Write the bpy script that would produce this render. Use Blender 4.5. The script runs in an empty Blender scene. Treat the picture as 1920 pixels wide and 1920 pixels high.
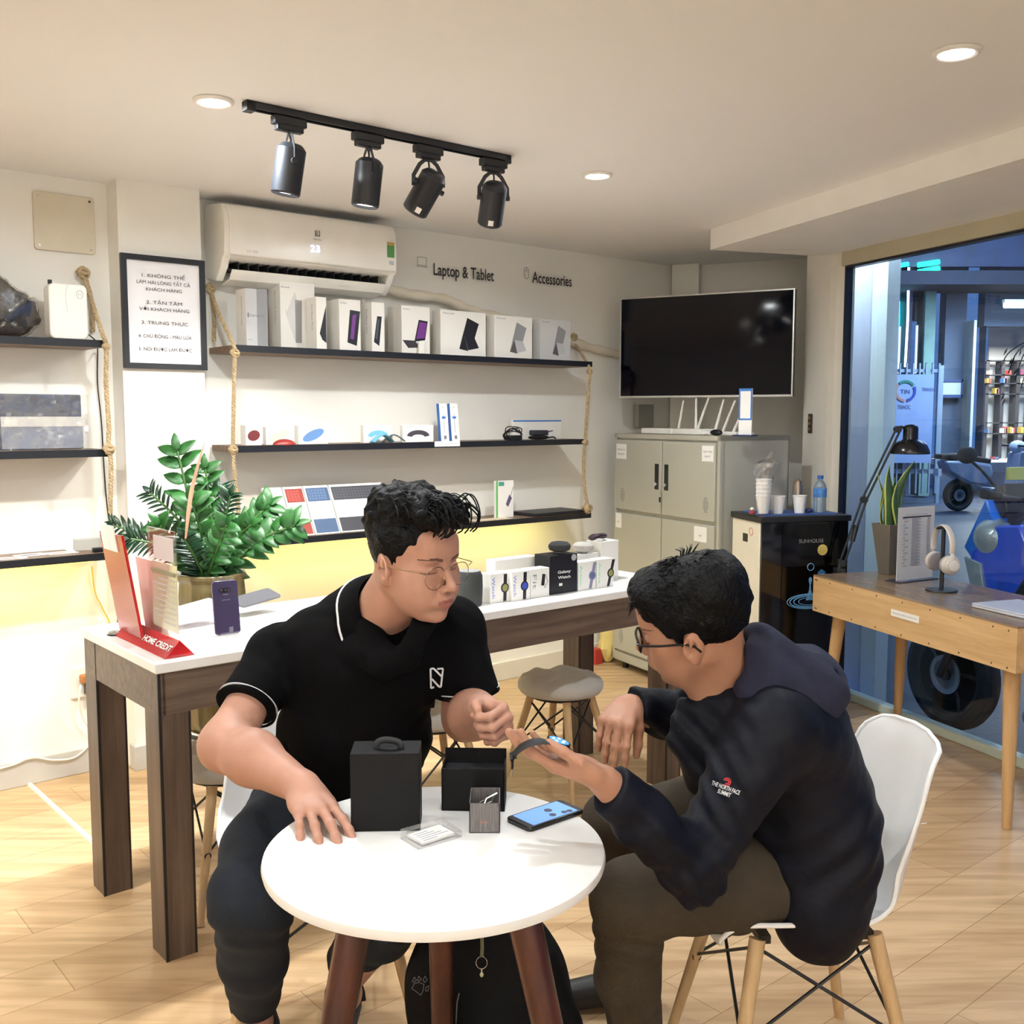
import bpy, bmesh, math, random
import numpy as np
from mathutils import Vector, Matrix, Euler, noise
from mathutils.bvhtree import BVHTree
random.seed(7)
R = math.radians
C = bpy.context.scene.collection
SC = bpy.context.scene
# ---------------------------------------------------------------- camera
CAM_H = 1.48
PITCH = math.atan(180/1920)
cd = bpy.data.cameras.new('camera'); cam = bpy.data.objects.new('camera', cd); C.objects.link(cam)
cd.sensor_fit = 'HORIZONTAL'; cd.sensor_width = 36; cd.lens = 36.0; cd.clip_start = .05; cd.clip_end = 200
cam.location = (0, 0, CAM_H); cam.rotation_euler = (R(90)-PITCH, 0, 0)
SC.camera = cam
# ---------------------------------------------------------------- world, exposure
SC.view_settings.view_transform = 'Standard'; SC.view_settings.look = 'None'
SC.view_settings.gamma = 1; SC.view_settings.use_curve_mapping = False
SC.view_settings.exposure = 0.72
w = bpy.data.worlds.new('dusk'); SC.world = w; w.use_nodes = True
bg = w.node_tree.nodes['Background']; bg.inputs[0].default_value = (.10, .22, .55, 1); bg.inputs[1].default_value = .55
# ---------------------------------------------------------------- room lights
CEIL = 2.42
def area(name, loc, size, power, col, spread=None, shape='DISK', rot=(0,0,0)):
    l = bpy.data.lights.new(name, 'AREA'); l.shape = shape; l.size = size; l.energy = power; l.color = col
    if spread: l.spread = spread
    o = bpy.data.objects.new(name, l); o.location = loc; o.rotation_euler = rot; C.objects.link(o); return o
DOWN = [(-.893,3.164),(.333,4.107),(-2.12,2.22),(-.05,1.75),(1.15,2.75),(-1.25,.9),(.9,.7),(-.35,-.5),(-2.5,-.3),(1.6,-.9)]
for k,(x,y) in enumerate(DOWN):
    area('downlight_lamp', (x,y,CEIL-.022), .085, [13,13,11,6.5,6.5,5,5,5,5,5][k], (.90,.965,1), R(170))
# ---------------------------------------------------------------- picture point -> world point
def ray(px, py):
    x = px-960; y = 960-py
    return Vector((x, 1920*math.cos(PITCH)+y*math.sin(PITCH), -1920*math.sin(PITCH)+y*math.cos(PITCH)))/1920
def on_z(px, py, z):
    r = ray(px,py); t = (z-CAM_H)/r.z; return Vector((0,0,CAM_H))+r*t
def at_y(px, py, Y):
    r = ray(px,py); return Vector((0,0,CAM_H))+r*(Y/r.y)
U = Vector((math.sin(R(50)), math.cos(R(50)), 0)); V = Vector((-math.cos(R(50)), math.sin(R(50)), 0))
WZ = R(40)                                   # turn of everything square to the shelf wall
def wpt(u, y, z=0): return U*u+V*y+Vector((0,0,z))
def w_on_y(px, py, y):                       # shelf-wall coordinates of a picture point on the plane at distance y
    r = ray(px,py); t = y/r.dot(V); p = Vector((0,0,CAM_H))+r*t; return p.dot(U), p.z
def w_on_u(px, py, u):
    r = ray(px,py); t = u/r.dot(U); p = Vector((0,0,CAM_H))+r*t; return p.dot(V), p.z
def w_on_z(px, py, z):
    p = on_z(px,py,z); return p.dot(U), p.dot(V)
# ---------------------------------------------------------------- materials
def lin(c):
    return tuple(((v/255)/12.92 if v/255 <= .04045 else ((v/255+.055)/1.055)**2.4) for v in c)
MATS = {}
def mat(name, rgb, rough=.5, metal=0, spec=.5, var=0, vscale=8, bump=0, bscale=60, coat=0, emit=0, alpha=None, trans=0, sheen=0, stretch=None, sub=0):
    if name in MATS: return MATS[name]
    m = bpy.data.materials.new(name); m.use_nodes = True; nt = m.node_tree; b = nt.nodes['Principled BSDF']
    c = lin(rgb); b.inputs['Base Color'].default_value = (*c,1); b.inputs['Roughness'].default_value = rough
    b.inputs['Metallic'].default_value = metal; b.inputs['Specular IOR Level'].default_value = spec
    if coat: b.inputs['Coat Weight'].default_value = coat; b.inputs['Coat Roughness'].default_value = .08
    if emit: b.inputs['Emission Color'].default_value = (*c,1); b.inputs['Emission Strength'].default_value = emit
    if alpha is not None: b.inputs['Alpha'].default_value = alpha
    if trans: b.inputs['Transmission Weight'].default_value = trans
    if sheen: b.inputs['Sheen Weight'].default_value = sheen; b.inputs['Sheen Roughness'].default_value = .4
    if sub: b.inputs['Subsurface Weight'].default_value = sub; b.inputs['Subsurface Radius'].default_value = (.012,.004,.002); b.inputs['Subsurface Scale'].default_value = 1
    tc = nt.nodes.new('ShaderNodeTexCoord'); src = tc.outputs['Object']
    if stretch:
        mp = nt.nodes.new('ShaderNodeMapping'); mp.inputs['Scale'].default_value = stretch
        nt.links.new(src, mp.inputs[0]); src = mp.outputs[0]
    if var or not bump:
        n = nt.nodes.new('ShaderNodeTexNoise'); n.inputs['Scale'].default_value = vscale; n.inputs['Detail'].default_value = 5
        nt.links.new(src, n.inputs['Vector'])
        r = nt.nodes.new('ShaderNodeValToRGB'); v = var or .03
        r.color_ramp.elements[0].position = .3; r.color_ramp.elements[1].position = .7
        r.color_ramp.elements[0].color = (*[max(0,x*(1-v)) for x in c],1); r.color_ramp.elements[1].color = (*[min(1,x*(1+v)) for x in c],1)
        nt.links.new(n.outputs['Fac'], r.inputs[0]); nt.links.new(r.outputs[0], b.inputs['Base Color'])
    if bump:
        n2 = nt.nodes.new('ShaderNodeTexNoise'); n2.inputs['Scale'].default_value = bscale; n2.inputs['Detail'].default_value = 4
        nt.links.new(src, n2.inputs['Vector'])
        bp = nt.nodes.new('ShaderNodeBump'); bp.inputs['Strength'].default_value = bump; bp.inputs['Distance'].default_value = .004
        nt.links.new(n2.outputs['Fac'], bp.inputs['Height']); nt.links.new(bp.outputs[0], b.inputs['Normal'])
    MATS[name] = m; return m
def wood(name, rgb, rgb2, scale=(1,14,14), rough=.45, dist=3, wscale=2.2, coat=0):
    if name in MATS: return MATS[name]
    m = bpy.data.materials.new(name); m.use_nodes = True; nt = m.node_tree; b = nt.nodes['Principled BSDF']
    tc = nt.nodes.new('ShaderNodeTexCoord'); mp = nt.nodes.new('ShaderNodeMapping'); mp.inputs['Scale'].default_value = scale
    nt.links.new(tc.outputs['Object'], mp.inputs[0])
    n = nt.nodes.new('ShaderNodeTexNoise'); n.inputs['Scale'].default_value = wscale; n.inputs['Detail'].default_value = 8; n.inputs['Distortion'].default_value = dist*.15
    n.inputs['Roughness'].default_value = .62
    nt.links.new(mp.outputs[0], n.inputs['Vector'])
    r = nt.nodes.new('ShaderNodeValToRGB'); r.color_ramp.elements[0].position = .32; r.color_ramp.elements[1].position = .68
    r.color_ramp.elements[0].color = (*lin(rgb),1); r.color_ramp.elements[1].color = (*lin(rgb2),1)
    nt.links.new(n.outputs['Fac'], r.inputs[0]); nt.links.new(r.outputs[0], b.inputs['Base Color'])
    b.inputs['Roughness'].default_value = rough
    if coat: b.inputs['Coat Weight'].default_value = coat
    MATS[name] = m; return m
def clear(name, tint=(255,255,255), amount=.12, rough=.03):
    """thin clear sheet: mostly see-through, mirrors by Fresnel"""
    if name in MATS: return MATS[name]
    m = bpy.data.materials.new(name); m.use_nodes = True; nt = m.node_tree; nt.nodes.clear()
    o = nt.nodes.new('ShaderNodeOutputMaterial'); t = nt.nodes.new('ShaderNodeBsdfTransparent'); g = nt.nodes.new('ShaderNodeBsdfGlossy')
    t.inputs[0].default_value = (*lin(tint),1); g.inputs['Roughness'].default_value = rough
    lw = nt.nodes.new('ShaderNodeLayerWeight'); pw = nt.nodes.new('ShaderNodeMath'); pw.operation = 'POWER'; pw.inputs[1].default_value = 4
    nt.links.new(lw.outputs['Facing'], pw.inputs[0])
    f = nt.nodes.new('ShaderNodeMath'); f.operation = 'MULTIPLY_ADD'; f.inputs[1].default_value = .8; f.inputs[2].default_value = .045; nt.links.new(pw.outputs[0], f.inputs[0])
    n = nt.nodes.new('ShaderNodeTexNoise'); n.inputs['Scale'].default_value = 30
    ad = nt.nodes.new('ShaderNodeMath'); ad.operation = 'MULTIPLY_ADD'; ad.inputs[1].default_value = amount*.2
    nt.links.new(n.outputs['Fac'], ad.inputs[0]); nt.links.new(f.outputs[0], ad.inputs[2])
    mx = nt.nodes.new('ShaderNodeMixShader'); nt.links.new(ad.outputs[0], mx.inputs[0]); nt.links.new(t.outputs[0], mx.inputs[1]); nt.links.new(g.outputs[0], mx.inputs[2])
    nt.links.new(mx.outputs[0], o.inputs[0]); MATS[name] = m; return m
# ---------------------------------------------------------------- mesh builder
class G:
    def __init__(s): s.v=[]; s.f=[]; s.m=[]; s.M=Matrix.Identity(4)
    def add(s, vs, fs, m=0):
        o=len(s.v); s.v += [s.M@Vector(p) for p in vs]; s.f += [tuple(i+o for i in f) for f in fs]; s.m += [m]*len(fs); return s
    def box(s, x0,x1,y0,y1,z0,z1, m=0, mf=None):
        vs=[(x,y,z) for z in (z0,z1) for y in (y0,y1) for x in (x0,x1)]
        fs=[(0,2,3,1),(4,5,7,6),(0,1,5,4),(2,6,7,3),(0,4,6,2),(1,3,7,5)]   # bottom top front(-y) back left right
        o=len(s.m); s.add(vs,fs,m)
        if mf:
            for k,mm in mf.items(): s.m[o+'bTfKLR'.index(k)] = mm
        return s
    def prism(s, poly, a, b, axis='y', m=0):
        n=len(poly)
        def P(p,h): return (p[0],h,p[1]) if axis=='y' else ((h,p[0],p[1]) if axis=='x' else (p[0],p[1],h))
        vs=[P(p,a) for p in poly]+[P(p,b) for p in poly]
        fs=[tuple(range(n-1,-1,-1)),tuple(range(n,2*n))]+[(i,(i+1)%n,n+(i+1)%n,n+i) for i in range(n)]
        return s.add(vs,fs,m)
    def cyl(s, p0, p1, r0, r1=None, n=20, m=0, caps=True, mc=None):
        r1 = r0 if r1 is None else r1; p0=Vector(p0); p1=Vector(p1); d=(p1-p0).normalized()
        a = d.orthogonal().normalized(); b = d.cross(a)
        vs=[p+(a*math.cos(t)+b*math.sin(t))*r for p,r in ((p0,r0),(p1,r1)) for t in [2*math.pi*i/n for i in range(n)]]
        s.add(vs,[(i,(i+1)%n,n+(i+1)%n,n+i) for i in range(n)],m)
        if caps: s.add(vs[:n],[tuple(range(n-1,-1,-1))],m if mc is None else mc); s.add(vs[n:],[tuple(range(n))],m if mc is None else mc)
        return s
    def lathe(s, prof, c=(0,0,0), n=28, m=0, ax=None):
        """prof: [(r,z)...]; ax: matrix"""
        c=Vector(c); M=ax or Matrix.Identity(4); vs=[];fs=[]; k=len(prof)
        for r,z in prof:
            for i in range(n):
                t=2*math.pi*i/n; vs.append(c+M@Vector((r*math.cos(t),r*math.sin(t),z)))
        for j in range(k-1):
            for i in range(n): a=j*n+i; b=j*n+(i+1)%n; fs.append((a,b,b+n,a+n))
        if prof[0][0]>1e-5: fs.append(tuple(range(n-1,-1,-1)))
        if prof[-1][0]>1e-5: fs.append(tuple((k-1)*n+i for i in range(n)))
        return s.add(vs,fs,m)
    def tube(s, pts, r, n=8, m=0, closed=False, flat=None, up=None):
        pts=[Vector(p) for p in pts]; k=len(pts); vs=[];fs=[]; pa=None
        for i,p in enumerate(pts):
            d=(pts[(i+1)%k]-pts[i-1]) if closed else (pts[min(i+1,k-1)]-pts[max(i-1,0)])
            if d.length<1e-9: d=Vector((0,0,1))
            d.normalize()
            a = (Vector(up) - d*d.dot(Vector(up))) if up else (d.orthogonal() if pa is None else pa-d*pa.dot(d))
            if a.length<1e-6: a=d.orthogonal()
            a.normalize(); pa=a; b=d.cross(a); rr=r[i] if isinstance(r,(list,tuple)) else r
            ra,rb=(rr,rr) if flat is None else (rr*flat[0],rr*flat[1])
            vs += [p+a*math.cos(t)*ra+b*math.sin(t)*rb for t in [2*math.pi*j/n for j in range(n)]]
        for i in range(k if closed else k-1):
            for j in range(n):
                a0=i*n+j; b0=i*n+(j+1)%n; c0=((i+1)%k)*n+(j+1)%n; d0=((i+1)%k)*n+j; fs.append((a0,b0,c0,d0))
        if not closed: fs.append(tuple(range(n-1,-1,-1))); fs.append(tuple((k-1)*n+j for j in range(n)))
        return s.add(vs,fs,m)
    def ell(s, c, r, n=20, k=12, m=0, M=None, zmin=-1, zmax=1):
        M=M or Matrix.Identity(4); vs=[];fs=[]; c=Vector(c)
        a0=math.asin(zmin); a1=math.asin(zmax)
        for j in range(k+1):
            t=a0+(a1-a0)*j/k
            for i in range(n):
                q=2*math.pi*i/n; vs.append(c+M@Vector((r[0]*math.cos(t)*math.cos(q),r[1]*math.cos(t)*math.sin(q),r[2]*math.sin(t))))
        for j in range(k):
            for i in range(n): a=j*n+i;b=j*n+(i+1)%n; fs.append((a,b,b+n,a+n))
        if zmin>-1: fs.append(tuple(range(n-1,-1,-1)))
        if zmax<1: fs.append(tuple(k*n+i for i in range(n)))
        return s.add(vs,fs,m)
    def text(s, body, x, z, h=None, w=None, y=0, m=0, align='CENTER', rot=0, depth=.0004, M=None, bold=0):
        """flat letters in the x-z plane, facing -y; h = capital height, w = total width"""
        vs, fs, (x0,x1,z0,z1) = glyphs(body, bold)
        sc = (h/.7) if h else (w/(x1-x0)); sx = (w/(x1-x0)) if w else sc
        ox = {'CENTER':-(x0+x1)/2,'LEFT':-x0,'RIGHT':-x1}[align]
        cr,sr=math.cos(rot),math.sin(rot); out=[]
        for a,b in vs:
            a=(a+ox)*sx; b=(b-.35)*sc; out.append((x+a*cr-b*sr, y-depth, z+a*sr+b*cr))
        if M: out=[M@Vector(p) for p in out]
        return s.add(out,fs,m)
    def obj(s, name, mats, parent=None, loc=None, rot=None, bevel=0, seg=2, smooth=35, solid=0, merge=False):
        me=bpy.data.meshes.new(name); me.from_pydata([tuple(v) for v in s.v],[],s.f)
        mats = mats if isinstance(mats,(list,tuple)) else [mats]
        for mm in mats: me.materials.append(mm)
        me.polygons.foreach_set('material_index', s.m)
        if smooth:
            me.polygons.foreach_set('use_smooth',[True]*len(s.f)); me.update()
            me.set_sharp_from_angle(angle=R(smooth))
        me.update(); o=bpy.data.objects.new(name, me); C.objects.link(o)
        if parent is not None: o.parent=parent
        if loc is not None: o.location=loc
        if rot is not None: o.rotation_euler = rot if not isinstance(rot,(int,float)) else (0,0,rot)
        if bevel:
            b=o.modifiers.new('bevel','BEVEL'); b.width=bevel; b.segments=seg; b.limit_method='ANGLE'; b.angle_limit=R(40)
        if solid: b=o.modifiers.new('solid','SOLIDIFY'); b.thickness=solid; b.offset=0
        return o
GL={}
def glyphs(body, bold=0):
    key=(body,bold)
    if key in GL: return GL[key]
    cu=bpy.data.curves.new('t','FONT'); cu.body=body; cu.size=1; cu.offset=bold; cu.resolution_u=3
    ob=bpy.data.objects.new('t',cu); C.objects.link(ob); bpy.context.view_layer.update()
    me=bpy.data.meshes.new_from_object(ob.evaluated_get(bpy.context.evaluated_depsgraph_get()))
    vs=[(v.co.x,v.co.y) for v in me.vertices]; fs=[tuple(p.vertices) for p in me.polygons]
    bpy.data.objects.remove(ob); bpy.data.curves.remove(cu); bpy.data.meshes.remove(me)
    xs=[v[0] for v in vs] or [0,1]; zs=[v[1] for v in vs] or [0,1]
    GL[key]=(vs,fs,(min(xs),max(xs),min(zs),max(zs))); return GL[key]
def tag(o, label=None, cat=None, group=None, kind=None):
    if label: o['label']=label
    if cat: o['category']=cat
    if group: o['group']=group
    if kind: o['kind']=kind
    return o
def thing(name, label, cat, loc=(0,0,0), rot=0, group=None):
    o=bpy.data.objects.new(name,None); C.objects.link(o); o.location=loc; o.empty_display_size=.05
    o.rotation_euler = rot if not isinstance(rot,(int,float)) else (0,0,rot)
    return tag(o,label,cat,group)
def copy_tree(o, parent=None):
    c=o.copy(); C.objects.link(c); c.parent=parent
    for ch in [x for x in C.objects if x.parent==o]: copy_tree(ch,c)
    return c
def rrect(w,h,r,n=5,cx=0,cy=0):
    out=[]
    for qx,qy,a0 in ((1,1,0),(-1,1,90),(-1,-1,180),(1,-1,270)):
        for i in range(n+1):
            a=R(a0+90*i/n); out.append((cx+qx*(w/2-r)+r*math.cos(a), cy+qy*(h/2-r)+r*math.sin(a)))
    return out
def catmull(P, n=8, closed=False):
    P=[Vector(p) for p in P]; out=[]; k=len(P)
    rng=range(k if closed else k-1)
    for i in rng:
        p0=P[(i-1)%k] if closed or i>0 else P[0]; p1=P[i]; p2=P[(i+1)%k]; p3=P[(i+2)%k] if closed or i+2<k else P[-1]
        for j in range(n):
            t=j/n; out.append(.5*((2*p1)+(-p0+p2)*t+(2*p0-5*p1+4*p2-p3)*t*t+(-p0+3*p1-3*p2+p3)*t**3))
    if not closed: out.append(P[-1])
    return out
# shared materials
WHITE=mat('white_paint',(236,230,220),.7,var=.02,vscale=1.5)
PLASW=mat('white_plastic',(235,232,225),.35); PLASB=mat('black_plastic',(22,22,25),.4); STEEL=mat('brushed_steel',(190,190,190),.3,1)
CHROME=mat('chrome',(220,220,222),.12,1); PAPER=mat('paper_white',(240,238,234),.6); INK=mat('black_ink',(28,26,26),.6); GREYINK=mat('grey_ink',(120,120,124),.6)
ROPE=mat('jute_rope',(180,158,122),.9,var=.25,vscale=90,bump=.8,bscale=160)
BLACKM=mat('matt_black',(30,32,38),.45); RUB=mat('rubber',(25,25,26),.8,bump=.5,bscale=120)
BLUEINK=mat('blue_print',(60,120,200),.5); RED=mat('red_print',(196,40,44),.45)
CLEAR=clear('clear_acrylic'); FILM=clear('plastic_film',amount=1.2,rough=.12)
# ================================================================ THE ROOM
def struct(name, g, mats, **k):
    o=g.obj(name, mats, **k); o['kind']='structure'; return o
P0=Vector((1.798,5.18,0)); WD=Vector((-.35,.937,0)); WN=Vector((.937,.35,0)); WR=math.atan2(-.937,.35)   # window wall
def win(s, o=0, z=0): return P0+WD*s+WN*o+Vector((0,0,z))
cornerB=wpt(5.02,4.38); Cc=Vector((1.97,6.16,0)); Dd=Vector((1.655,5.595,0))
E0=win(.47,-.03); F0=win(-7)
foot=[wpt(-3.5,4.4),cornerB,Cc,Dd,win(.30,.0),win(-7),Vector((4.25,-3,0)),Vector((-5.4,-3,0))]
fp=[(p.x,p.y) for p in foot]
# floor: oak laminate planks laid along the shelf wall
fm=bpy.data.materials.new('oak_laminate'); fm.use_nodes=True; nt=fm.node_tree; b=nt.nodes['Principled BSDF']
tc=nt.nodes.new('ShaderNodeTexCoord'); mp=nt.nodes.new('ShaderNodeMapping'); mp.inputs['Rotation'].default_value=(0,0,-WZ); nt.links.new(tc.outputs['Object'],mp.inputs[0])
br=nt.nodes.new('ShaderNodeTexBrick'); br.inputs['Scale'].default_value=1; br.inputs['Brick Width'].default_value=1.2; br.inputs['Row Height'].default_value=.19
br.inputs['Mortar Size'].default_value=.0012; br.inputs['Mortar Smooth'].default_value=.3; br.offset=.37; br.inputs['Color1'].default_value=(*lin((214,183,143)),1); br.inputs['Color2'].default_value=(*lin((198,166,126)),1); br.inputs['Mortar'].default_value=(*lin((150,112,74)),1)
nt.links.new(mp.outputs[0],br.inputs['Vector'])
mp2=nt.nodes.new('ShaderNodeMapping'); mp2.inputs['Rotation'].default_value=(0,0,-WZ); mp2.inputs['Scale'].default_value=(1.2,14,1); nt.links.new(tc.outputs['Object'],mp2.inputs[0])
mp2.vector_type='TEXTURE' if False else 'POINT'
n=nt.nodes.new('ShaderNodeTexNoise'); n.inputs['Scale'].default_value=1.6; n.inputs['Detail'].default_value=7; n.inputs['Distortion'].default_value=.7; nt.links.new(mp2.outputs[0],n.inputs['Vector'])
rp=nt.nodes.new('ShaderNodeValToRGB'); rp.color_ramp.elements[0].position=.33; rp.color_ramp.elements[0].color=(.72,.66,.60,1); rp.color_ramp.elements[1].position=.62; rp.color_ramp.elements[1].color=(1,1,1,1); nt.links.new(n.outputs['Fac'],rp.inputs[0])
mx=nt.nodes.new('ShaderNodeMix'); mx.data_type='RGBA'; mx.blend_type='MULTIPLY'; mx.inputs[0].default_value=1; nt.links.new(br.outputs['Color'],mx.inputs[6]); nt.links.new(rp.outputs[0],mx.inputs[7])
nt.links.new(mx.outputs[2],b.inputs['Base Color']); b.inputs['Roughness'].default_value=.38; b.inputs['Specular IOR Level'].default_value=.4
struct('floor', G().prism(fp,-.06,0,'z'), fm, smooth=0)
cm=mat('ceiling_paint',(244,243,242),.8,var=.015,vscale=.8)
struct('ceiling', G().prism(fp,CEIL,CEIL+.1,'z'), cm, smooth=0)
WALL=mat('wall_paint',(239,236,228),.75,var=.02,vscale=.9,bump=.08,bscale=14)
def wall(name,P,Q,z0=0,z1=CEIL,t=.12,m=None,x0=0,x1=0):
    P=Vector(P);Q=Vector(Q);P.z=Q.z=0;L=(Q-P).length;a=math.atan2(Q.y-P.y,Q.x-P.x)
    return struct(name,G().box(-x0,L+x1,0,t,z0,z1),m or WALL,loc=P,rot=a,smooth=0)
wall('wall_left', wpt(-3.5,4.33), wpt(1.50,4.33),t=.17)
wall('wall_left', wpt(1.80,4.365), wpt(5.02,4.38),t=.17)
wall('wall_left_pillar', wpt(1.479,4.21), wpt(1.823,4.21), t=.25)
wall('wall_far', cornerB, Cc, x0=.1,x1=.1)
ca=math.atan2(Cc.y-cornerB.y,Cc.x-cornerB.x)
struct('wall_far_pilaster',G().box(.0,.17,-.07,.02,0,CEIL),WALL,loc=cornerB,rot=ca,smooth=0)
wall('wall_niche', Cc, Dd)
# pier at the window, front face lit, with its return to the glass
pier=mat('pier_paint',(226,221,210),.75,var=.02,vscale=.9)
struct('wall_right_pier',G().box(-.47,-.27,-.05,.05,0,2.45).box(-.27,-.20,-.01,.05,0,2.45),[pier],loc=P0,rot=WR,smooth=0)
wall('wall_rear',(4.25,-3,0),(-5.4,-3,0)); wall('wall_side',(-5.4,-3,0),wpt(-3.5,4.4)); wall('wall_outer',(5.8,-1.4,0),(4.25,-3,0))
# dropped beam along the window wall
struct('trim_1',G().prism([(1.004,5.285),(1.56,5.475),(2.2,5.2),(4.7,-1.5),(3.42,-1.4)],2.318,CEIL+.02,'z'),mat('beam_paint',(240,236,230),.8,var=.015),smooth=0)
struct('baseboard_left',G().box(-3.5,1.48,-.012,.01,0,.105),mat('baseboard_grey',(196,192,184),.5,var=.06,vscale=5),loc=wpt(0,4.33),rot=WZ,bevel=.003)
struct('baseboard_left',G().box(1.469,1.833,-.012,.05,0,.105),mat('baseboard_grey',(0,0,0)),loc=wpt(0,4.21),rot=WZ,bevel=.003)
struct('baseboard_left',G().box(1.83,5.0,-.012,.01,0,.105),mat('baseboard_white',(226,220,206),.5),loc=wpt(0,4.365),rot=WZ,bevel=.003)
# window: header, black jamb, bottom rail, one pane
wo=bpy.data.objects.new('window_1',None); C.objects.link(wo); wo.location=P0; wo.rotation_euler=(0,0,WR); wo['kind']='structure'
hm=mat('header_beige',(186,176,150),.5); 
G().box(-.21,7,-.03,.05,2.248,2.34).obj('header',hm,wo,smooth=0)
G().box(-.205,7,-.012,.03,2.236,2.248).box(-.205,-.193,-.012,.03,0,2.248).obj('window_frame',mat('frame_dark',(24,30,44),.4),wo,smooth=0)
G().box(-.19,7,-.015,.045,0,.042).obj('bottom_rail',mat('rail_white',(214,226,214),.35),wo,bevel=.003)
G().box(-.193,7,.008,.016,.042,2.236).obj('pane',clear('window_glass',(238,246,250),.0,.0),wo,smooth=0)
# small flat extras of the room
tag(G().prism([(0,0),(.018,0),(.014,.009),(.004,.009)],0,1.0,'y').obj('cable_cover',mat('cover_white',(238,234,226),.4),
    loc=on_z(187,1597,0),rot=math.atan2(*(lambda d:(-d.x,d.y))(on_z(52,1473,0)-on_z(187,1597,0)))),'thin white plastic cable cover running across the wooden floor from the left wall','cable cover')
# ================================================================ OUTSIDE
struct('ground',G().prism([(win(-9,.06).x,win(-9,.06).y),(24,-6),(32,40),(-10,40),(-10,9),(1.2,7.2),(win(.5,.35).x,win(.5,.35).y),(win(.2,.06).x,win(.2,.06).y)],-.16,-.12,'z'),
    mat('street_paving',(34,44,64),.5,var=.35,vscale=3,bump=.5,bscale=25),smooth=0)
struct('trim_2',G().box(-.27,-.153,.22,.30,-.12,3.2),mat('outer_post_white',(232,242,248),.6,var=.04,stretch=(12,12,.3)),loc=P0,rot=WR,smooth=0)
struct('trim_3',G().box(-.44,-.274,.21,.29,-.12,3.2),mat('outer_post_lavender',(196,200,222),.6,var=.04,stretch=(20,12,.3)),loc=P0,rot=WR,smooth=0)
BY=20.0
def bx_(px0,px1,py0,py1,Y,t,g,m=0):
    a=at_y(px0,py1,Y); b=at_y(px1,py0,Y); g.box(a.x,b.x,Y,Y+t,a.z,b.z,m); return g
fac=mat('facade_blue_grey',(62,74,94),.8,var=.25,vscale=.6); facd=mat('facade_dark',(36,46,66),.8,var=.2); facg=mat('facade_green_grey',(98,128,124),.8,var=.1); facl=mat('facade_light',(150,156,160),.7)
bd=thing('street_building','blue grey shop building across the street seen through the window','building',(8.5,BY,-.12))
def bp(name,g,m,**k): o=g.obj(name,m,bd,**k); o.matrix_parent_inverse=Matrix.Translation((-8.5,-BY,.12)); return o
g=G(); 
for r_ in ((1500,1715,-200,1010),(1757,1845,-200,1010),(1845,2400,-200,612),(1715,1757,-200,600)): bx_(*r_,BY+.5,.3,g)
bp('facade_wall',g,[fac],smooth=0)
bp('pillar',bx_(1722,1757,530,930,BY+.1,.4,G()),[facg],smooth=0)
bp('pillar',bx_(1690,1716,440,930,BY+.1,.4,G()),[facd],smooth=0)
bp('pillar',bx_(1812,1832,600,960,BY+.1,.4,G()),[facl],smooth=0)
g=G(); a=at_y(1500,533,BY-.8); 
g.prism([(a.z,BY-.9),(a.z+.22,BY-.9),(a.z+.22,BY+.5),(a.z,BY+.5)],2,16,'x') if False else bx_(1500,2300,507,533,BY-.9,1.4,g)
bp('awning_beam',g,[facd],smooth=0)
bp('sign_band',bx_(1660,2300,440,500,BY-.4,.1,G()),[mat('sign_band_blue',(44,62,96),.6,var=.3,vscale=2)],smooth=0)
lit=mat('lit_room_wall',(236,226,214),.8)
g=G(); bx_(1845,2050,612,880,BY+3.2,.1,g); bx_(1845,2050,870,882,BY+.5,2.8,g); bp('shop_interior',g,[lit],smooth=0)
g=G(); bx_(1838,1850,610,900,BY+.4,.3,g); bx_(1845,2000,868,885,BY+.3,.4,g); bp('shop_front_frame',g,[facd],smooth=0)
g=G(); bx_(1660,1690,612,700,BY+.42,.06,g); bx_(1716,1742,610,700,BY+.42,.06,g); bp('lit_window',g,[mat('lit_window',(230,225,235),.6,emit=.8)],smooth=0)
# shelving of the shop opposite
sh=thing('wall_bookcase','dark framed bookcase inside the lit shop across the street','bookcase',at_y(1885,870,BY+2.9))
def onb(g,name,m,par,Y,pt,**k):
    o=g.obj(name,m,par,**k); o.matrix_parent_inverse=Matrix.Translation(-par.location); return o
g=G()
for x in (1848,1877,1906,1935): bx_(x,x+2,675,868,BY+2.7,.3,g)
for y in (675,702,718,738,792,812,868): bx_(1848,1937,y,y+2,BY+2.7,.3,g)
onb(g,'frame',[mat('shelf_dark',(60,58,62),.6)],sh,0,0,smooth=0)
bc=[(196,70,60),(220,210,190),(90,120,170),(240,236,228),(160,90,120),(200,170,80)]
for k in range(26):
    x=1850+random.choice([0,29,58])+random.random()*22; y=random.choice([702,718,738,812,868]); h=random.uniform(7,12); wd=random.uniform(3,6)
    g=bx_(x,x+wd,y-h,y,BY+2.5,.18,G()); o=g.obj('book',[mat('book_%d'%(k%6),bc[k%6],.6)],smooth=0); tag(o,'small book on the shelves of the lit shop across the street','book','books in the shop across the street')
    c=sum((v for v in g.v),Vector())/len(g.v)
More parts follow.
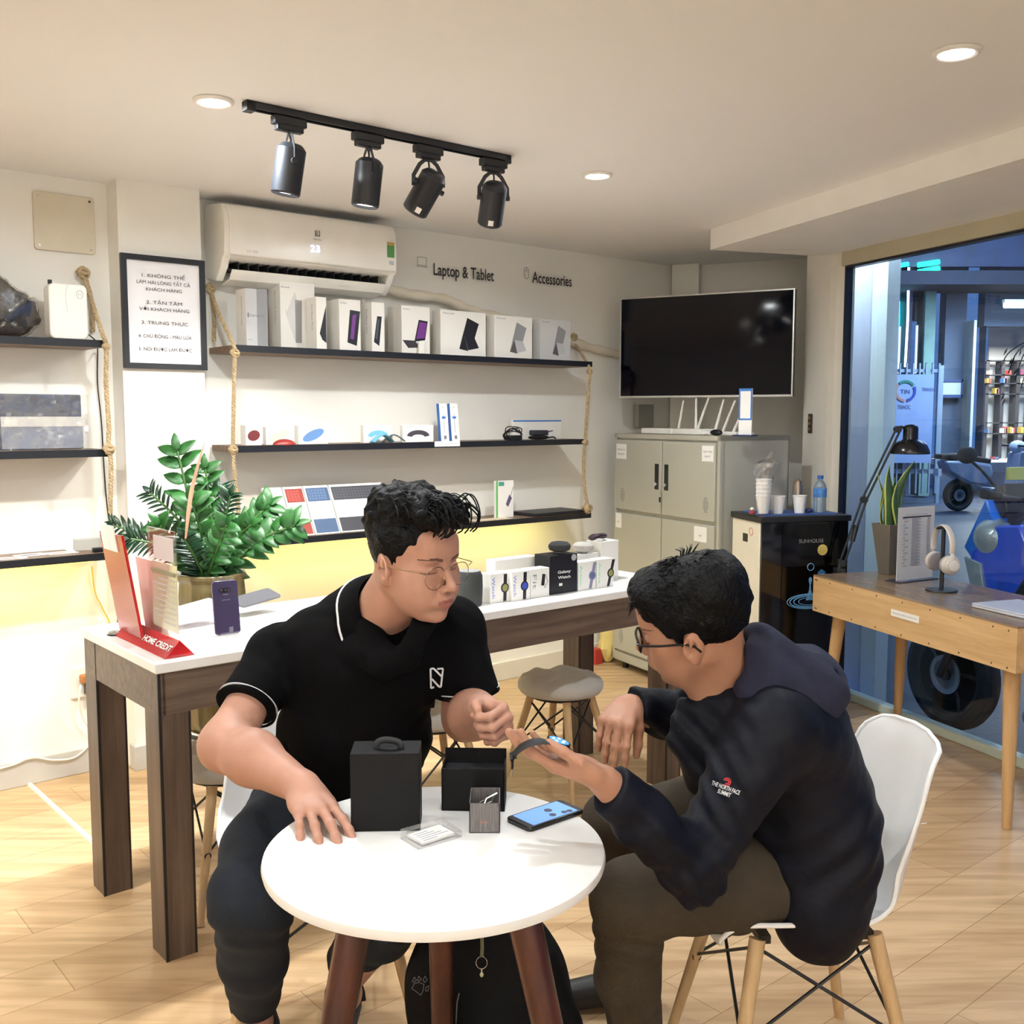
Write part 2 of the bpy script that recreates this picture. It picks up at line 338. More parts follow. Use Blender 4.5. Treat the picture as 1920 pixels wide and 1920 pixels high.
# lamps of the street, and added fill light
def em(name,rgb,e): return mat(name,rgb,.5,emit=e)
def neon(name,pts,r,m,label,cat='neon tube',dy=-.45):
    tag(G().tube([at_y(px,py,BY+dy) for px,py in pts],r,8).obj(name,m),label,cat)
neon('neon_tube',[(1655,572),(1684,568),(1683,600),(1676,690)],.045,em('neon_cyan',(20,235,235),5),'cyan neon tube bent over a corner and running down above the picket fence',dy=.45)
neon('neon_tube',[(1655,503),(1703,495)],.04,em('neon_teal',(20,240,215),5),'short teal neon tube next to the white jamb at the window top')
neon('neon_tube',[(1704,497),(1702,600),(1697,688)],.022,em('neon_violet',(200,205,255),5),'thin violet white neon tube running straight down a dark pillar',dy=.07)
neon('neon_tube',[(1721,497),(1761,491)],.045,em('neon_green',(20,225,165),5),'upper green bar of the lit sign behind the window top')
neon('neon_tube',[(1721,510),(1761,503)],.045,em('neon_green',(20,225,165),5),'lower green bar of the lit sign behind the window top')
t=thing('fluorescent_lamp','bright white fluorescent lamp under the awning across the street','lamp',at_y(1912,572,BY-.9))
G().box(-.3,1.2,-.05,.05,.04,.1).obj('housing',PLASW,t); G().cyl((-.28,0,0),(1.15,0,0),.055,n=12).obj('tube',em('tube_white',(235,250,255),9),t)
lo=t.location; area('street_lamp_and_fill',(lo.x+.3,lo.y-.3,lo.z-.1),1.4,260,(.75,.88,1),shape='SQUARE')
area('shop_light',(at_y(1890,640,BY+1.6)),1.5,120,(1,.93,.85),shape='SQUARE')
area('porch_light',win(.12,.11,2.9),.12,26,(.80,.92,1),rot=(R(8),0,0)); area('porch_light',win(-1.2,.5,2.9),.3,16,(.62,.8,1),rot=(0,0,0))
area('street_lamp_and_fill',(8.2,16.2,4.4),1.5,190,(.66,.8,1),shape='SQUARE',rot=(R(50),0,0))  # added fill with no lamp of its own, brightens the facade
area('street_lamp_and_fill',(5.5,8.5,4.6),1.5,60,(.6,.76,1),shape='SQUARE')
# fence with banner
fe=thing('picket_fence','pale picket fence with rounded tops behind the banner across the street','fence',at_y(1705,925,BY-1.3))
FW=mat('fence_paint',(150,165,180),.6)
g=G(); 
for k in range(9):
    x=1657+k*12.2; a=at_y(x,925,BY-1.3); b=at_y(x+6.5,680,BY-1.3); r=(b.x-a.x)/2; cx=(a.x+b.x)/2
    g.prism([(a.x,a.z),(b.x,a.z),(b.x,b.z)]+[(cx+r*math.cos(q),b.z+r*math.sin(q)*1.3) for q in (.5,1.0,1.57,2.1,2.6)]+[(a.x,b.z)],BY-1.3,BY-1.26)
    o=onb(g,'picket',[FW],fe,0,0,smooth=0); g=G()
for r_ in ((692,698),(880,888)): onb(bx_(1655,1762,*r_,BY-1.25,.05,G()),'rail',[FW],fe,0,0,smooth=0)
for x_ in (1654,1760): onb(bx_(x_,x_+4,685,950,BY-1.2,.06,G()),'post',[FW],fe,0,0,smooth=0)
ba=thing('banner','pale blue banner with a round ring logo hung on the picket fence','banner',at_y(1703,870,BY-1.33))
onb(bx_(1655,1752,702,868,BY-1.4,.08,G()),'cloth',[mat('banner_cloth',(150,172,214),.8)],ba,0,0,smooth=0)
def arc(c,r,t0,t1,wd,m,name):
    g=G(); q=[t0+(t1-t0)*i/10 for i in range(11)]
    g.prism([(c.x+(r+wd)*math.cos(a),c.z+(r+wd)*math.sin(a)) for a in q]+[(c.x+r*math.cos(a),c.z+r*math.sin(a)) for a in reversed(q)],BY-1.42,BY-1.405)
    return onb(g,name,[m],ba,0,0,smooth=0)
c0=at_y(1697,733,BY-1.4)
arc(c0,.15,R(35),R(130),.045,mat('logo_green',(40,130,110),.6),'logo_arc'); arc(c0,.15,R(-80),R(25),.045,mat('logo_blue',(40,70,170),.6),'logo_arc'); arc(c0,.15,R(140),R(265),.045,mat('logo_orange',(190,130,110),.6),'logo_arc')
for tx,px,py,h in (('TIN',1697,734,.075),('TINHOC',1741,730,.06),('TINHOC',1664,730,.06),('TINHOC',1695,763,.075)):
    p=at_y(px,py,BY-1.41); g=G(); g.text(tx,p.x,p.z,h=h,y=BY-1.41,w=.24 if tx=='TINHOC' else None); onb(g,'lettering',[mat('banner_ink',(50,70,120),.6)],ba,0,0,smooth=0)
sg=thing('wall_sign','dark bordered plate sign on the wall right of the banner','sign',at_y(1783,728,BY+.3))
onb(bx_(1760,1806,711,745,BY+.35,.06,G()),'plate',[facl],sg,0,0,smooth=0)
g=G(); 
for r_ in ((1760,1806,711,716),(1760,1806,740,746),(1760,1764,711,746),(1802,1806,711,746)): bx_(*r_,BY+.33,.03,g)
onb(g,'border',[mat('sign_navy',(34,50,92),.5)],sg,0,0,smooth=0)
# hanging plant at the right edge
hp=at_y(1935,700,14); t=thing('hanging_plant','dark leafy branch hanging into view at the right edge outside','plant',hp)
g=G(); 
for k in range(34):
    a=Vector((random.uniform(-.42,.15),random.uniform(-.1,.1),random.uniform(-.35,.35))); d=Vector((random.uniform(-.5,.1),random.uniform(-.2,.2),-.9)).normalized()
    l=.13; sd=d.orthogonal().normalized()*.028; g.add([a,a+d*l*.5+sd,a+d*l,a+d*l*.5-sd],[(0,1,2,3)])
g.obj('leaves',mat('leaf_dark',(24,38,40),.6),t); 
g=G(); 
for k in range(5): g.tube(catmull([(.2,0,.6),(.1-.1*k,0,.3),(-.05-.09*k,0,-.3+.1*k)],5),.008,5)
g.obj('stem',mat('stem_dark',(40,40,36),.8),t)
# ================================================================ CEILING FITTINGS
EM=mat('led_white',(255,252,246),.5,emit=14)
for k,(x,y) in enumerate(DOWN):
    t=thing('downlight',['round recessed downlight, brightest and leftmost in the ceiling','round recessed downlight near the far wall, right of the black track'][k] if k<2 else 'round recessed downlight in the white ceiling','downlight',(x,y,CEIL),group=None if k<2 else 'downlights outside the view')
    G().lathe([(.045,-.001),(.06,-.001),(.06,-.006),(.052,-.011),(.045,-.009),(.045,-.001)],n=32).obj('trim_ring',PLASW,t)
    G().cyl((0,0,-.008),(0,0,-.002),.045,n=28).obj('lens',EM,t)
BLK=mat('track_black',(34,37,44),.42)
def rail(u0,u1,y,label):
    t=thing('track_rail',label,'track rail',wpt(u0,y,CEIL),WZ)
    L=u1-u0
    g=G().box(0,L,-.018,-.011,-.022,0).box(0,L,.011,.018,-.022,0).box(0,L,-.018,.018,-.006,0).box(L-.03,L,-.018,.018,-.03,0).box(0,.03,-.018,.018,-.03,0)
    g.obj('track_channel',BLK,t,bevel=.002)
rail(1.421,2.45,2.94,'long black ceiling track rail carrying four spotlights')
rail(-.42,.62,2.94,'black ceiling track rail cut off at the left edge of the photo')
def spot(u,y,rz,tilt,label,on=False,L=.155,rr=.0455,power=34,aim=None,roll=0):
    t=thing('track_spotlight',label,'spotlight',wpt(u,y,CEIL-.022),WZ)
    G().box(-.055,.055,-.016,.016,-.028,-.002).box(-.045,.045,-.013,.013,-.045,-.026).obj('adapter',BLK,t,bevel=.003)
    Rm=Matrix.Rotation(rz,4,'Z')
    # U-shaped yoke
    pts=[Rm@Vector(p) for p in ((-.052,0,-.135),(-.052,0,-.10),(-.03,0,-.062),(-.012,0,-.047),(.012,0,-.047),(.03,0,-.062),(.052,0,-.10),(.052,0,-.135))]
    G().tube(pts,.008,6,flat=(.22,1),up=Rm@Vector((0,1,0))).obj('yoke',BLK,t)
    piv=Vector((0,0,-.135)); A=Matrix.Translation(piv)@Rm@Matrix.Rotation(tilt,4,'X')@Matrix.Rotation(roll,4,'Y')
    g=G(); g.M=A; g.lathe([(0,.055),(.030,.054),(.036,.050),(rr,.038),(rr,-L+.055),(rr-.004,-L+.05),(rr-.006,-L+.062),(rr-.008,-L+.075),(0,-L+.076)],n=32)
    b=g.obj('lamp_body',BLK,t)
    g=G(); g.M=A; g.lathe([(rr-.009,-L+.0775),(0,-L+.0772)] if False else [(0,-L+.060),(rr-.007,-L+.060),(rr-.007,-L+.063),(0,-L+.063)],n=28)
    g.obj('lens',EM if on else mat('spot_lens',(250,246,236),.4,emit=6),t)
    for s_ in (1,-1): g=G(); g.M=A; g.cyl((s_*(rr-.002),0,0),(s_*(rr+.014),0,0),.009,n=12); g.obj('knob',BLK,t)
    g=G(); g.M=A; g.add([(rr*1.012*math.cos(q),rr*1.012*math.sin(q),z) for q in (R(-112),R(-100),R(-88)) for z in (-L+.062,-L+.082)],[(0,2,3,1),(2,4,5,3)]); g.obj('sticker',PAPER,t)
    G().tube(catmull([(0,0,-.045),(.008,.006,-.07),(-.006,.0,-.085),(0,0,-.105)],5),.0035,6).obj('wire',PLASB,t)
    l=bpy.data.lights.new('spot_lamp','SPOT'); l.energy=power; l.color=(1,.965,.90); l.spot_size=R(78); l.spot_blend=.55; l.shadow_soft_size=.03
    lo=bpy.data.objects.new('spot_lamp',l); C.objects.link(lo); lo.parent=t
    p=A@Vector((0,0,-L+.05)); d=(A.to_3x3()@Vector((0,0,-1))); lo.location=p
    lo.rotation_euler=(d.to_track_quat('-Z','Y')).to_euler()
spot(1.568,2.94,R(78),R(8),'leftmost black track spotlight, tilted a little, lens lit',L=.15,roll=R(-6))
spot(1.852,2.94,R(80),R(6),'second black track spotlight from the left end of the rail',L=.15,roll=R(-4))
spot(2.093,2.94,R(-20),R(33),'third black track spotlight, tilted sideways towards the wall',L=.15,roll=R(22))
spot(2.379,2.94,R(-25),R(34),'rightmost black track spotlight at the end of the rail',L=.15)
spot(.43,2.94,R(-30),R(35),'black track spotlight cut off by the left edge of the photo',L=.155)
spot(.05,2.94,R(-10),R(33),'black track spotlight on the left rail outside the view',L=.155)

# rear rail: unseen spotlights added behind the camera, bouncing fill off the rear wall
for x in (-3.2,-1.1,1.0,3.0):
    P=Vector((x,-1.7,0)); spot(P.dot(U),P.dot(V),R(140),R(98),'added unseen spotlight bouncing fill off the rear wall, '+{-3.2:'outermost left',-1.1:'left of centre',1.0:'right of centre',3.0:'outermost right'}[x],power=160)
    C.objects[-1].data.spot_size=R(140)
t=thing('track_rail','added unseen track rail carrying the fill spotlights behind the viewer','track rail',(-3.5,-1.7,CEIL)); G().box(0,6.8,-.018,.018,-.022,0).obj('track_channel',BLK,t,bevel=.002)
# ================================================================ SHELVES ON THE LEFT WALL
YF=4.10; SH={}
sw=wood('shelf_walnut',(98,76,58),(132,106,84),scale=(1.2,18,18)); sb=mat('shelf_black_edge',(22,24,30),.4)
def shelf(u0,u1,z0,label,yb,th=.027):
    t=thing('wall_shelf',label,'shelf',wpt(u0,YF,z0),WZ)
    G().box(0,u1-u0,.002,yb-YF,0,th).obj('board',sw,t,smooth=0)
    G().box(-.001,u1-u0+.001,0,.003,-.001,th+.001).obj('front_edge',sb,t,smooth=0)
    return z0+th
Z1=shelf(1.911,4.02,1.752,'top black edged shelf under the air conditioner, full of tall white boxes',4.355)
Z2=shelf(1.912,3.98,1.325,'middle brown wall shelf with computer mouse boxes, right of the pillar',4.355)
Z3=shelf(1.943,4.02,.912,'lowest brown wall shelf behind the men, lit yellow underneath',4.355)
Z1L=shelf(.30,1.37,1.745,'top shelf at the left edge holding a wrapped bag and a white router',4.32)
Z2L=shelf(.30,1.378,1.322,'middle shelf at the left edge holding a grey laptop sleeve',4.32)
Z3L=shelf(.30,1.370,.915,'lowest shelf at the left edge with leaflets lying on it',4.32)
# warm yellow LED strips under the lowest shelves, cool white wash is from the track spotlights
for u0,u1 in ((2.02,3.9),(.32,1.32)):
    t=thing('led_strip','yellow LED strip glued under the lowest shelf '+('right of the pillar' if u0>2 else 'at the left edge'),'led strip',wpt(u0,4.16,.905),WZ)
    G().box(0,u1-u0,0,.008,0,.004).obj('strip',em('led_yellow',(255,240,110),3),t,smooth=0)
    l=area('led_light',(0,0,0),u1-u0,1.35*(u1-u0),(1,.88,.30),shape='RECTANGLE',rot=(R(25),0,WZ)); l.data.size_y=.02; l.location=wpt((u0+u1)/2,4.165,.90)
# ropes
def rope(pts,label,knots=(),r=.0085):
    t=thing('shelf_rope',label,'rope',pts[0])
    o=pts[0]; P=catmull([p-o for p in pts],14)
    # twisted strands
    g=G(); k=len(P)
    dense=[]; 
    for i in range(k-1):
        for j in range(4): dense.append(P[i].lerp(P[i+1],j/4))
    for s_ in range(3):
        q=[]; ln=0
        for i,p in enumerate(dense):
            if i: ln+=(p-dense[i-1]).length
            a=ln/.018*math.pi*.9+s_*2.094; q.append(p+(U*math.cos(a)+V*math.sin(a))*r*.5)
        g.tube(q,r*.62,5)
    g.obj('cord',ROPE,t)
    for kp,kr in knots:
        g=G(); c=kp-o
        for a in range(4):
            M=Euler((a*.9,a*1.3,a*.7)).to_matrix().to_4x4(); g.tube([c+M@Vector((kr*math.cos(q),kr*math.sin(q),kr*.25*math.sin(2*q))) for q in [i*math.pi/7 for i in range(14)]],r*.75,6,closed=True)
        g.ell(c,(kr*.75,)*3,12,8); g.obj('knot',ROPE,t)
def wy(px,py,y): u,z=w_on_y(px,py,y); return wpt(u,y,z)
F=4.085
rope([wy(395,541,4.33),wy(405,575,4.25),wy(438,648,F),wy(440,665,F),wy(438,760,F),wy(437,835,F),wy(441,900,F),wy(446,940,F),wy(447,1000,F),wy(441,1080,4.09)],
    'jute rope hanging down the left ends of the shelves right of the pillar',[(wy(393,541,4.325),.020),(wy(440,662,F),.016),(wy(437,843,F),.016)])
rope([wy(395,545,4.325),wy(401,590,4.32),wy(401,640,4.32)],'short loose jute rope end hanging beside the left knot of the boxed shelf')
rope([wy(1074,640,4.34),wy(1085,655,4.28),wy(1105,690,F),wy(1104,720,F),wy(1100,780,F),wy(1097,828,F),wy(1094,870,F),wy(1097,920,F),wy(1102,950,F)],
    'jute rope hanging down the right ends of the boxed shelves',[(wy(1076,632,4.32),.018),(wy(1105,697,F),.012),(wy(1097,830,F),.013),(wy(1101,953,F),.026)])
rope([wy(156,513,4.31),wy(166,545,4.25),wy(190,620,F),wy(199,650,F),wy(199,720,F),wy(204,800,F),wy(203,840,F),wy(208,868,F),wy(207,960,F),wy(210,1040,F)],
    'jute rope down the right ends of the shelves at the left edge of the photo',[(wy(156,512,4.30),.022),(wy(199,650,F),.011),(wy(204,842,F),.018)])
rope([wy(160,520,4.30),wy(173,570,4.30),wy(174,622,4.31)],'short loose jute rope end hanging behind the white router')
# ------------------------------------------------ boxes, placed by their near left corner on a board
def place(pxl,pxc,pxr,yt,y,z0,yb=None):
    """near-left corner at pxc on plane y; left face back to pxl; right end pxr; top at yt -> (u,width,depth,height)"""
    mid=yt+30
    u,_=w_on_y(pxc,mid,y); u1,_=w_on_y(pxr,mid,y); _,zt=w_on_y(pxc,yt,y)
    yy,_=w_on_u(pxl,mid,u); return u,u1-u,max(.012,min(yy-y,4.35-y)),zt-z0
BOXW=mat('box_card_white',(240,237,230),.45,var=.01)
def img(g,kind,w,h):
    """picture on the front face of a device box (local x right, z up, at y=0)"""
    e=-.0006
    def poly(pts,m): g.add([(x*w,e-.0002*m,z*h) for x,z in pts],[tuple(range(len(pts)))],m)
    return poly
def device_box(px,label,art,y=4.15,z0=Z1,name='laptop_box',cat='box',group=None,body=None,spine=None,dmax=9):
    u,w_,d,h=place(*px,y,z0); d=min(d,dmax); t=thing(name,label,cat,wpt(u,y,z0),WZ,group)
    G().box(0,w_,0,d,0,h).obj('carton',body or BOXW,t,bevel=.0015)
    g=G(); poly=img(g,None,w_,h)
    mats=art(poly,g,w_,h,d); 
    if g.f: g.obj('print',mats,t,smooth=0)
    if spine:
        g=G(); M=Matrix.Translation((0,0,0))@Matrix.Rotation(R(-90),4,'Z')
        g.text(spine,0,0,h=.010,w=h*.5,M=Matrix.Translation((-.0006,d*.45,h*.52))@Matrix.Rotation(R(90),4,'Z')@Matrix.Rotation(R(90),4,'Y') if False else Matrix(((0,-1,0,-.0006),(0,0,-1,d*.42),(-1,0,0,h*.62),(0,0,0,1))))
        g.obj('spine_lettering',GREYINK,t,smooth=0)
    return t
DK=mat('print_dark',(34,34,40),.4); GR=mat('print_grey',(150,150,152),.5); GRL=mat('print_light_grey',(196,196,198),.5); PUR=mat('print_purple',(120,60,140),.4); SKYB=mat('print_sky',(70,110,190),.4)
def A_kick(c1,c2,c3):
    def f(poly,g,w,h,d):
        poly([(.40,.16),(.58,.86),(.84,.74),(.74,.40),(.52,.44)],0); poly([(.40,.16),(.52,.44),(.60,.12)],1); poly([(.52,.44),(.74,.42),(.84,.20),(.60,.14)],2)
        g.text('Microsoft',w*.06,h*.93,h=.008,w=w*.24,align='LEFT',m=3); return [c1,c2,c3,GREYINK]
    return f
A1=A_kick(DK,DK,DK); A2=A_kick(GR,mat('print_mid',(96,90,92),.5),GRL)
def A_name(poly,g,w,h,d): 
    poly([(.0,0),(.5,0),(.5,1),(0,1)],0); poly([(.5,0),(1,0),(1,1),(.5,1)],1); poly([(.06,.50),(.12,.50),(.12,.58),(.06,.58)],2)
    g.text('Microsoft Surface Pro X',w*.15,h*.54,h=.012,w=w*.7,align='LEFT',m=2,depth=.0012); g.text('Intel',w*.05,h*.12,h=.006,w=w*.2,align='LEFT',m=2,depth=.0012); return [GRL,GR,GREYINK]
def A_lap(poly,g,w,h,d):
    poly([(.12,.62),(.30,.40),(.42,.12),(.36,.20)],0); poly([(.16,.52),(.42,.86),(.5,.7),(.42,.10)],1); poly([(.42,.10),(.42,.74),(.62,.74),(.6,.10)],2)
    g.text('Microsoft',w*.03,h*.92,h=.008,w=w*.24,align='LEFT',m=3); return [GRL,mat('print_pale',(214,212,212),.5),GR,GREYINK]
def A_dark(poly,g,w,h,d): poly([(.3,.3),(.95,.84),(.95,.12),(.55,.18)],0); return [DK]
def A_tab(poly,g,w,h,d):
    poly([(.36,.16),(.50,.80),(.98,.78),(.80,.10)],0); poly([(.5,.24),(.62,.70),(.80,.72),(.66,.22)],1); g.text('Surface',w*.05,h*.93,h=.008,w=w*.3,align='LEFT',m=2); return [DK,PUR,GREYINK]
def A_tab2(poly,g,w,h,d):
    poly([(.14,.2),(.42,.72),(.78,.72),(.56,.12)],0); poly([(.25,.28),(.47,.66),(.60,.66),(.42,.24)],1); return [DK,mat('print_steel',(80,86,100),.4)]
def A_key(poly,g,w,h,d):
    poly([(.44,.26),(.60,.72),(.92,.70),(.82,.30)],0); poly([(.50,.32),(.63,.68),(.88,.66),(.80,.34)],1); poly([(.02,.28),(.46,.28),(.62,.14),(.22,.12)],2); g.text('Surface',w*.04,h*.93,h=.007,w=w*.25,align='LEFT',m=3); return [DK,PUR,mat('print_dark2',(56,54,60),.5),GREYINK]
device_box((442,461,501,540),'white slim laptop box with grey stripes and small black writing, first on the top shelf',A_name,spine='Microsoft Surface Laptop',y=4.14)
device_box((503,525,590,527),'tallest white laptop box with a pale laptop picture, second on the top shelf',A_lap,spine='Microsoft Surface',y=4.205,dmax=.12)
device_box((567,593,612,556),'narrow cream sided device box, third on the top shelf from the left',A_dark,spine='Surface Pro',y=4.108,dmax=.09)
device_box((610,636,676,560),'white tablet box with a dark purple tablet picture, fourth on the top shelf',A_tab,y=4.12)
device_box((675,697,721,566),'narrow white box with blue back edge, fifth on the top shelf',A_tab2,spine='Surface Go',y=4.12)
device_box((727,753,806,572),'white box picturing a tablet with detached keyboard, sixth on the top shelf',A_key,y=4.14)
device_box((783,786,796,641),'tiny white box standing in front of the tablet and keyboard box',lambda p,g,w,h,d:[DK],y=4.118,name='small_box')
device_box((811,826,911,580),'white box picturing a black kickstand tablet, third from the right up top',A1,y=4.14)
device_box((912,927,998,590),'white box picturing a light grey kickstand tablet, second from the right up top',A2,y=4.14)
device_box((999,1013,1070,597),'grey faced tablet box, last at the right end of the top shelf',A2,y=4.14,body=mat('box_card_grey',(206,206,206),.5))
# ------------------------------------------------ middle shelf
def mouse_pts(): pass
def A_mouse(c,arc=False):
    def f(poly,g,w,h,d):
        n=18
        if arc:
            g.add([(w*(.5+.36*math.cos(q)*(1.0)) ,-.0006,h*(.36+.34*math.sin(q))) for q in [math.pi*i/n for i in range(n+1)]]+[(w*(.5+.20*math.cos(q)),-.0006,h*(.30+.14*math.sin(q))) for q in [math.pi*(n-i)/n for i in range(n+1)]],[tuple(range(2*n+2))],0)
        else:
            ca,sa=math.cos(.45),math.sin(.45)
            g.add([(w*.5+ca*w*.40*math.cos(q)-sa*h*.26*math.sin(q),-.0006,h*.48+sa*w*.34*math.cos(q)+ca*h*.26*math.sin(q)) for q in [2*math.pi*i/24 for i in range(24)]],[tuple(range(24))],0)
        g.text('Surface',w*.06,h*.9,h=.005,w=w*.3,align='LEFT',m=1); return [mat('mouse_print_%d%d%d'%c,c,.5),GREYINK]
    return f
MG='mouse boxes on the middle shelf'
device_box((451,461,491,797),'white mouse box picturing a dark red mouse',A_mouse((120,50,52)),y=4.17,z0=Z2,name='mouse_box',group=MG)
device_box((493,499,550,800),'white mouse box picturing a cream mouse, behind the red mouse',A_mouse((226,216,190)),y=4.2,z0=Z2,name='mouse_box',group=MG)
device_box((552,560,615,798),'white mouse box picturing a blue mouse',A_mouse((98,136,186)),y=4.19,z0=Z2,name='mouse_box',group=MG)
device_box((676,682,736,797),'white mouse box with blue edge picturing a light blue curved mouse',A_mouse((120,190,216),1),y=4.2,z0=Z2,name='mouse_box',group=MG)
device_box((750,755,813,797),'white mouse box with violet edge picturing a dark grey curved mouse',A_mouse((72,66,74),1),y=4.19,z0=Z2,name='mouse_box',group=MG)
def mouse(px,py,c,label,y,arc=False,rz=0):
    u,z=w_on_y(px,py,y); m=mat('mouse_%d%d%d'%c,c,.35)
    t=thing('computer_mouse',label,'computer mouse',wpt(u,y,Z2),WZ+rz)
    if arc:
        g=G(); P=[(-.06,0,.004),(-.035,0,.026),(-.005,0,.038),(.025,0,.026),(.05,0,.006)]; Q=catmull(P,5)
        g.tube(Q,[.026]*len(Q),10,flat=(1,.16),up=(0,1,0)); g.obj('shell',m,t)
    else:
        G().ell((0,0,0),(.055,.028,.027),24,10,zmin=0,zmax=1).obj('shell',m,t)
        G().ell((0,0,.0012),(.0555,.0285,.004),24,6).obj('base',DK,t)
mouse(533,829,(150,52,46),'dark red mouse lying in front of the cream mouse box',4.125)
mouse(718,822,(110,180,206),'light blue curved mouse lying in front of its box',4.15,True)
mouse(740,823,(120,140,142),'grey green curved mouse lying between the two curved mouse boxes',4.165,True,R(-30))
# pen boxes (stylus) leaning on the wall
def pen(pxl,pxc,pxr,yt,label):
    y=4.17; u,w_,d,h=place(pxl,pxc,pxr,yt,y,Z2); t=thing('stylus_box',label,'stylus box',wpt(u,y,Z2),(R(-6),0,WZ),'stylus boxes leaning on the wall')
    G().box(0,.052,0,.018,0,h).obj('carton',BOXW,t,bevel=.001)
    G().box(-.001,.001,-.001,.019,0,h).obj('blue_side',mat('blue_card',(54,110,190),.5),t,smooth=0)
    g=G().box(.022,.028,-.001,0,.045,h*.72,0).box(.014,.036,-.0014,0,h*.60,h*.66,1).box(.02,.034,-.0014,0,.012,.03,2); g.text('Pen',.026,h*.9,h=.006,m=2); g.obj('print',[GRL,BLUEINK,GREYINK],t,smooth=0)
pen(822,827,846,756,'white and blue stylus box, left one of the pair leaning on the wall')
pen(843,847,866,756,'white and blue stylus box, right one of the pair leaning on the wall')
u,_=w_on_y(838,836,4.098); t=thing('shelf_price_strip','white price strip stuck to the front of the mouse shelf','price strip',wpt(u-.075,4.098,Z2-.022),WZ)
g=G().box(0,.155,-.0012,0,0,.026,0); g.obj('strip',PAPER,t,smooth=0); G().text('THIET BI KET NOI GIA CHINH HANG',.078,.013,w=.13,h=.006,y=-.0015).obj('lettering',GREYINK,t,smooth=0)
# coiled black charger and power brick, white box behind
u,_=w_on_y(965,815,4.15); t=thing('coiled_cable','black charger with its cable coiled in loops on the middle shelf','charger',wpt(u,4.17,Z2),WZ)
G().box(-.035,.055,-.022,.022,.0,.026).obj('power_brick',PLASB,t,bevel=.006)
for k in range(6):
    a=random.uniform(-.3,.3); rx=random.uniform(.045,.065); rz=random.uniform(.022,.04)
    G().tube(catmull([(-.01+rx*math.cos(q),-.028+.008*math.sin(3*q+k)+k*.003,max(.005,rz+rz*math.sin(q)+.006*math.sin(2*q+k))) for q in [i*math.pi/5 for i in range(10)]],4,True),.0028,6,closed=True).obj('cable_loop',PLASB,t)
u,_=w_on_y(1015,812,4.15); t=thing('laptop_power_adapter','black laptop power adapter stacked on a tangled plug','power adapter',wpt(u,4.17,Z2),WZ)
G().box(-.055,.05,-.025,.02,.024,.052).obj('brick',mat('adapter_black',(40,40,50),.4),t,bevel=.005)
G().ell((-.01,-.01,.013),(.075,.026,.013),16,8).obj('plug_bundle',PLASB,t); G().tube(catmull([(.05,0,.04),(.075,-.01,.045),(.10,.0,.048)],4),.003,6).tube(catmull([(.06,-.01,.01),(.085,-.02,.014),(.11,-.015,.006)],4),.004,6).obj('cord',PLASB,t)
device_box((957,962,1052,787),'low wide white box with blue edge behind the chargers',lambda p,g,w,h,d:(p([(0,.9),(1,.9),(1,.97),(0,.97)],0),[BLUEINK])[1],y=4.27,z0=Z2,name='low_box')
# ------------------------------------------------ lowest shelf: keyboard cover boxes leaning in a rank
def kb(pxl,pxr,yt,c,label,k):
    y=4.16; u0,_=w_on_y(pxl+14,990,y); u1,_=w_on_y(pxr+13,990,y); h=.245
    t=thing('keyboard_box',label,'keyboard box',wpt(u0,y+.0,Z3),(R(-28),0,WZ),'keyboard boxes leaning on the lowest shelf')
    w_=u1-u0; m=mat('key_%d%d%d'%c,c,.6); t.location=wpt(u0,y-.02,Z3+.001)
    G().box(0,w_,0,.018,0,h).obj('carton',BOXW,t,bevel=.001)
    g=G().box(.008,w_-.004,-.001,0,.006,.075,0).box(.008,w_-.004,-.001,0,.165,h-.012,0)
    for r_ in range(4):
        for q in range(int((w_-.03)/.016)): g.box(.014+q*.016,.014+q*.016+.013,-.0016,-.001,.172+r_*.014,.172+r_*.014+.011,1)
    g.obj('keyboard_print',[m,mat('keycap_%d%d%d'%c,tuple(min(255,int(v*1.18+8)) for v in c),.6)],t,smooth=0)
    G().box(.010,w_-.006,-.0012,0,.082,.158).obj('white_card',PAPER,t,smooth=0)
kb(497,534,912,(196,196,186),'keyboard box with grey white keyboard, leftmost of the leaning rank',0)
kb(535,573,912,(150,58,48),'keyboard box with brick red keyboard in the leaning rank',1)
kb(574,621,912,(70,92,124),'keyboard box with blue keyboard in the leaning rank',2)
kb(622,722,908,(62,62,68),'keyboard box with black keyboard, widest and rightmost of the leaning rank',3)
u,_=w_on_y(500,1005,4.14)
t=thing('sunglasses','small dark folded cable adapters lying at the left end of the lowest shelf','cable adapter',wpt(u,4.15,Z3),WZ); t.name='cable_adapter'
G().box(-.06,-.02,-.012,.006,0,.012).box(.03,.06,-.01,.006,0,.012).obj('plug',PLASB,t,bevel=.002); G().tube(catmull([(-.02,0,.006),(.0,-.012,.006),(.03,0,.006)],5),.003,6).obj('cord',PLASB,t)
def A_usb(poly,g,w,h,d):
    poly([(.55,.36),(.75,.62),(.9,.52),(.68,.28)],0); g.tube([(w*.82,-.002,h*.58),(w*.9,-.002,h*.72),(w*.97,-.002,h*.82)],.0012,5,m=0); poly([(.0,0),(.1,0),(.1,1),(0,1)],1); poly([(.14,.86),(.45,.86),(.45,.97),(.14,.97)],2); return [mat('print_violet',(98,86,116),.5),mat('green_card',(96,180,96),.5),mat('teal_print',(80,160,140),.5)]
device_box((926,930,963,902),'white adapter pack with green edge standing on the lowest shelf',A_usb,y=4.2,z0=Z3,name='adapter_box')
u,y_=w_on_z(1030,962,Z3); t=thing('laptop','black closed laptop lying at the right end of the lowest shelf','laptop',wpt(u,4.22,Z3),WZ)
